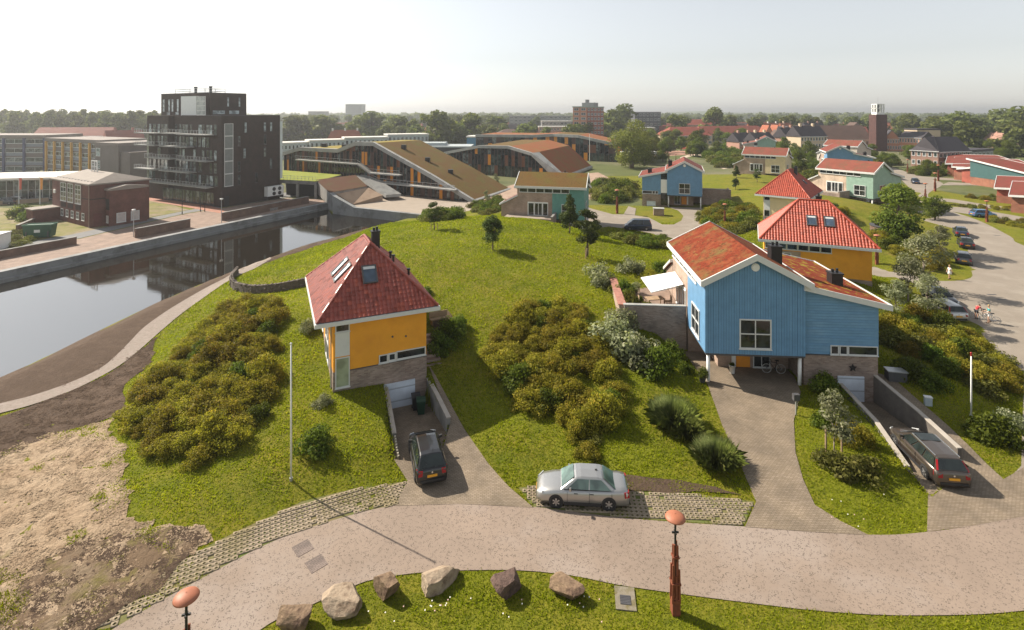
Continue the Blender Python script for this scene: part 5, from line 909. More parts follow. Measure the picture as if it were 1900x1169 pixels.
# white panelled flats behind the school
for i, (x0, x1, d) in enumerate(((520, 575, 232), (575, 640, 238), (640, 720, 246), (720, 795, 262))): row_house('flat_block', ('pale two storey flats, leftmost of the white row behind the school', 'pale two storey flats, second from the left in the white row behind the school', 'white framed flats above the brown school roof', 'white framed flats at the right end of the row behind the school')[i], x0, x1, 0, d, 6.6 + i * .8, 0, 10, PBG, FW, 8 if i < 2 else 10, 8, 'white panelled flats behind the school', cat='flats')
row_house('house_row', 'long dull red roofed house row behind the dark tower', 500, 588, 0, 330, 3.5, 10, 11, FB, RTILE, 0, 8, 'red roofed house rows', hip=3, chim=2); row_house('house_row', 'bright orange red roofed house row above the white flats', 605, 675, 0, 300, 4, 10.3, 11, FW, OTILE, 0, 6, 'red roofed house rows', hip=3, chim=3)
row_house('house_row', 'dull red roofed houses seen between the office block and the tower', 200, 268, 0, 240, 7.4, 12.2, 10, FR, RTILE, 5, 10, 'red roofed house rows', chim=2); row_house('house_row', 'low red roofed houses behind the office blocks', 60, 200, 0, 260, 9, 13, 10, FB, RTILE, 0, 4, 'red roofed house rows')
row_house('long_hall', 'long low hall with a blue band under its roof behind the school', 866, 975, 0, 285, 7.0, 0, 14, M('blue_band', (.09, .25, .42), .6), FW, 0, 0, cat='hall'); row_house('long_hall', 'dark roofed wide hall left of the red brown tower', 905, 1000, 0, 310, 4.5, 10.2, 30, FB, BTILE, 0, 4, cat='hall', hip=12)
row_house('flat_block', 'pale brown flats with many uprights left of the red brown tower', 1000, 1065, 0, 390, 9.5, 0, 10, FP, FW, 12, 0, 'flats round the red brown tower', cat='flats', flr=3); row_house('flat_block', 'grey flats behind the trees left of the red brown tower', 945, 1060, 0, 560, 16, 0, 12, FG, FG, 14, 0, 'flats round the red brown tower', cat='flats', flr=5)
row_house('flat_block', 'pale ribbed flats right of the red brown tower', 1146, 1215, 0, 400, 8.5, 0, 12, FP, FW, 14, 0, 'flats round the red brown tower', cat='flats', flr=3); row_house('flat_block', 'dark grey block rising right of the red brown tower', 1178, 1226, 0, 450, 20, 0, 14, M('dark_block', (.08, .085, .1), .8), FG, 7, 0, 'flats round the red brown tower', cat='flats', flr=5)
rt = row_house('residential_tower', 'red brown residential tower with a green roof storey on the skyline', 1063, 1089, 0, 345, 23.5, 0, 14, FO, M('copper_green', (.32, .38, .33), .7), 2, -4, cat='tower block', flr=8)
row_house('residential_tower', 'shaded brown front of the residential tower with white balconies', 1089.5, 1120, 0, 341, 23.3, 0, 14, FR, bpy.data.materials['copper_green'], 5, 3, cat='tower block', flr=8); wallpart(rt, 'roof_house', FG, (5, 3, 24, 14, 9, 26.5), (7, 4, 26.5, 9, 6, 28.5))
hr = row_house('high_rise', 'pale grey high rise far away on the skyline', 641, 671, 0, 760, 31, 0, 20, M('pale_grey_concrete', (.5, .5, .5), .8), bpy.data.materials['copper_green'], 8, 0, cat='high rise', flr=10); row_house('high_rise_block', 'long grey far block left of the pale high rise', 572, 604, 0, 800, 21, 0, 14, FG, FG, 0, 0, cat='flats')
# white school on the rise, houses, church
row_house('care_home', 'long cream building with red hipped roof on the green rise, left part', 1240, 1322, 0, 330, 6.0, 11.2, 18, FC, RTILE, 9, 6, 'long cream buildings with red roofs', cat='long building', hip=6); row_house('care_home', 'long white and grey building with red roof, right of the cream one', 1300, 1432, 0, 352, 6.2, 11, 16, FW, RTILE, 16, 22, 'long cream buildings with red roofs', cat='long building', hip=5); row_house('house_row', 'far red roofed building behind the long cream one', 1262, 1340, 0, 440, 10, 14.5, 14, FC, RTILE, 0, 0, 'red roofed house rows')
for i, (x0, x1, d, he, hr_, wl, rf, gb, lb) in enumerate(((1372, 1410, 262, 6, 10.4, FP, DTILE, 0, 'dark roofed terrace with pale gable ends behind the leafy trees'), (1406, 1440, 255, 6.5, 10.8, FC, DTILE, 0, 'dark roofed cream terrace next to the pale gable ends'), (1418, 1436, 330, 6, 12.5, FO, OTILE, 1, 'orange gabled house between white chimneys'), (1436, 1452, 335, 6, 12.5, FW, OTILE, 1, 'white gabled house with orange roof beside the orange gabled one'), (1452, 1470, 325, 6, 12, FP, DTILE, 1, 'grey gabled house with dark roof left of the church hall'), (1456, 1482, 400, 6, 12.5, FC, OTILE, 0, 'orange roofed houses on the skyline left of the church'), (1480, 1500, 360, 6, 11.5, FB, BTILE, 1, 'brown gabled house behind the church hall'), (1500, 1535, 380, 7, 13, FB, DTILE, 0, 'dark mansard roofed houses behind the church hall'),
    (1462, 1488, 262, 8, 13, FP, DTILE, 0, 'dark roofed terrace with two bright roof windows'), (1486, 1534, 250, 9.2, 14, FC, DTILE, 0, 'cream and orange terrace with dark roof below the church hall'), (1440, 1462, 285, 7, 11, FB, BTILE, 1, 'brown gabled house behind bare brown tree'), (1575, 1606, 420, 7, 12.5, FB, BTILE, 1, 'brown gabled building left of the church tower'), (1395, 1425, 420, 6, 11.5, FC, OTILE, 0, 'orange roofs beyond the long white building'), (1425, 1455, 430, 6, 11.8, FW, OTILE, 0, 'orange roofs with white dormers beyond the dark terrace'))):
    row_house('town_house', lb, x0, x1, 0, d, he, hr_, 9, wl, rf, max(2, int((x1 - x0) / 5)), 4 if not gb else 0, 'town houses round the church', gable=bool(gb), flr=3 if he > 8 else 2, cat='house', chim=0 if gb else 2)
ch = row_house('church_hall', 'long church hall with brown roof attached to the church tower', 1490, 1618, 0, 295, 5.5, 13, 18, FW, BTILE, 9, 0, cat='church', flr=1, hip=0)
ct = thing('church_tower', 'tall dark red church tower with a white open belfry', 'church tower', PD(1629, 266, 285) * 1); ct.location.z = 0
wallpart(ct, 'shaft', M_brick('church_brick', (.085, .04, .036), (.1, .047, .042), (.08, .05, .045)), (-2.9, -2.9, -2, 2.9, 2.9, 19.2)); bl = wallpart(ct, 'belfry', WHITE, (-2.1, -2.1, 19.2, 2.1, 2.1, 20.4), (-2.1, -2.1, 22.3, 2.1, 2.1, 22.6), (-2.1, -2.1, 24.4, 2.1, 2.1, 24.8), *[(x - .25, y - .25, 20.4, x + .25, y + .25, 24.4) for x in (-1.85, 0, 1.85) for y in (-1.85, 0, 1.85) if x or y]); wallpart(ct, 'belfry_core', DGREY, (-1., -1., 20.4, 1., 1., 24.4)); MB().cyl((0, 0, 24.8), (0, 0, 28.5), .1, .05, 6).build('spire_rod', STEEL, ct)
row_house('town_house', 'sunlit orange brick houses with gables right of the church tower', 1641, 1670, 0, 285, 6.5, 11, 10, FO, DTILE, 6, -3, 'orange brick houses right of the church', gable=True, cat='house'); row_house('town_house', 'long sunlit orange brick terrace right of the church tower', 1668, 1710, 0, 282, 7.5, 10.5, 10, FO, DTILE, 8, -10, 'orange brick houses right of the church', cat='house'); row_house('town_house', 'cream and dark cubic building behind the orange terrace', 1702, 1745, 0, 300, 10.5, 0, 10, FC, DTILE, 0, 0, cat='house')
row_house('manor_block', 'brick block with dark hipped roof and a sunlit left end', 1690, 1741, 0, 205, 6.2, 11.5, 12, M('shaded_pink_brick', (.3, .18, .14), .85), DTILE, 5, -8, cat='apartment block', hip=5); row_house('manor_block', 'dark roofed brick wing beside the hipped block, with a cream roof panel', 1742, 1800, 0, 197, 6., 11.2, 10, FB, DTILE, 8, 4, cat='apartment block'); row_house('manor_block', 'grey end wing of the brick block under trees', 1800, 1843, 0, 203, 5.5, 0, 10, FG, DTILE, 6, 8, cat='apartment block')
row_house('house_row', 'long pinkish terrace with pale red roof in the woods at the right', 1795, 1895, 0, 330, 4.5, 8.6, 10, FP, M('pale_red_roof', (.36, .2, .15), .8), 18, -40, cat='house row', chim=6)
for i, (x0, x1, d, he, lb) in enumerate(((1005, 1060, 480, 12, 'pale flats half hidden by trees near the skyline'), (810, 850, 420, 7, 'low pale building among the trees behind the school'), (1100, 1146, 520, 14, 'grey flats just behind the red brown tower'))): row_house('flat_block', lb, x0, x1, 0, d, he, 0, 10, FG, FW, 8, 0, 'far grey flats', cat='flats', flr=3)
# small row houses deep in the town, too far to show more than roofs
kk = 0
for i in range(150):
    px = rng.uniform(480, 1900) if i < 80 else rng.uniform(1150, 1700); d = rng.uniform(380, 640); a = rng.uniform(14, 34)
    if px > 1560 and d < 420: continue
    m = MB(); L = a; he = 4.5; hr_ = rng.uniform(8, 9.5); v = [(0, 0, he), (L, 0, he), (L, 9, he), (0, 9, he), (0, 4.5, hr_), (L, 4.5, hr_)]
    m.box(0.2, .2, -2, L - .2, 8.8, he, 0); m.add(v, [(0, 1, 5, 4), (1, 2, 5), (2, 3, 4, 5), (3, 0, 4)], 1)
    tag(m.build('distant_house', [rng.choice((FC, FP, FB, FW)), rng.choice((RTILE, OTILE, BTILE, DTILE, RTILE))], None, False, ((px - CX) / F * d, d, 0), rng.uniform(-.5, .5)), 'distant row of small houses among the far town trees', 'house row', 'distant house rows among the trees')
# far dune and wood ridges
def ridge(name, x0, x1, d0, h, mat, seed, dep=260):
    r = random.Random(seed); n = 60; m = MB(); V = []; ph = [r.uniform(0, 6) for _ in range(4)]
    for i in range(n + 1):
        t = i / n; x = x0 + (x1 - x0) * t; hh = h * (.75 + .15 * math.sin(t * 9 + ph[0]) + .1 * math.sin(t * 23 + ph[1]) + .05 * math.sin(t * 61 + ph[2])) * min(1, t * 6, (1 - t) * 6)
        for y, k in ((0, 0), (dep * .2, .6), (dep * .5, 1), (dep, 0)): V.append((x, d0 + y, -.5 + hh * k))
    m.add(V, [(i * 4 + j, (i + 1) * 4 + j, (i + 1) * 4 + j + 1, i * 4 + j + 1) for i in range(n) for j in range(3)]); tag(m.build(name, mat, None, True), None, None, None, 'structure')
ridge('dune_ridge', 300, 3600, 2300, 27, M('far_dune_green', (.12, .15, .08), .95, .2, .01), 1); ridge('dune_ridge', -3200, 600, 2500, 24, bpy.data.materials['far_dune_green'], 2)
# ================================================================ vegetation
def leaf_cloud(name, mat, blobs, n, size, seed, shell=.3, up=.25, aspect=.6, tintamp=.35, toptint=.25, fill=.12):
    """many small leaf faces through the volume of ellipsoid clumps (x,y,z,rx,ry,rz)"""
    g = np.random.default_rng(seed); B = np.array(blobs, float); w = (B[:, 3] * B[:, 4] + B[:, 3] * B[:, 5] + B[:, 4] * B[:, 5]); w /= w.sum(); bi = g.choice(len(B), n, p=w)
    d = g.normal(size=(n, 3)); d /= np.linalg.norm(d, axis=1)[:, None]; r = 1 - np.abs(g.normal(0, shell, n)); r = np.clip(r, .1, 1.12); c = B[bi, :3] + d * B[bi, 3:] * r[:, None]
    nr = d * .8 + g.normal(size=(n, 3)) * .6 + np.array([0, 0, up]); nr /= np.linalg.norm(nr, axis=1)[:, None]; a = np.cross(nr, g.normal(size=(n, 3))); a /= np.linalg.norm(a, axis=1)[:, None]; b = np.cross(nr, a)
    s = size * g.uniform(.55, 1.35, n)[:, None]; V = np.stack([c - a * s, c - b * s * aspect + nr * s * .15, c + a * s, c + b * s * aspect + nr * s * .15], 1).reshape(-1, 3); Fq = np.arange(n * 4).reshape(n, 4)
    bt = g.uniform(0, 1, len(B)); z0, z1 = c[:, 2].min(), c[:, 2].max()
    tint = .45 + (bt[bi] - .5) * tintamp + g.normal(0, .13, n) + toptint * (g.random(n) - .5); return npmesh(name, V, Fq, 4, mat, np.clip(tint, 0, 1))
def dome_blobs(seed, R_, H_, n=14, r0=.32, r1=.55):
    r = random.Random(seed); out = [(0, 0, H_ * .4, R_ * .7, R_ * .7, H_ * .42)]
    for i in range(n): a = r.uniform(0, 6.28); e = math.acos(r.uniform(.0, 1)); k = r.uniform(.62, .95); q = r.uniform(r0, r1) * R_; out.append((math.cos(a) * math.sin(e) * R_ * k, math.sin(a) * math.sin(e) * R_ * k, max(q * .5, math.cos(e) * H_ * k), q, q, q * .8))
    return out
L_ROSE = M_leaf('rosehip_leaves', (.065, .08, .009), (.34, .28, .035), (.5, .29, .07), .5); L_GREEN = M_leaf('green_leaves', (.035, .062, .009), (.15, .19, .022), (.24, .25, .05), .45); L_SILV = M_leaf('silver_leaves', (.1, .115, .055), (.34, .35, .21), (.64, .6, .45), .4)
L_TREE = M_leaf('tree_leaves', (.045, .07, .012), (.16, .19, .028), (.24, .25, .05), .45); L_OLIVE = M_leaf('olive_tree_leaves', (.06, .075, .015), (.2, .2, .045), (.28, .25, .08), .4); L_PINE = M_leaf('pine_needles', (.025, .045, .012), (.09, .12, .03), (.15, .16, .05), .3); L_FAR = M_leaf('far_tree_leaves', (.05, .07, .02), (.18, .2, .05), (.26, .26, .08), .4); L_GRASS = M_leaf('grass_blades', (.08, .11, .004), (.285, .31, .01), (.44, .36, .045), .55)
BARK = M('bark', (.13, .095, .07), .9, .25, 4, bmp=.4); BARKP = M('pale_bark', (.22, .18, .14), .9, .2, 4); STAKE = M('tree_stake', (.34, .24, .15), .85, .15)
SH = {'rose': [leaf_cloud('rosehip_shrub', L_ROSE, dome_blobs(i, 1.25, 1.4, 28, .2, .48), 4400, .066, 20 + i, .38) for i in range(5)], 'green': [leaf_cloud('green_shrub', L_GREEN, dome_blobs(50 + i, 1.1, 1.3, 16), 2000, .09, 60 + i, .28) for i in range(3)], 'silver': [leaf_cloud('silver_shrub', L_SILV, dome_blobs(80 + i, 1.1, 1.35, 18), 2200, .085, 90 + i, .26) for i in range(3)], 'olive': [leaf_cloud('olive_shrub', L_OLIVE, dome_blobs(110 + i, 1.2, 1.1, 16), 1700, .1, 120 + i, .3) for i in range(3)]}
def shrub(kind, x, y, s, label, group=None, sz=None, name=None):
    o = put({'rose': 'rosehip_shrub', 'green': 'green_shrub', 'silver': 'silver_shrub', 'olive': 'olive_shrub'}[kind], rng.choice(SH[kind]), None, (x, y, gz(x, y) - .12), rng.uniform(0, 6.28), (s, s, sz or s)); return tag(o, label, 'shrub', group)
def thicket(kinds, poly, spacing, s0, s1, label, group, seed, drop=0.):
    r = random.Random(seed); xs = [p[0] for p in poly]; ys = [p[1] for p in poly]; pts = []; tries = 0
    while tries < 6000:
        tries += 1; x, y = r.uniform(min(xs), max(xs)), r.uniform(min(ys), max(ys))
        if not pip(poly, np.array([x]), np.array([y]))[0] or any((x - a) ** 2 + (y - b) ** 2 < spacing ** 2 for a, b in pts): continue
        pts.append((x, y))
    for x, y in pts:
        if r.random() < drop: continue
        s = r.uniform(s0, s1); shrub(r.choice(kinds), x, y, s, label, group, s * r.uniform(.8, 1.15))
thicket(['rose'] * 9 + ['green'], GP([(405, 590), (440, 570), (500, 560), (520, 580), (508, 640), (495, 700), (485, 770), (470, 815), (420, 845), (345, 860), (280, 845), (235, 800), (250, 740), (290, 700), (340, 660), (370, 620)]), 1.12, .62, 1.12, 'one shrub of the dense olive green thicket left of the yellow house', 'thicket left of the yellow house', 5, .04)
thicket(['rose'] * 9 + ['green'], GP([(915, 640), (950, 590), (1010, 570), (1075, 580), (1100, 620), (1135, 690), (1150, 750), (1130, 790), (1090, 800), (1040, 790), (990, 760), (945, 700), (905, 665)]), 1.12, .65, 1.15, 'one shrub of the dense olive thicket between the yellow and the blue house', 'thicket between yellow and blue house', 6, .03)
thicket(['olive', 'rose'], GP([(1045, 800), (1085, 805), (1110, 840), (1075, 850)]), 1.0, .5, .7, 'thin yellowish bush below the middle thicket, above the silver sedan', 'thin bushes above the silver sedan', 7)
for (px, py, s, lb) in ((1135, 645, 1.8, 'large silver leaved shrub in front of the long terrace wall'), (1185, 670, 1.5, 'silver leaved shrub between the largest one and the dark green bush'), (1110, 522, 1.4, 'rounded silver shrub alone on the lawn near the terrace corner'), (1168, 505, 1.2, 'silver shrub behind the terrace, next to the rounded one on the lawn'), (1150, 612, 1.35, 'silver leaved shrub highest against the terrace corner')): p = G(px, py); shrub('silver', p.x, p.y, s, lb)
for (px, py, s, k, lb) in ((1220, 690, 1.45, 'green', 'dark green bush at the foot of the terrace wall'), (1245, 660, .9, 'green', 'dark flowering bush tucked beside the blue house wall'), (1150, 545, .9, 'olive', 'low olive bush just behind the terrace side wall'), (1205, 520, .9, 'rose', 'brownish shrub behind the white awning'), (1225, 505, .9, 'green', 'green shrub behind the white awning'), (600, 752, .55, 'silver', 'small pale shrub at the front corner of the yellow house'), (588, 830, .95, 'green', 'single dark green bush on the lawn between flagpole and ramp'), (575, 612, .7, 'silver', 'small pale shrub behind the left wall of the yellow house'), (830, 628, 1.15, 'green', 'dark bush on the right side of the yellow house'), (815, 650, 1.0, 'green', 'lower dark bush on the right side of the yellow house'), (850, 612, .9, 'green', 'upper dark bush on the right side of the yellow house'), (790, 545, .55, 'green', 'little dark shrub at the back corner of the yellow house'), (1545, 870, .9, 'olive', 'olive bush on the front lawn below the staked tree'), (1590, 880, 1.0, 'olive', 'wider olive bush on the front lawn beside the ramp kerb'), (1585, 820, .9, 'rose', 'brownish bush between the staked tree and the ramp'), (1535, 790, .8, 'green', 'green bush behind the staked tree'), (1535, 728, 1.0, 'green', 'dark bush in the shade of the blue house by the garage'), (1518, 700, .9, 'green', 'dark bush against the brick base beside the garage'), (1850, 820, 1.3, 'green', 'dark bush right of the red tipped flagpole'), (1870, 790, .8, 'silver', 'pale leaved shrub at the right edge by the red tipped flagpole'), (1690, 700, 1.0, 'green', 'dark bush in the shade right of the blue house'), (1730, 720, .9, 'green', 'dark bush on the shaded slope above the upper ramp path'), (1270, 690, .6, 'green', 'small potted looking shrub by the carport column')): p = G(px, py); shrub(k, p.x, p.y, s, lb)
thicket(['rose', 'olive', 'green', 'rose'], GP([(1650, 600), (1720, 590), (1790, 625), (1850, 660), (1880, 720), (1830, 730), (1760, 700), (1690, 660), (1640, 640)]), 1.35, .75, 1.15, 'one shrub of the dark thicket between the blue house and the street', 'thicket beside the right street', 8)
thicket(['olive', 'rose', 'green'], GP([(1620, 440), (1660, 470), (1720, 500), (1745, 500), (1730, 470), (1680, 445), (1640, 430)]), 1.7, .8, 1.2, 'one shrub of the hedge row behind the orange house', 'shrubs behind the orange house', 9); thicket(['olive', 'rose', 'green'], GP([(1305, 400), (1330, 385), (1395, 385), (1402, 420), (1370, 435), (1310, 425)]), 1.7, .9, 1.35, 'one shrub of the olive bank beside the smaller blue house drive', 'shrubs beside the smaller blue house', 10)
thicket(['olive', 'green'], GP([(1140, 445), (1165, 440), (1235, 448), (1245, 462), (1190, 462)]), 1.5, .8, 1.15, 'one shrub of the dark hedge on the hill edge by the dark van', 'hedge by the dark van', 11); thicket(['olive', 'green'], GP([(785, 398), (840, 398), (850, 408), (800, 412)]), 1.6, .9, 1.4, 'one shrub of the rounded clump on the hill crest by the plaza', 'clump on the hill crest', 12)
thicket(['green', 'olive'], GP([(1100, 350), (1130, 340), (1165, 350), (1160, 370), (1120, 378)]), 2.0, 1.5, 2.5, 'one shrub of the big green garden beside the teal house', 'garden beside the teal house', 13); thicket(['olive', 'green'], GP([(870, 385), (925, 370), (940, 385), (900, 400)]), 1.6, .7, 1.1, 'one shrub of the rough bank left of the teal house', 'bank left of the teal house', 14)
thicket(['olive', 'green', 'rose'], Z0([(1790, 366), (1900, 372), (1960, 380), (1850, 374)]), 1.6, .7, 1.0, 'one shrub of the low hedge before the teal boarded house', 'hedge before the teal house', 15); thicket(['olive', 'rose'], Z0([(1770, 381), (1880, 386), (1880, 391), (1790, 386)]), 1.8, .5, .8, 'one low shrub of the garden strip by the blue hatchback', 'garden strip by the blue hatchback', 16); thicket(['olive', 'rose'], Z0([(1840, 408), (1900, 415), (1960, 425), (1900, 425), (1850, 415)]), 1.6, .5, .9, 'one low shrub of the verge at the right edge near the blue hatchback', 'verge near the blue hatchback', 17)
thicket(['olive', 'green'], Z0([(1310, 295), (1345, 280), (1390, 290), (1385, 312), (1340, 312)]), 3.0, 1.8, 3.0, 'one large grey green shrub of the park beside the cream house', 'park shrubs by the cream house', 18); thicket(['green', 'olive'], Z0([(1480, 310), (1530, 300), (1545, 330), (1500, 345)]), 2.6, 1.2, 2.0, 'one shrub of the garden between cream and sage houses', 'garden between cream and sage houses', 19); thicket(['green', 'olive'], Z0([(1600, 300), (1640, 296), (1660, 304), (1640, 312)]), 3, 1.5, 2.4, 'one shrub of the green corner by the street before the church', 'green corner before the church', 20); thicket(['green', 'olive'], Z0([(1690, 318), (1750, 312), (1790, 316), (1750, 330), (1700, 325)]), 2.8, 1.2, 2.2, 'one shrub of the bank before the brick block', 'bank before the brick block', 21)
thicket(['green', 'rose'], GP([(1510, 400), (1545, 385), (1570, 395), (1540, 410)]), 1.6, .8, 1.3, 'one garden shrub behind the orange roof', 'garden behind the orange roof', 23)
thicket(['olive', 'green'], Z0([(20, 400), (75, 392), (95, 400), (60, 410)]), 3, 1.2, 2.2, 'one bush of the green mound beside the pump house', 'green mound by the pump house', 24); thicket(['olive'], Z0([(0, 440), (25, 430), (60, 445), (30, 462)]), 2.2, .6, 1.1, 'one dry bush by the waste skip', 'bushes by the waste skip', 25)
p = PD(100, 318, 150); o = shrub('olive', p.x, p.y, 4.2, 'rounded reddish olive tree in front of the office blocks'); o.location.z = 0; o['category'] = 'tree'
# tall grass tussocks
def tussock(x, y, s, label):
    g = np.random.default_rng(int(abs(x * 100))); n = 11000; a = g.uniform(0, 6.28, n); r = np.abs(g.normal(0, .22, n)); ln = g.uniform(.6, 1.55, n); lean = np.abs(g.normal(.3, .28, n)).clip(.02, .8); bx = np.stack([np.cos(a) * r, np.sin(a) * r, 0 * a], 1); dr = np.stack([np.cos(a) * lean, np.sin(a) * lean, 1 - lean * .45], 1); dr /= np.linalg.norm(dr, axis=1)[:, None]; sd = np.stack([-np.sin(a), np.cos(a), 0 * a], 1) * .0032
    mid = bx + dr * ln[:, None] * .6; tip = bx + dr * ln[:, None] * .95; tip[:, 2] -= lean * .35 * ln; V = np.stack([bx - sd, bx + sd, mid + sd, tip, mid - sd], 1).reshape(-1, 3)
    o = put('pampas_grass', npmesh('pampas_grass', V, np.arange(n * 5).reshape(n, 5), 5, L_PAMP, np.clip(g.normal(.5, .2, n), 0, 1)), None, (x, y, gz(x, y)), 0, s); return tag(o, label, 'ornamental grass', 'tall grass tussocks on the lawn')
L_PAMP = M_leaf('pampas_blades', (.1, .14, .045), (.26, .3, .12), (.42, .42, .2), .45)
for px, py, s, lb in ((1248, 785, 1.3, 'tallest feathery grass tussock left of the brick driveway'), (1272, 805, .95, 'smaller green tussock just below the tallest one'), (1328, 860, 1.15, 'drooping grass tussock at the edge of the driveway'), (1690, 870 - 180, .8, 'dark tussock in the shade by the upper ramp path')): p = G(px, py); tussock(p.x, p.y, s, lb)
# ---------------------------------------------------------------- trees
def trunk_mesh(name, mat, h, r, seed, limbs=5, crown_from=.45, spread=.5, bend=.05):
    r_ = random.Random(seed); m = MB(); pts = [(0, 0, -.3)]; n = 5
    for i in range(1, n + 1): t = i / n; pts.append((r_.gauss(0, bend) * h * t, r_.gauss(0, bend) * h * t, h * t))
    m.tube([Vector(p) for p in pts], [r * (1.15 - .9 * i / n) for i in range(n + 1)], 7)
    for i in range(limbs):
        t = r_.uniform(crown_from, .9); k = min(n - 1, int(t * n)); b = Vector(pts[k]).lerp(Vector(pts[k + 1]), t * n - k); a = r_.uniform(0, 6.28); L = h * spread * (1.1 - t) * 1.3; e = b + Vector((math.cos(a) * L, math.sin(a) * L, L * r_.uniform(.35, .9))); md = b.lerp(e, .5) + Vector((0, 0, L * .08)); rr = r * (1.1 - .9 * t) * .6; m.tube([b, md, e], [rr, rr * .7, rr * .25], 5)
    return m.mesh(name, mat, True)
def tree_kind(seed, h, R_, mat, n, leaf, n_b=16, z0=.3, flat=1., trunk_r=.16, bark=None, shell=.3, top_bias=0, col=False):
    r = random.Random(seed); bl = []
    for i in range(n_b):
        t = r.uniform(0, 1); z = h * (z0 + (1 - z0) * t * .93); prof = math.sin(math.pi * min(1, (t * .82 + .16))) ** .7 if not col else (1 - t) * .9 + .12
        a = r.uniform(0, 6.28); k = R_ * prof * r.uniform(.25, .8); q = R_ * r.uniform(.28, .48) * (1 if not col else (.45 + .55 * (1 - t))); bl.append((math.cos(a) * k, math.sin(a) * k, z, q, q, q * .78 * flat))
    return trunk_mesh('trunk', bark or BARK, h * .86, trunk_r, seed, 7, max(.25, z0), R_ / h * .8), leaf_cloud('crown', mat, bl, n, leaf, seed + 1, shell)
KIND = {'broad': [tree_kind(200 + i, 8, 3.6, L_TREE, 5200, .2, 24, .22, trunk_r=.22) for i in range(3)], 'far': [tree_kind(220 + i, 10, 4.6, L_FAR, 1500, .55, 20, .12, trunk_r=.3) for i in range(5)], 'tall': [tree_kind(240 + i, 18, 4., L_FAR, 1700, .6, 26, .12, trunk_r=.35) for i in range(4)], 'pine': [tree_kind(260 + i, 4.4, (1.35, 1.5, 1.1)[i], L_PINE, (5200, 5200, 3000)[i], .085, (34, 40, 26)[i], (.26, .14, .3)[i], .9, .07, shell=.3, col=(i == 1)) for i in range(3)], 'silver': [tree_kind(280 + i, 5.5, 1.9, L_SILV, 3200, .1, 20, .25, trunk_r=.09, bark=BARKP, shell=.4) for i in range(3)], 'young': [tree_kind(300, 4.0, 1.3, L_SILV, 1700, .095, 18, .34, trunk_r=.04, bark=BARKP, shell=.45)], 'willow': [tree_kind(310, 11, 5.4, L_OLIVE, 9000, .2, 34, .1, trunk_r=.5, shell=.25)]}
def tree(kind, x, y, h, label, group=None, w=1., z=None, name=None, v=None, cat='tree'):
    tr, cr = KIND[kind][v if v is not None else rng.randrange(len(KIND[kind]))]; base = {'broad': 8, 'far': 10, 'tall': 18, 'pine': 4.4, 'silver': 5.5, 'young': 4.0, 'willow': 11}[kind]; k = h / base
    t = thing(name or {'pine': 'pine_tree', 'silver': 'silver_tree', 'young': 'young_tree', 'tall': 'poplar_tree'}.get(kind, 'leafy_tree'), label, cat, (x, y, gz(x, y) if z is None else z), rng.uniform(0, 6.28), group); t.scale = (k * w, k * w, k); put('trunk', tr, t); put('crown', cr, t); return t
def stakes(t, x, y, d=.45, h=1.1):
    for s in (-1, 1): put('stake', STK, t, (s * d, 0, -.1), 0, (1, 1, h)); 
    MB().bar((-d, 0, h * .85), (d, 0, h * .85), .05).build('tie_bar', BLACK, t)
STK = MB().cyl((0, 0, -.2), (0, 0, 1), .05, n=7).mesh('stake', STAKE)
for px, py, top, k, v, lb, stk in ((915, 464, 398, 'pine', 0, 'rounded dark young pine alone near the crest of the hill', 0), (1089, 476, 385, 'pine', 2, 'thin staked pine on the hill in front of the dark van', 1), (1056, 434, 357, 'pine', 1, 'tall conical pine in front of the teal house', 0), (1100, 440, 396, 'pine', 2, 'short pine between the conical pine and the hedge', 0), (806, 427, 372, 'pine', 2, 'spindly staked pine on the left end of the hill crest', 1)):
    p = G(px, py); h = (py - top) / F * p.y; t = tree(k, p.x, p.y, h, lb, 'pines on the hill', w=1.15 if v != 1 else 1.0, v=v)
    if stk: stakes(t, 0, 0)
p = G(1548, 838); t = tree('young', p.x, p.y, 3.6, 'young silver leaved tree tied between two brown stakes on the front lawn', w=1.1); t.rotation_euler.z = 0
for s in (-.5, .45): put('stake', MB().cyl((s, 0, -.2), (s, 0, 1.55), .06, n=8).mesh('stake', STAKE), t)
MB().bar((-.5, -.03, 1.4), (.45, -.03, 1.4), .05).build('tie_bar', BLACK, t)
p = G(1668, 446); tree('broad', p.x, p.y, 8.2, 'big leafy green tree beside the sage green house', w=1.15, v=0); p = G(1735, 408); tree('broad', p.x, p.y, 4.5, 'bushy dark tree at the street corner right of the big leafy tree', w=1.3, v=1)
for px, py, h, lb in ((1712, 540, 6.4, 'tall silver leaved tree left of the black parked car'), (1742, 480, 4.6, 'silver leaved tree nearest the row of three parked cars'), (1685, 560, 4.6, 'low silver leaved tree behind the roof of the blue house'), (1722, 590, 4.0, 'silver leaved tree closest to the silver estate car'), (1660, 590, 3.6, 'silver leaved bushy tree right of the blue house roof corner')): p = G(px, py); tree('silver', p.x, p.y, h, lb, 'silver trees beside the right street', w=1.15)
p = P(1172, 312); tree('willow', p.x, p.y, 17.5, 'large grey green willow standing beside the school at the centre', w=1.0); p = P(1195, 305); tree('willow', p.x, p.y, 13, 'second wide willow behind the large one by the school', w=.9)
for px, py, top, k, lb in ((1405, 338, 312, 'pine', 'dark pine on the lawn before the cream house wall'), (1366, 330, 306, 'pine', 'pine beside the red flowering corner of the cream house'), (1365, 352, 330, 'pine', 'small staked pine on the lawn left of the cream house')): p = G(px, py); tree(k, p.x, p.y, (py - top) / F * p.y, lb, 'pines by the cream house', w=1.2)
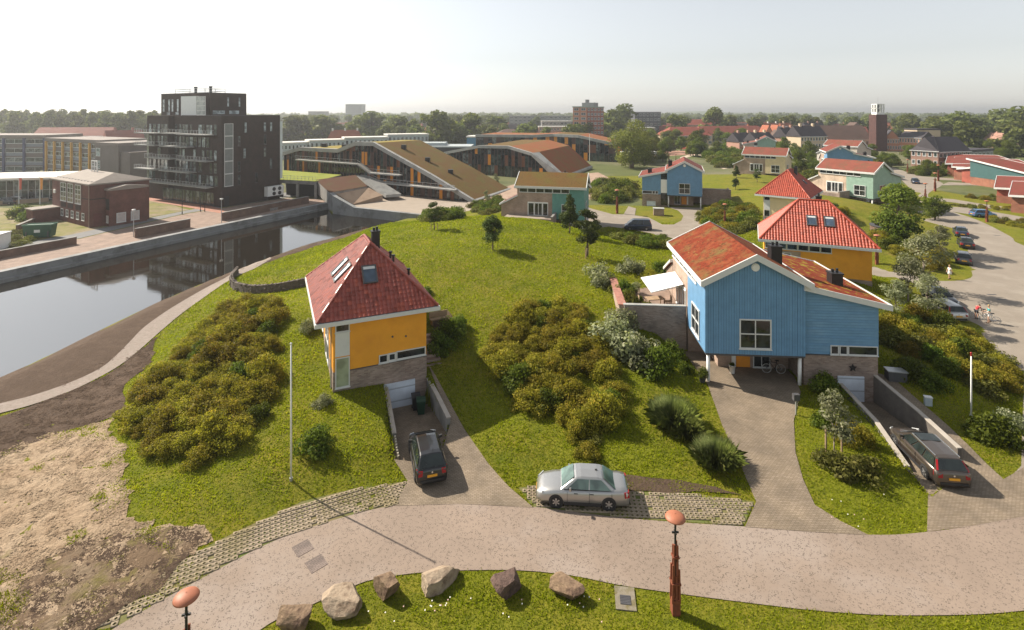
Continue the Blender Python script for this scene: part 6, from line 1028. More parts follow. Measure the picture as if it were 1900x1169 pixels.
for px, py, top, k, lb in ((1448, 318, 283, 'broad', 'round green tree right of the cream house'), (1480, 320, 278, 'broad', 'flowering green tree between the cream and sage houses'), (1500, 300, 262, 'broad', 'green tree in front of the cream terrace'), (1455, 292, 255, 'broad', 'brownish tree before the church hall'), (1560, 265, 240, 'broad', 'olive tree against the church hall roof'), (1330, 290, 262, 'broad', 'green tree in the park left of the cream house'), (1300, 282, 240, 'broad', 'pair of dark green trees in the park, right one'), (1290, 284, 243, 'broad', 'pair of dark green trees in the park, left one'), (1255, 270, 240, 'broad', 'dark tree below the cream building'), (1238, 285, 255, 'broad', 'tree right of the willow'), (1720, 325, 296, 'broad', 'low wide tree before the brick block'), (1760, 322, 298, 'broad', 'dark low tree before the brick block, right'), (1640, 305, 282, 'broad', 'green tree by the street before the church tower'), (1655, 310, 285, 'broad', 'small tree in the street corner before the church tower'), (1775, 285, 250, 'broad', 'round tree behind the dark roofed wing'), (1230, 300, 262, 'broad', 'yellowish tree by the red court'), (1212, 285, 250, 'broad', 'green tree behind the willow'), (1870, 298, 262, 'broad', 'tree at the right edge above the red roofs'), (1832, 290, 262, 'broad', 'broad tree behind the grey end wing'), (600, 0, 0, '', '')):
    if k: p = P(px, py); tree(k, p.x, p.y, (py - top) / F * p.y, lb, 'garden and park trees', z=0)
for px, py, top in ((843, 330, 312), (968, 370, 333), (920, 345, 322), (1117, 352, 330)):
    p = P(px, py); tree('young', p.x, p.y, (py - top) / F * p.y, {843: 'sapling on the lawn behind the sloping school roof', 968: 'thin sapling in front of the school yard', 920: 'thin sapling before the dark glass hall', 1117: 'young tree in the garden beside the teal house'}[px], 'saplings round the school', z=0)
p = P(903, 388); tree('young', p.x, p.y, 4, 'sapling at the corner of the plaza', z=0, w=.8)
# tall belt behind the office blocks
for i in range(64):
    px = -60 + 372 * i / 63 + rng.uniform(-4, 4); d = 285 + rng.uniform(-10, 45); h = CAMH + (208 - rng.uniform(201, 213)) / F * d; tree('tall', (px - CX) / F * d, d, h, 'tall tree of the dense belt behind the office blocks', 'tree belt behind the office blocks', w=rng.uniform(.8, 1.1), z=0)
# named bigger trees on the skyline
for px, top, d, w, lb in ((548, 212, 330, 1.3, 'big round tree just right of the dark tower'), (600, 216, 340, 1.5, 'wide dark tree above the dull red roofs'), (690, 208, 370, 1.7, 'widest dark tree left of centre on the skyline'), (660, 222, 350, 1.1, 'lighter tree touching the widest dark tree'), (738, 214, 360, 1.2, 'round tree right of the widest dark tree'), (808, 207, 300, 1.25, 'tall full tree behind the first school roof'), (875, 212, 330, 1.2, 'yellowish tall tree behind the blue band hall'), (765, 222, 345, .9, 'smaller tree between two round ones'), (920, 214, 420, 1.4, 'dark tree over the dark hall roof'), (1155, 197, 420, 1.3, 'tall tree behind the grey flats by the residential tower'), (1135, 205, 400, 1.2, 'tree at the shoulder of the residential tower'), (1325, 201, 400, 1.0, 'tall tree above the long cream building'), (1250, 212, 380, 1.1, 'tree pair left of the long cream building'), (1780, 208, 330, 1.5, 'broad dark tree behind the orange terrace'), (1690, 214, 380, 1.2, 'dark tree right of the church tower'), (1735, 222, 310, 1.0, 'pale tree behind the orange terrace'), (1860, 206, 360, 1.5, 'dark tree on the wooded rise at the right'), (1895, 203, 300, 1.4, 'tall tree at the very right edge of the skyline'), (1795, 228, 260, 1.3, 'pale wide tree above the dark roofed wing')): tree('far', (px - CX) / F * d, d, CAMH + (208 - top) / F * d, lb, 'large single trees on the skyline', w=w, z=0)
for i in range(150):
    px = rng.uniform(470, 1910); d = rng.uniform(400, 800) if px < 1690 else rng.uniform(320, 700); h = CAMH + (208 - rng.uniform(208, 219)) / F * d; h = min(h, 17); h = max(h, 7)
    tree('far', (px - CX) / F * d, d, h, 'distant town tree among the far roofs', 'distant town trees', w=rng.uniform(.9, 1.4), z=0)
for i in range(46):
    px = rng.uniform(1712, 1960); d = rng.uniform(300, 440) if px < 1850 else rng.uniform(215, 420); h = min(15, max(6, CAMH + (208 - rng.uniform(210, 245)) / F * d)); tree('far', (px - CX) / F * d, d, h, 'tree of the dark wood behind the brick block', 'wood behind the brick block', w=rng.uniform(1., 1.5), z=0)
for i in range(46):
    px = rng.uniform(1190, 1400); py = rng.uniform(250, 292); p = P(px, py)
    if abs(px - 1322) < 26 and py > 270: continue
    tree('broad', p.x, p.y, rng.uniform(5, 10), 'tree scattered over the park before the cream building', 'park trees before the cream building', z=0, w=rng.uniform(1., 1.4))
for i in range(60):
    px = rng.uniform(470, 1160); d = rng.uniform(300, 420); h = min(13, CAMH + (208 - rng.uniform(222, 240)) / F * d); tree('far', (px - CX) / F * d, d, h, 'lower tree of the green belt behind the school', 'green belt behind the school', w=rng.uniform(.9, 1.5), z=0)
for i in range(46):
    px = rng.uniform(1395, 1900); d = rng.uniform(215, 300); x = (px - CX) / F * d
    if 1480 < px < 1680 and d > 250: continue
    tree('broad', x, d, rng.uniform(4, 7.5), 'small street tree between the far town houses', 'street trees between the town houses', z=0, w=rng.uniform(1., 1.5))
# far wood that reads as one mass
bl = []
for i in range(420):
    x = rng.uniform(-1300, 1500); d = rng.uniform(950, 1500); h = rng.uniform(13, 20); bl.append((x, d, h * .5, rng.uniform(8, 22), rng.uniform(8, 18), h * .5))
o = put('distant_wood', leaf_cloud('distant_wood', L_FAR, bl, 60000, 3.2, 901, .2)); tag(o, 'hazy band of woods along the whole horizon', 'woodland', None, 'stuff')
# ---------------------------------------------------------------- grass
DRV = [o for o in bpy.data.objects if o.name.split('.')[0] in ('road', 'street', 'court_pavement', 'shell_path', 'canal_bank', 'canal_water')]
hard = [ROAD, STREET, COURT, path, bank, CANAL, GP1, GP2, RAMPS[0][0], RAMPS[1][0]] + [[(-6.35, 40.6), (-3.95, 34.7), (-4.25, 31.25), (-6.85, 31.25)] + GP([(756, 893), (733, 940), (850, 936), (990, 943), (945, 905), (905, 860), (862, 798), (832, 742), (808, 697)]),
    [(14.4, 45.4)] + GP([(1313, 714), (1340, 790), (1372, 860), (1403, 932), (1382, 979), (1500, 988), (1612, 994), (1560, 968), (1512, 938), (1490, 890), (1476, 840), (1473, 780), (1486, 728)]) + [(21.5, 41), (21.5, 45)], [(26.85, 40.8), (26.45, 34), (26.25, 31.), (22.3, 28.6)] + GP([(1722, 922), (1720, 988), (1810, 976), (1900, 959), (2000, 938), (1990, 850), (1900, 868), (1862, 890), (1800, 830), (1745, 778), (1692, 733), (1655, 700)])]
def grass_field(name, n, x0, x1, y0, y1, avoid, only=None, h0=.05, h1=.115, w=.03, seed=1, pw=1.2, sparse=None, edge=None):
    g = np.random.default_rng(seed); u = g.random(n); Y = (y0 ** (1 - pw) + u * (y1 ** (1 - pw) - y0 ** (1 - pw))) ** (1 / (1 - pw)); X = g.uniform(-1, 1, n) * .0 + x0 + (x1 - x0) * g.random(n); ok = np.abs(X) < Y * 1.0 + 2
    X, Y = X[ok], Y[ok]
    for p in avoid: k = ~pip(p, X, Y); X, Y = X[k], Y[k]
    if only is not None: k = pip(only, X, Y); X, Y = X[k], Y[k]
    f = np.sin(X * .9 + np.sin(Y * .7) * 2) * np.sin(Y * 1.1 + np.sin(X * .5) * 2) + .6 * np.sin(X * 2.9 + Y * 1.3) * np.sin(Y * 2.3 - X)
    if sparse is not None: k = (f > sparse); X, Y, f = X[k], Y[k], f[k]
    if edge is not None: e = pdist(edge[0], X, Y); k = (f * .6 + g.normal(0, .5, len(X)) > e / edge[1] * 1.3 - .1) & (pdist(GP1, X, Y) > .2) & (X > -31); X, Y, f = X[k], Y[k], f[k]
    m = len(X); Z = hz(X, Y, False); k = (Y / 26) ** .8; a = g.uniform(0, 6.28, m); hh = g.uniform(h0, h1, m) * (1 + .35 * np.clip(f, -1, 1)) * k ** .5; ww = w * g.uniform(.6, 1.4, m) * k
    ln = g.normal(0, .6, (m, 2)) * hh[:, None]; b = np.stack([X, Y, Z - .01], 1); s = np.stack([np.cos(a) * ww, np.sin(a) * ww, 0 * a], 1); t = b + np.stack([ln[:, 0], ln[:, 1], hh], 1)
    V = np.stack([b - s, b + s, t], 1).reshape(-1, 3); o = put(name, npmesh(name, V, np.arange(m * 3).reshape(m, 3), 3, L_GRASS, np.clip(.5 + .08 * f + .14 * np.sin(X * .31 + 1.7 * np.sin(Y * .23)) * np.sin(Y * .37 + X * .11) + g.normal(0, .14, m), 0, 1))); return tag(o, None, None, None, 'stuff')
tag(grass_field('grass', 700000, -36, 48, 17, 100, hard + [sand, soil], pw=1.5), 'green lawn grass covering the hill, the yards and the road island', 'grass')
tag(grass_field('grass', 200000, -34, -10, 17, 44, hard, sand, sparse=.95, seed=4), 'thin grass tufts growing through the dry sand', 'grass'); tag(grass_field('grass', 260000, -34, -10, 17, 44, hard, sand, seed=14, edge=(sand, 1.5)), 'ragged grass along the edge of the dry sand', 'grass')
corner = GP([(-60, 1058), (0, 1056), (40, 1062), (62, 1075), (58, 1105), (38, 1140), (45, 1175), (-60, 1200)]); tag(grass_field('grass', 60000, -30, -15, 17, 26, [], corner, seed=21, h0=.08, h1=.2), 'patch of taller green grass in the lower left corner', 'grass')
tag(grass_field('grass', 90000, -34, 0, 18, 34, [ROAD], GP1, sparse=.2, seed=6, h1=.1), 'grass growing in the left grid pavers', 'grass'); tag(grass_field('grass', 50000, -1, 14, 18, 34, [ROAD], GP2, sparse=.5, seed=7, h1=.09), 'grass growing in the grid pavers under the silver sedan', 'grass')
# white and pink flowers in the island grass
fl = MB(); fr2 = random.Random(3)
for i in range(36):
    c = fr2.choice(((-3.2, 22.3, .6), (-1.5, 22.6, .5), (3.3, 22.4, .8), (-5, 22.5, .8), (17.5, 27.5, 1.0), (-3, 22.3, .3), (0.5, 22, .9))); x, y = c[0] + fr2.gauss(0, c[2]), c[1] + fr2.gauss(0, c[2] * .6)
    if pip(ROAD, np.array([x]), np.array([y]))[0]: continue
    z = gz(x, y) + fr2.uniform(.08, .2); s = .022; fl.add([(x - s, y - s, z), (x + s, y - s, z), (x + s, y + s, z + .02), (x - s, y + s, z + .01)], [(0, 1, 2, 3)], fr2.choice((0, 0, 1)))
tag(fl.build('wild_flowers', [M('white_petals', (.75, .72, .65), .7), M('pink_petals', (.6, .38, .36), .7)]), 'small white and pink wild flowers in the grass', 'flowers', None, 'stuff')
# ================================================================ vehicles
CAR_GL = M_glass('car_glass', (.02, .028, .026), .04, .3); CAR_GL2 = M_glass('car_glass_green', (.12, .19, .165), .04, .4); RUB = M('tyre_rubber', (.022, .022, .022), .8, .1); ALU = M('alloy_rim', (.5, .5, .5), .35, .1, metal=.7); TLAMP = M('red_tail_lamp', (.3, .012, .016), .2, .1); HLAMP = M('clear_headlamp', (.6, .62, .62), .1, .1); PLATE = M('yellow_plate', (.75, .36, .03), .5, .03); CHROME = M('chrome_trim', (.7, .7, .7), .15, .05, metal=.9); PLAS = M('black_plastic', (.03, .03, .032), .6, .1)
def paint(name, c, metal=.5): return M(name, c, .32, .03, .5, metal=metal, spec=.5, coat=.8)
SPEC = {  # L, half width, belt z, roof z, lower stations (y, top z, half width), cabin base y (rear, front), roof y (rear, front)
 'sedan': dict(L=4.8, hw=.9, belt=.93, roof=1.45, st=[(-2.4, .58, .62), (-2.38, .86, .76), (-2.25, .98, .83), (-1.9, 1.01, .87), (-1.2, .97, .9), (0, .94, .9), (1.0, .93, .9), (1.5, .88, .89), (2.0, .79, .85), (2.28, .68, .76), (2.4, .5, .6)], cb=(-1.72, 1.12), cr=(-1.0, .32), wb=(-1.33, 1.38), win=2),
 'hatch': dict(L=4.2, hw=.88, belt=.94, roof=1.47, st=[(-2.1, .55, .68), (-2.08, .86, .8), (-2.0, .97, .85), (-1.2, .97, .88), (0, .94, .88), (.9, .93, .88), (1.4, .88, .87), (1.8, .78, .82), (2.02, .66, .74), (2.1, .48, .6)], cb=(-2.02, 1.15), cr=(-1.5, .4), wb=(-1.27, 1.3), win=2),
 'wagon': dict(L=4.8, hw=.93, belt=.98, roof=1.5, st=[(-2.4, .55, .74), (-2.38, .9, .85), (-2.3, 1.0, .89), (-1.2, 1.0, .93), (0, .98, .93), (1.0, .97, .93), (1.55, .91, .91), (2.05, .8, .86), (2.3, .66, .76), (2.4, .48, .62)], cb=(-2.3, 1.2), cr=(-1.95, .35), wb=(-1.4, 1.45), win=3),
 'van': dict(L=4.7, hw=.92, belt=1.05, roof=1.85, st=[(-2.35, .6, .78), (-2.33, 1.0, .87), (-2.2, 1.06, .9), (0, 1.06, .92), (1.4, 1.03, .91), (2.0, .92, .87), (2.25, .75, .78), (2.35, .5, .62)], cb=(-2.28, 1.75), cr=(-2.0, .8), wb=(-1.4, 1.45), win=3)}
def wheel_meshes(rad=.32, w=.21):
    t = MB().lathe([(rad * .66, -w / 2), (rad * .9, -w / 2), (rad, -w * .3), (rad, w * .3), (rad * .9, w / 2), (rad * .66, w / 2), (rad * .66, -w / 2)], 20).mesh('tyre', RUB, True); m = MB()
    m.lathe([(rad * .66, -w * .3), (rad * .66, w * .42), (rad * .58, w * .42), (rad * .56, w * .25)], 20)
    for i in range(6): a = i * math.pi / 3; m.bar((0, 0, w * .36), (math.cos(a) * rad * .6, math.sin(a) * rad * .6, w * .36), rad * .17, .03)
    m.cyl((0, 0, w * .3), (0, 0, w * .42), rad * .17, n=10); d = MB().cyl((0, 0, w * .1), (0, 0, w * .2), rad * .6, n=16).mesh('hub', BLACK); return t, m.mesh('rim', ALU), d
TY, RI, HU = wheel_meshes()
def car(kind, name, label, pos, yaw, pm, z=None, group=None, glass=None, rails=False, roofglass=False, cat='car', tint=None):
    S = SPEC[kind]; t = thing(name, label, cat, (pos[0], pos[1], gz(*pos[:2]) if z is None else z), R(yaw), group); gl = glass or CAR_GL; hw, belt, zr = S['hw'], S['belt'], S['roof']
    m = MB(); sec = lambda y, zt, w: [(0, y, zt + .035), (w * .55, y, zt + .025), (w * .88, y, zt - .005), (w * .985, y, zt - .09), (w, y, max(.4, zt - .3)), (w * .985, y, .36), (w * .93, y, .22), (0, y, .2)]; V = []; st = S['st']
    for y, zt, w in st: s = sec(y, zt, w); V += s + [(-x, yy, zz) for x, yy, zz in s[1:-1]][::-1]
    k = 14; fs = [(i * k + j, i * k + (j + 1) % k, (i + 1) * k + (j + 1) % k, (i + 1) * k + j) for i in range(len(st) - 1) for j in range(k)]; n = len(st)
    m.add(V, fs + [tuple(range(k))[::-1], tuple(range((n - 1) * k, n * k))]); me = m.mesh('body', [pm], True); b = put('body', me, t)
    hb, hr_ = hw * .9, hw * .66; side = lambda z: hb + (hr_ - hb) * (z - belt) / (zr - belt); y0, y1 = S['cb']; r0, r1 = S['cr']; c = MB(); CS = []
    ztop = lambda y: belt + (zr - belt) * max(0, min(1, (y - y0) / (r0 - y0), (y1 - y) / (y1 - r1)))
    ysn = [y0, y0 + (r0 - y0) * .8, r0 + .0, r0 + .25, (r0 + r1) / 2, r1 - .25, r1, r1 + (y1 - r1) * .2, y1]
    for y in ysn: zt = max(ztop(y), belt + .0); zt2 = zt - (.035 if y in (r0, r1) else .0); x = side(zt2); CS += [(hb, y, belt - .04), (x, y, zt2 - .02), (x * .9, y, zt2 + .02), (0, y, zt2 + .05), (-x * .9, y, zt2 + .02), (-x, y, zt2 - .02), (-hb, y, belt - .04)]
    c.add(CS, [(i * 7 + j, (i + 1) * 7 + j, (i + 1) * 7 + j + 1, i * 7 + j + 1) for i in range(len(ysn) - 1) for j in range(6)]); c.build('roof', [pm], t, False)
    zb2, zt_ = belt + .03, zr - .075
    def gq(nm, q, off): nrm = (Vector(q[1]) - Vector(q[0])).cross(Vector(q[2]) - Vector(q[1])).normalized(); nrm = nrm if nrm.dot(Vector(off)) > 0 else -nrm; return MB().prism([Vector(p) + nrm * .012 for p in q], nrm * .012).build(nm, gl, t)
    fy = lambda z: y1 - (y1 - r1) * (z - belt) / (zr - belt); ry = lambda z: y0 + (r0 - y0) * (z - belt) / (zr - belt); xx = lambda z: side(z) - .09
    up = Vector((0, 0, .03)); gq('windscreen', [(-xx(zb2), fy(zb2), zb2 + .03), (xx(zb2), fy(zb2), zb2 + .03), (xx(zt_), fy(zt_), zt_ + .045), (-xx(zt_), fy(zt_), zt_ + .045)], (0, 1, .5)); gq('rear_window', [(xx(zb2), ry(zb2), zb2 + .03), (-xx(zb2), ry(zb2), zb2 + .03), (-xx(zt_), ry(zt_), zt_ + .045), (xx(zt_), ry(zt_), zt_ + .045)], (0, -1, .5))
    nw = S['win']; a0, a1 = ry(zb2) + .22, fy(zb2) - .28; c0, c1 = max(ry(zt_) + .14, r0 + .02), r1 - .06
    for s in (-1, 1):
        for i in range(nw):
            e = .035; p = lambda f, top: (s * side(zt_ if top else zb2), (c0 + (c1 - c0) * f) if top else (a0 + (a1 - a0) * f), zt_ if top else zb2); f0, f1 = i / nw + (e / 2 if i else 0), (i + 1) / nw - (e / 2 if i < nw - 1 else 0); gq('side_window', [p(f0, 0), p(f1, 0), p(f1, 1), p(f0, 1)], (s, 0, .2))
        MB().bar((s * (hb - .0), y0 + .15, belt + .005), (s * (hb - .0), y1 - .15, belt + .005), .03, .025).build('belt_trim', PLAS, t)
        for f in (.36, -.45): MB().box(s * hw - .01, f - .1, .78, s * hw + .018, f + .1, .815).build('door_handle', PLAS if pm.name.startswith('silver') else pm, t)
        for yy in (y1 - .32, (a0 + a1) / 2, a0 - .02): MB().box(s * hw - .012, yy - .009, .36, s * hw + .006, yy + .009, belt - .06).build('door_seam', PLAS, t)
        mr = MB().prism([(s * (hb + .02), y1 - .55, belt + .02), (s * (hb + .2), y1 - .52, belt + .03), (s * (hb + .2), y1 - .5, belt + .17), (s * (hb + .02), y1 - .53, belt + .15)], (0, .09, 0)).build('wing_mirror', pm if not pm.name.startswith('black') else PLAS, t)
        MB().box(min(s * hw * .9, s * hw * 1.004), S['wb'][0] + .4, .2, max(s * hw * .9, s * hw * 1.004), S['wb'][1] - .4, .34).build('sill', PLAS, t)
        yr = st[0][0]; hi = belt + (.45 if kind in ('wagon', 'van') else .0); MB().prism([(s * hw * .98, yr + .26, .66), (s * hw * .86, yr + .0, .64), (s * hw * .82, yr + .035, min(hi, .92)), (s * hw * .955, yr + .28, min(hi, .95))], (-s * .22, -.012, 0)).build('tail_light', TLAMP, t)
        if kind in ('wagon', 'van'): MB().bar((s * (hb - .06), ry(belt) + .02, belt + .0), (s * (hr_ + .02), ry(zr - .1) + .03, zr - .1), .09, .09).build('tail_light', TLAMP, t)
        yf = st[-1][0]; MB().prism([(s * hw * .9, yf - .32, .7), (s * hw * .6, yf - .06, .58), (s * hw * .58, yf - .1, .7), (s * hw * .86, yf - .36, .8)], (s * .015, .04, .012)).build('headlight', HLAMP, t)
        for y in S['wb']:
            MB().cyl((s * (hw - .25), y, .33), (s * (hw + .004), y, .33), .375, n=20).build('wheel_arch', PLAS, t)
            w = put('wheel', TY, t, (s * (hw - .085), y, .32), (0, R(90) * s, 0)); put('rim', RI, w); put('hub', HU, w)
        if rails: MB().bar((s * (hr_ + .0), r0 + .1, zr + .02), (s * (hr_ + .0), r1 - .1, zr + .02), .04, .04).bar((s * hr_, r0 + .15, zr - .03), (s * hr_, r0 + .15, zr + .02), .04).bar((s * hr_, r1 - .15, zr - .03), (s * hr_, r1 - .15, zr + .02), .04).build('roof_rail', CHROME, t)
    MB().box(-hw * .75, st[0][0] - .03, .3, hw * .75, st[0][0] + .2, .42).build('rear_bumper', PLAS, t); MB().box(-.27, st[0][0] - .035, .56, .27, st[0][0] + .02, .68).build('number_plate', PLATE, t); MB().box(-hw * .55, st[-1][0] - .1, .36, hw * .55, st[-1][0] + .015, .5).build('grille', PLAS, t); MB().box(-.27, st[-1][0] + .016, .4, .27, st[-1][0] + .03, .5).build('number_plate', PLATE, t)
    MB().cyl((0, st[1][0] - .035, .8), (0, st[1][0] + .02, .8), .05, n=12).build('badge', CHROME, t)
    MB().bar((-.0, ry(zb2) + .03, zb2 - .02), (.32, ry(zb2) + .06, zb2 + .1), .02).build('rear_wiper', PLAS, t) if kind != 'sedan' else MB().box(-.04, r0 + .2, zr + .03, .04, r0 + .32, zr + .085).build('roof_aerial', PLAS, t)
    if roofglass: MB().box(-hr_ * .86, -.45, zr + .04, hr_ * .86, .28, zr + .058).build('roof_window', CAR_GL, t)
    if kind == 'hatch': MB().bar((.12, r0 + .15, zr + .02), (.12, r0 - .1, zr + .3), .015).build('roof_aerial', PLAS, t)
    return t
P_BLK = paint('black_car_paint', (.012, .013, .015), .2); P_SIL = paint('silver_car_paint', (.42, .42, .41), .75); P_TAU = paint('taupe_car_paint', (.1, .08, .065), .6); P_BLU = paint('blue_car_paint', (.08, .2, .38), .4); P_NAVY = paint('navy_car_paint', (.02, .035, .07), .3); P_GRY = paint('grey_car_paint', (.1, .105, .11), .6); P_WHT = paint('white_van_paint', (.5, .5, .5), .1)
car('sedan', 'silver_sedan', 'silver four door sedan parked on the grid pavers beside the road', (3.72, 28.65), 85.5, P_SIL, glass=CAR_GL2); car('hatch', 'black_hatchback', 'black hatchback with its rear to the road at the foot of the yellow house ramp', (-4.95, 31.35), 17, P_BLK, z=.1); car('wagon', 'taupe_estate_car', 'dark taupe estate car with roof rails on the ramp of the blue house', (24.2, 31.5), -7, P_TAU, z=.03, rails=True, roofglass=True)
car('sedan', 'black_sedan', 'black car facing the viewer beside the silver trees on the right street', (46.2, 58.3), 168, P_BLK); car('wagon', 'silver_estate_car', 'silver estate car seen from behind, next to the cyclists', (43.6, 54.6), -6, P_SIL)
car('hatch', 'parked_car', 'dark grey estate nearest in the line of three parked cars', (61.6, 73.6), -36, P_GRY, group='line of three parked cars'); car('sedan', 'parked_car', 'black car in the middle of the line of three parked cars', (69.2, 82.2), -34, P_BLK, group='line of three parked cars'); car('sedan', 'parked_car', 'dark blue car farthest in the line of three parked cars', (74.6, 89.6), -34, P_NAVY, group='line of three parked cars')
car('hatch', 'blue_hatchback', 'light blue hatchback parked sideways by the right street', (92.2, 105.5), -96, P_BLU); car('hatch', 'navy_car', 'small navy car far up the street before the brick block', (116, 155), 150, P_NAVY); car('van', 'dark_van', 'dark multi purpose van parked at the edge of the court by the hedge', (21.9, 94), 84, P_NAVY, cat='van')
for i, (px, py, c, y, lb) in enumerate(((1640, 272, P_GRY, 90, 'grey car parked below the church tower, left'), (1655, 273, P_WHT, 90, 'white car parked below the church tower'), (1674, 276, P_BLK, 80, 'dark car parked before the orange brick terrace'), (25, 377, P_WHT, 100, 'white car parked before the glass shop, right'), (10, 379, P_GRY, 100, 'grey car parked before the glass shop, left'))): p = P(px, py); car('hatch', 'distant_car', lb, p, y, c, z=0, group='far parked cars')
# ================================================================ lamps, poles, small things
def street_lamp(x, y, label, h=4.15, z=None, s=1.):
    t = thing('street_lamp', label, 'street lamp', (x, y, gz(x, y) if z is None else z), rng.uniform(-.3, .3), 'rust coloured street lamps'); t.scale = (s, s, s * h / 4.15)
    MB().prism([(-.17, -.17, -.2), (.17, -.17, -.2), (.16, -.17, .62), (-.16, -.17, .62)], (0, .34, 0)).build('base', RUST, t); MB().cyl((0, 0, .5), (0, 0, 3.85), .045, n=8).build('pole', BLACK, t)
    for i, (dx, dy, hh) in enumerate(((-.15, -.13, 2.05), (.15, -.13, 1.85), (-.15, .13, 1.95), (.15, .13, 2.1), (-.075, -.09, 2.85), (.08, -.08, 2.8), (-.08, .09, 2.75), (.075, .09, 2.9), (0, -.15, 1.6))): MB().bar((dx, dy, .5), (dx * .85, dy * .85, hh), .07, .05).build('rod', RUST, t)
    MB().box(-.19, -.19, 1.25, .19, .19, 1.31).box(-.14, -.14, 2.3, .14, .14, 2.36).build('band', RUST, t); MB().bar((-.14, 0, 3.3), (.14, 0, 3.3), .06).bar((0, -.12, 3.3), (0, .12, 3.3), .05).build('cross_bar', BLACK, t)
    hd = MB().lathe([(.02, 4.06), (.16, 4.05), (.3, 4.0), (.39, 3.93), (.41, 3.89), (.37, 3.865), (.2, 3.85), (.05, 3.84)], 22).build('lamp_head', RUST_L, t, True); MB().lathe([(.22, 3.85), (.2, 3.76), (.1, 3.72), (.02, 3.7)], 16).build('lens', DGREY, hd, True); return t
p = G(1253, 1137); street_lamp(p.x, p.y, 'tall rust coloured lamp post with round copper cap on the road island'); street_lamp(-11.15, 18.45, 'rust lamp post with copper cap cut off by the lower left edge')
for px, py, lb, s in ((1345, 421, 'thin rust lamp post among the shrubs left of the big sedum roof', 1), (1627, 491, 'broad rust lamp post right of the orange house', 1.0), (1831, 412, 'rust lamp post in front of the blue hatchback', 1.0), (1145, 396, 'rust lamp post on the lawn left of the smaller blue house', 1.2), (1735, 355, 'bright rust post at the bend of the far street', 1.2), (1684, 320, 'rust post beside the far street, farthest one', 1.1), (1717, 376, 'dark rust lamp post just right of the leafy tree', 1.1), (1741, 336, 'rust lamp post on the verge before the low red houses', 1.2), (1254, 305, 'rust lamp post behind the smaller blue house, right of a pair', 1.), (1241, 300, 'rust lamp post behind the smaller blue house, left of a pair', 1.)): p = G(px, py); street_lamp(p.x, p.y, lb, s=s)
def flagpole(px, py, top, lab, red=False):
    p = G(px, py); h = (py - top) / F * p.y; t = thing('flagpole', lab, 'flagpole', p, 0, 'garden flagpoles'); MB().cyl((0, 0, -.3), (0, 0, h), .055, .035, 10).build('pole', WHITE, t, True); MB().lathe([(.0, h + .14), (.06, h + .1), (.06, h + .03), (.0, h)], 10).build('knob', TLAMP if red else WHITE, t, True); MB().cyl((0, 0, -.05), (0, 0, .14), .09, n=10).build('socket', STEEL, t); MB().bar((.06, 0, 1), (.05, 0, h - .1), .012).build('halyard', STEEL, t)
    if red: MB().cyl((0, 0, h * .97), (0, 0, h + .002), .05, n=8).build('red_tip', TLAMP, t)
flagpole(540, 891, 640, 'tall slim white flagpole on the lawn left of the yellow house'); flagpole(1802, 774, 657, 'white flagpole with a red tip on the shaded slope at the right', True)
BM = [M('warm_boulder', (.27, .185, .115), .9, .3, 1.6, col2=(.1, .06, .04), c2s=1.6, c2lo=.42, c2hi=.62, bmp=.8, bscale=5, bdist=.08), M('pale_boulder', (.36, .28, .2), .9, .25, 1.8, col2=(.15, .1, .065), c2s=1.8, c2lo=.46, c2hi=.66, bmp=.8, bscale=5, bdist=.08), M('dark_boulder', (.15, .095, .075), .9, .35, 1.6, col2=(.05, .035, .03), c2s=1.5, c2lo=.45, c2hi=.65, bmp=.9, bscale=6, bdist=.09)]
for i, (px, py, w, h, m, lb) in enumerate(((815, 1103, 1.95, .8, 1, 'largest pale flat topped boulder in the middle of the row'), (940, 1117, 1.5, 1.0, 2, 'dark jagged purple brown boulder'), (1055, 1122, 1.7, .8, 0, 'rounded tan boulder at the right end of the row'), (712, 1118, 1.35, 1.0, 0, 'blocky warm brown boulder with a steep front'), (624, 1154, 1.9, .85, 1, 'long pale boulder leaning to the road edge'), (538, 1185, 1.5, 1.0, 0, 'boulder cut off by the bottom edge'))):
    p = G(px, py); o = put('boulder', rock_mesh('boulder', BM[m], 70 + i * 3, w * .9, w * .68, h * 1.0, 12, 4), None, (p.x, p.y + w * .3, p.z + h * .27), rng.uniform(-.4, .4)); tag(o, lb, 'boulder', 'boulders along the island edge')
p = G(1160, 1112); dg = thing('drain_cover', 'square concrete drain surround with a steel grate in the island grass', 'drain', (p.x, p.y, p.z), -.12); wallpart(dg, 'surround', M('mossy_concrete', (.2, .175, .13), .9, .2, 3, col2=(.13, .11, .05), c2s=2.), (-.42, -.55, -.05, .42, .55, .06)); wallpart(dg, 'grate', DGREY, (-.22, -.32, .061, .22, .12, .075), *[(-.22, -.3 + i * .07, .0755, .22, -.27 + i * .07, .085) for i in range(6)])
for px, py, a, lb in ((562, 1018, .75, 'upper dark square paving patch in the pale road'), (587, 1047, .75, 'lower dark square paving patch in the pale road')): p = P(px, py); o = wallpart(None, 'paving_patch', M_brick('dark_patch_pavers', (.17, .14, .13), (.22, .18, .16), (.12, .1, .09), .2, .1, True), (-.38, -.38, 0, .38, .38, .045)); o.location = (p.x, p.y, 0); o.rotation_euler.z = a; tag(o, lb, 'paving patch', 'dark patches in the road')
for px, py, lb in ((1840, 547, 'dark drain strip in the street, left'), (1858, 556, 'dark drain strip in the street, right'), (1850, 437, 'drain strip far up the street')): p = P(px, py); o = wallpart(None, 'drain_strip', DGREY, (-.5, -.12, 0, .5, .12, .04)); o.location = (p.x, p.y, 0); tag(o, lb, 'drain', 'street drains')
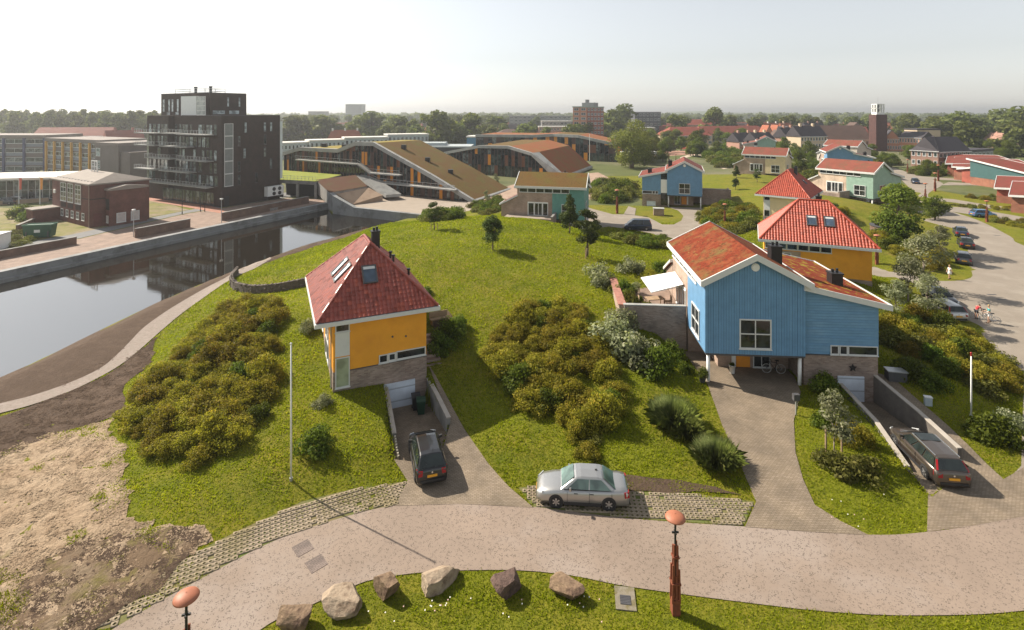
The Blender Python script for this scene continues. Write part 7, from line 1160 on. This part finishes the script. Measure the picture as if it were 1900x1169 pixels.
def wheelie_bin(x, y, z, yaw, mat, lab):
    t = thing('wheelie_bin', lab, 'bin', (x, y, z), yaw, 'wheelie bins by the garage'); MB().add([(-.22, -.26, .08), (.22, -.26, .08), (.22, .24, .08), (-.22, .24, .08), (-.29, -.36, .98), (.29, -.36, .98), (.29, .34, .98), (-.29, .34, .98)], [(0, 3, 2, 1), (4, 5, 6, 7), (0, 1, 5, 4), (1, 2, 6, 5), (2, 3, 7, 6), (3, 0, 4, 7)]).build('bin_body', mat, t); MB().prism([(-.31, -.39, .985), (-.31, .38, .985), (-.31, .36, 1.05), (-.31, 0, 1.09), (-.31, -.38, 1.03)], (.62, 0, 0)).build('lid', mat, t)
    for s in (-1, 1): MB().cyl((s * .2, .26, .12), (s * .27, .26, .12), .12, n=12).build('wheel', RUB, t)
    MB().bar((-.25, .42, .95), (.25, .42, .95), .04).build('handle', PLAS, t)
wheelie_bin(-6.75, 37.9, -.42, .3, PLAS, 'black wheelie bin beside the garage door'); wheelie_bin(-6.3, 37.3, -.38, .2, M('dark_green_plastic', (.015, .05, .028), .5, .1), 'dark green wheelie bin next to the black one')
def pot(x, y, z, r, h, mat, plantkind, s, lab):
    t = thing('potted_plant', lab, 'potted plant', (x, y, z), 0); MB().lathe([(r * .7, 0), (r, h), (r * 1.08, h), (r * 1.08, h * 1.08), (r * .9, h * 1.08), (r * .85, h * .9), (0, h * .9)], 14).build('pot', mat, t, True); put('foliage', rng.choice(SH[plantkind]), t, (0, 0, h * .9), 1, s)
pot(14.2, 40.2, .4, .28, .5, DGREY, 'green', .42, 'plant in a dark pot beside the white carport column'); pot(17.0, 41.6, .35, .24, .6, TRIM, 'green', .2, 'small plant in a tall white pot under the carport'); pot(-5.2, 41.6, 1.3, .25, .4, BLACK, 'green', .3, 'potted plant at the head of the ramp wall')
def loc1(O, yaw, x, y): t = R(yaw); return O[0] + x * math.cos(t) - y * math.sin(t), O[1] + x * math.sin(t) + y * math.cos(t)
x, y = loc1((14.4, 40.1), -4.5, -4.5, 7.0); t = thing('tall_terrace_plant', 'tall yellow green plant standing on the brick terrace', 'plant', (x, y, 3.05)); put('foliage', SH['olive'][0], t, (0, 0, 0), 0, (.5, .5, 1.7)); MB().lathe([(.3, 0), (.38, .5), (.3, .5)], 12).build('pot', RUST, t)
for i, (lx, ly, s, k) in enumerate(((-3.6, 8.2, .4, 'green'), (-4.3, 9.6, .55, 'green'), (-3.0, 7.2, .4, 'olive'), (-4.6, 11, .8, 'green'), (-3.4, 11.5, .5, 'silver'))): x, y = loc1((14.4, 40.1), -4.5, lx, ly); pot(x, y, 3.05, .22, .35, (RUST, CONC, DGREY)[i % 3], k, s, ('small green pot plant in the middle of the terrace', 'bushier green pot plant on the terrace', 'olive pot plant near the terrace front', 'largest pot plant at the back of the terrace', 'silver leaved pot plant at the back of the terrace')[i])
for i, (a, b) in enumerate(((-3.2, -2.2), (-2.0, -1.0))):
    x, y = loc1((14.4, 40.1), -4.5, a, 6.1); t = thing('flower_box', ('box of red flowers on the terrace edge, left one', 'box of red flowers on the terrace edge, right one')[i], 'flower box', (x, y, 3.05), R(-4.5), 'flower boxes on the terrace'); wallpart(t, 'box', RUST, (0, 0, 0, 1., .3, .5)); put('flowers', leaf_cloud('flowers', M_leaf('red_petals', (.3, .01, .02), (.6, .03, .04), None, .2), [(.2, .15, .6, .25, .2, .2), (.5, .15, .62, .25, .2, .22), (.8, .15, .6, .25, .2, .2)], 300, .06, 5 + i), t)
x, y = loc1((14.4, 40.1), -4.5, -2.2, 8.2); t = thing('garden_table', 'wooden garden table on the terrace under the awning', 'table', (x, y, 3.05), .2); wallpart(t, 'table_top', STAKE, (-.8, -.45, .7, .8, .45, .76)); [wallpart(t, 'leg', STAKE, (a, b, 0, a + .07, b + .07, .7)) for a in (-.75, .68) for b in (-.4, .33)]
for i, (dx, dy) in enumerate(((-1.2, 0), (1.2, 0))):
    c = thing('garden_chair', ('garden chair on the table side away from the house', 'garden chair on the table side next to the house')[i], 'chair', (x + dx, y + dy, 3.05), (R(-90), R(90))[i], 'garden chairs on the terrace'); wallpart(c, 'seat', STAKE, (-.25, -.25, .42, .25, .25, .47)); wallpart(c, 'backrest', STAKE, (-.25, -.28, .47, .25, -.23, .95)); [wallpart(c, 'leg', STAKE, (a, b, 0, a + .05, b + .05, .42)) for a in (-.25, .2) for b in (-.25, .2)]
p = G(1722, 752); t = thing('utility_box', 'pale blue grey utility box on the shaded lawn', 'utility box', p, -.3); wallpart(t, 'cabinet', M('pale_blue_box', (.4, .46, .5), .6), (-.2, -.14, 0, .2, .14, .55)); wallpart(t, 'cap', TRIM, (-.23, -.17, .55, .23, .17, .6))
p = G(1477, 770); t = thing('mailbox_post', 'grey letter box on a post at the edge of the brick driveway', 'letter box', p, 0); wallpart(t, 'post', STEEL, (-.04, -.04, -.1, .04, .04, 1.0)); wallpart(t, 'box', DGREY, (-.2, -.14, 1.0, .2, .14, 1.4))
p = G(1662, 705); t = thing('garden_container', 'dark garden storage box in the shade right of the blue house', 'storage box', p, -.2); wallpart(t, 'box', DGREY, (-.6, -.35, 0, .6, .35, .7)); wallpart(t, 'lid', STEEL, (-.65, -.4, .7, .65, .4, .76))
p = G(815, 600); t = thing('bench', 'small wooden bench frame beside the back path of the yellow house', 'bench', p, .5); wallpart(t, 'seat', STAKE, (-.8, -.25, .42, .8, .25, .48)); wallpart(t, 'backrest', STAKE, (-.8, .25, .5, .8, .3, .95)); [wallpart(t, 'leg', STAKE, (a, -.22, 0, a + .08, .22, .42)) for a in (-.7, .62)]
p = G(1812, 493); t = thing('utility_box', 'small white post box on the verge by the three parked cars', 'utility box', PD(1783, 490, 73), 0); t.location.z = 0; wallpart(t, 'cabinet', TRIM, (-.2, -.15, 0, .2, .15, .9)); wallpart(t, 'cap', STEEL, (-.23, -.18, .9, .23, .18, .96))
p = P(1222, 399); t = thing('gate_pillar', 'pale brick pillar box beside the smaller blue house garage', 'pillar', p, -.2); wallpart(t, 'pillar_body', BRICK_P, (-1, -.7, 0, 1, .7, 1.3)); wallpart(t, 'cap', CONC_L, (-1.08, -.78, 1.3, 1.08, .78, 1.42))
for px, py, lb in ((248, 418, 'slim grey quay lamp beside the middle low wall'), (411, 392, 'slim grey quay lamp at the corner of the dark tower')): p = P(px, py + 22); t = thing('quay_lamp', lb, 'lamp post', p, 0, 'quay lamps'); MB().cyl((0, 0, 0), (0, 0, 4.3), .07, .05, 8).build('pole', STEEL, t); MB().lathe([(.02, 4.6), (.28, 4.55), (.3, 4.45), (.1, 4.25)], 12).build('lamp_head', WHITE, t, True)
for px in (338, 372, 380): p = P(px, 398 if px < 350 else 393); t = thing('bollard_post', {338: 'thin dark post on the red paving, left of three', 372: 'thin dark post on the red paving, middle of three', 380: 'thin dark post on the red paving, right of three'}[px], 'post', p, 0, 'thin posts before the tower'); MB().cyl((0, 0, 0), (0, 0, 3.4), .06, n=8).build('pole', BLACK, t); MB().cyl((0, 0, 0), (0, 0, .5), .1, n=8).build('base', BLACK, t)
p = P(1094, 300, 0); t = thing('mast', 'white mast standing in front of the farther school wing', 'mast', (P(1094, 300).x, P(1094, 300).y, 0)); MB().cyl((0, 0, 0), (0, 0, 11.5), .12, .08, 8).build('pole', WHITE, t); MB().cyl((0, 0, 0), (0, 0, .4), .25, n=8).build('base', CONC, t)
# round dark garden wall by the leafy tree
p = G(1650, 436); t = thing('round_wall', 'curved dark stone seat wall on the lawn below the leafy tree', 'wall', p, 0); m = MB()
for i in range(12): a0, a1 = 2.2 + i * .2, 2.2 + (i + 1) * .2; m.prism([(math.cos(a) * r_, -math.sin(a) * r_ * .9, -.3) for a, r_ in ((a0, 2.6), (a1, 2.6), (a1, 2.1), (a0, 2.1))], (0, 0, 1.7))
m.build('wall_body', BR2, t); 
for i in range(12): a0, a1 = 2.21 + i * .2, 2.19 + (i + 1) * .2; MB().prism([(math.cos(a) * r_, -math.sin(a) * r_ * .9, 1.405) for a, r_ in ((a0, 2.7), (a1, 2.7), (a1, 2.), (a0, 2.))], (0, 0, .1)).build('coping_stone', DGREY, t)
# play frame in the park
p = P(1290, 283); t = thing('play_frame', 'red climbing frame in the park by the red court', 'play frame', p, .2); RED = M('red_frame_paint', (.4, .05, .04), .6)
for a in (-4, -1, 2, 5):
    for b in (-1.5, 1.5): MB().bar((a, b, 0), (a, b, 3.), .25).build('post', RED, t)
for b in (-1.5, 1.5): MB().bar((-4, b, 3), (5, b, 3), .25).build('beam', RED, t)
# ================================================================ people
SKIN = M('skin', (.5, .3, .21), .6, .05); HAIRB = M('brown_hair', (.12, .07, .04), .7, .2); HAIRF = M('fair_hair', (.4, .28, .13), .7, .2); C_WHITE = M('white_cloth', (.75, .74, .72), .8, .05); C_TEAL = M('teal_cloth', (.05, .32, .32), .8, .05); C_RED = M('red_cloth', (.5, .04, .05), .8, .05); C_DARK = M('dark_cloth', (.03, .03, .04), .8, .1); SHOE = M('shoe_leather', (.1, .07, .05), .6)
def skinned(name, pts, edges, mats, parent, root=0, sub=1):
    me = bpy.data.meshes.new(name); me.from_pydata([p[:3] for p in pts], edges, []); o = put(name, me, parent)
    for mt in mats: me.materials.append(mt)
    sk = o.modifiers.new('skin', 'SKIN'); sv = me.skin_vertices[0].data
    for i, p in enumerate(pts): sv[i].radius = (p[3], p[4] if len(p) > 4 else p[3]); sv[i].use_root = (i == root)
    sk.use_smooth_shade = True; s = o.modifiers.new('sub', 'SUBSURF'); s.levels = sub; s.render_levels = sub; return o
def person(label, loc, yaw, top, bottom, hair, pose='stand', h=1.72, dress=False):
    """figure facing +y; joints in metres for a 1.72 m body"""
    t = thing('person', label, 'person', loc, yaw); t.scale = (h / 1.72,) * 3
    if pose == 'bend': chest, neck, head = (0, .42, 1.12), (0, .58, 1.2), (0, .72, 1.22); hips = (0, -.08, .92)
    else: chest, neck, head = (0, .0, 1.3), (0, .02, 1.46), (0, .04, 1.6); hips = (0, 0, .95)
    st = .22 if pose == 'walk' else (.12 if pose == 'straddle' else 0.); sx = .1 if pose != 'straddle' else .2
    ft = [(-sx, st, .06), (sx, -st, .06)]; kn = [(-sx * .95, st * .6 + .04, .5), (sx * .95, -st * .3 + .05, .5)]
    if pose == 'bend': hd = [(-.2, .7, .72), (.2, .68, .7)]; el = [(-.24, .5, .92), (.24, .5, .92)]
    elif pose == 'straddle': hd = [(-.22, .45, .98), (.22, .45, .98)]; el = [(-.27, .14, 1.08), (.27, .14, 1.08)]
    else: hd = [(-.25, -.14, .82), (.25, .2, .85)]; el = [(-.27, -.06, 1.08), (.27, .04, 1.08)]
    c = Vector(chest); pts = [(*hips, .14, .11), (*((Vector(hips) + c) / 2), .125, .1), (*chest, .15, .11), (*neck, .055), (*(Vector(head) - Vector((0, 0, .02))), .075, .085), (head[0], head[1], head[2] + .08, .07, .08)]; ed = [(0, 1), (1, 2), (2, 3), (3, 4), (4, 5)]
    for i in range(2):
        s = (-1, 1)[i]; b = len(pts); sh = c + Vector((s * .17, 0, .06)); pts += [(*sh, .06), (*el[i], .042), (*hd[i], .03), (hd[i][0], hd[i][1] + .04, hd[i][2] - .08, .033, .018)]; ed += [(2, b), (b, b + 1), (b + 1, b + 2), (b + 2, b + 3)]
        b = len(pts); hp = Vector(hips) + Vector((s * .09, 0, -.04)); pts += [(*hp, .085), (*kn[i], .058), (*ft[i], .042), (ft[i][0], ft[i][1] + .17, .035, .036, .025)]; ed += [(0, b), (b, b + 1), (b + 1, b + 2), (b + 2, b + 3)]
    body = skinned('body', pts, ed, [SKIN], t)
    cl = [(*hips, .15, .125), (*((Vector(hips) + c) / 2), .135, .112), (*chest, .16, .125), (*(Vector(neck) - (Vector(neck) - c) * .35), .07)]; ce = [(0, 1), (1, 2), (2, 3)]
    for i in range(2): s = (-1, 1)[i]; b = len(cl); sh = c + Vector((s * .17, 0, .06)); cl += [(*sh, .07), (*(sh.lerp(Vector(el[i]), .6)), .055)]; ce += [(2, b), (b, b + 1)]
    skinned('shirt', cl, ce, [top], t)
    if dress: MB().lathe([(.17, .0), (.2, -.25), (.23, -.42), (.2, -.42)], 14, (hips[0], hips[1], hips[2] + .08)).build('skirt', bottom, t, True)
    else:
        bp = [(*hips, .152, .125)]; be = []
        for i in range(2): s = (-1, 1)[i]; b = len(bp); hp = Vector(hips) + Vector((s * .09, 0, -.04)); bp += [(*hp, .1), (*(hp.lerp(Vector(kn[i]), .8)), .078)]; be += [(0, b), (b, b + 1)]
        skinned('shorts', bp, be, [bottom], t)
    hx, hy_, hzz = head; MB().lathe([(.0, .115), (.06, .1), (.088, .05), (.094, 0), (.08, -.04)], 12, (hx, hy_ - .02, hzz + .06)).build('hair', hair, t, True)
    for i in range(2): MB().box(ft[i][0] - .045, ft[i][1] - .07, 0, ft[i][0] + .045, ft[i][1] + .2, .075).build('shoe', SHOE, t)
    f = MB().prism([(hx - .012, hy_ + .075, hzz - .0), (hx + .012, hy_ + .075, hzz), (hx, hy_ + .075, hzz + .045)], (0, .03, 0)); f.build('nose', SKIN, t); MB().box(hx - .04, hy_ + .078, hzz + .038, hx - .018, hy_ + .088, hzz + .052).box(hx + .018, hy_ + .078, hzz + .038, hx + .04, hy_ + .088, hzz + .052).build('eyes', BLACK, t); return t
def bicycle(label, loc, yaw, col):
    t = thing('bicycle', label, 'bicycle', loc, yaw); r = .34
    for y in (-.52, .52):
        m = MB(); n = 22
        for i in range(n): a, b = 2 * math.pi * i / n, 2 * math.pi * (i + 1) / n; m.bar((0, y + math.cos(a) * r, r + math.sin(a) * r), (0, y + math.cos(b) * r, r + math.sin(b) * r), .035, .035, up=(1, 0, 0))
        w = m.build('wheel', M('pale_tyre', (.4, .4, .38), .7) if 'pale_tyre' not in bpy.data.materials else bpy.data.materials['pale_tyre'], t); m = MB()
        for i in range(8): a = math.pi * i / 8; m.bar((0, y + math.cos(a) * r, r + math.sin(a) * r), (0, y - math.cos(a) * r, r - math.sin(a) * r), .008)
        m.build('spokes', STEEL, w)
    m = MB(); A, B, C, D, E = (0, -.52, r), (0, -.1, r - .04), (0, -.2, .82), (0, .34, .85), (0, .52, r)
    for a, b in ((A, B), (A, C), (B, C), (C, D), (B, D), (D, E), (C, (0, -.23, .95)), (D, (0, .32, 1.02))): m.bar(a, b, .035)
    m.build('frame', col, t); MB().box(-.08, -.36, .94, .08, -.1, 1.0).build('saddle', BLACK, t); MB().bar((-.28, .26, 1.04), (.28, .26, 1.04), .03).build('handlebar', BLACK, t); MB().bar((-.14, -.1, r - .1), (.14, -.1, r + .02), .03).build('pedal', BLACK, t)
p = P(1762, 518); person('person in white clothes walking along the side path', (p.x, p.y, .05), R(100), C_WHITE, C_WHITE, HAIRF, 'walk', 1.66, True)
p = P(1836, 600); bicycle('pale bicycle held by the person in the teal top', (p.x, p.y, .03), R(65), C_WHITE); person('person in a teal top and white shorts standing over the pale bicycle', (p.x + .05, p.y + .1, .03), R(65), C_TEAL, C_WHITE, HAIRF, 'straddle', 1.7)
p = P(1820, 592); bicycle('dark bicycle between the silver estate car and the pale bicycle', (p.x, p.y, .03), R(70), C_DARK); q = P(1812, 592); person('person in red bending down behind the silver estate car', (q.x, q.y, .03), R(-60), C_RED, C_DARK, HAIRB, 'bend', 1.65)
bicycle('dark bicycle leaning in the shade under the carport', (20.2, 41.6, .36), R(82), C_DARK)
# ================================================================ haze
hm = bpy.data.materials.new('haze_air'); hm.use_nodes = True; nt = hm.node_tree; nt.nodes.clear(); v = nt.nodes.new('ShaderNodeVolumePrincipled'); v.inputs['Color'].default_value = (.97, .98, 1, 1); v.inputs['Density'].default_value = .0004; v.inputs['Anisotropy'].default_value = .72
o_ = nt.nodes.new('ShaderNodeOutputMaterial'); nt.links.new(v.outputs[0], o_.inputs['Volume'])
tag(MB().box(-3600, -310, -4, 3700, 3600, 40).build('haze', hm), None, None, None, 'stuff')
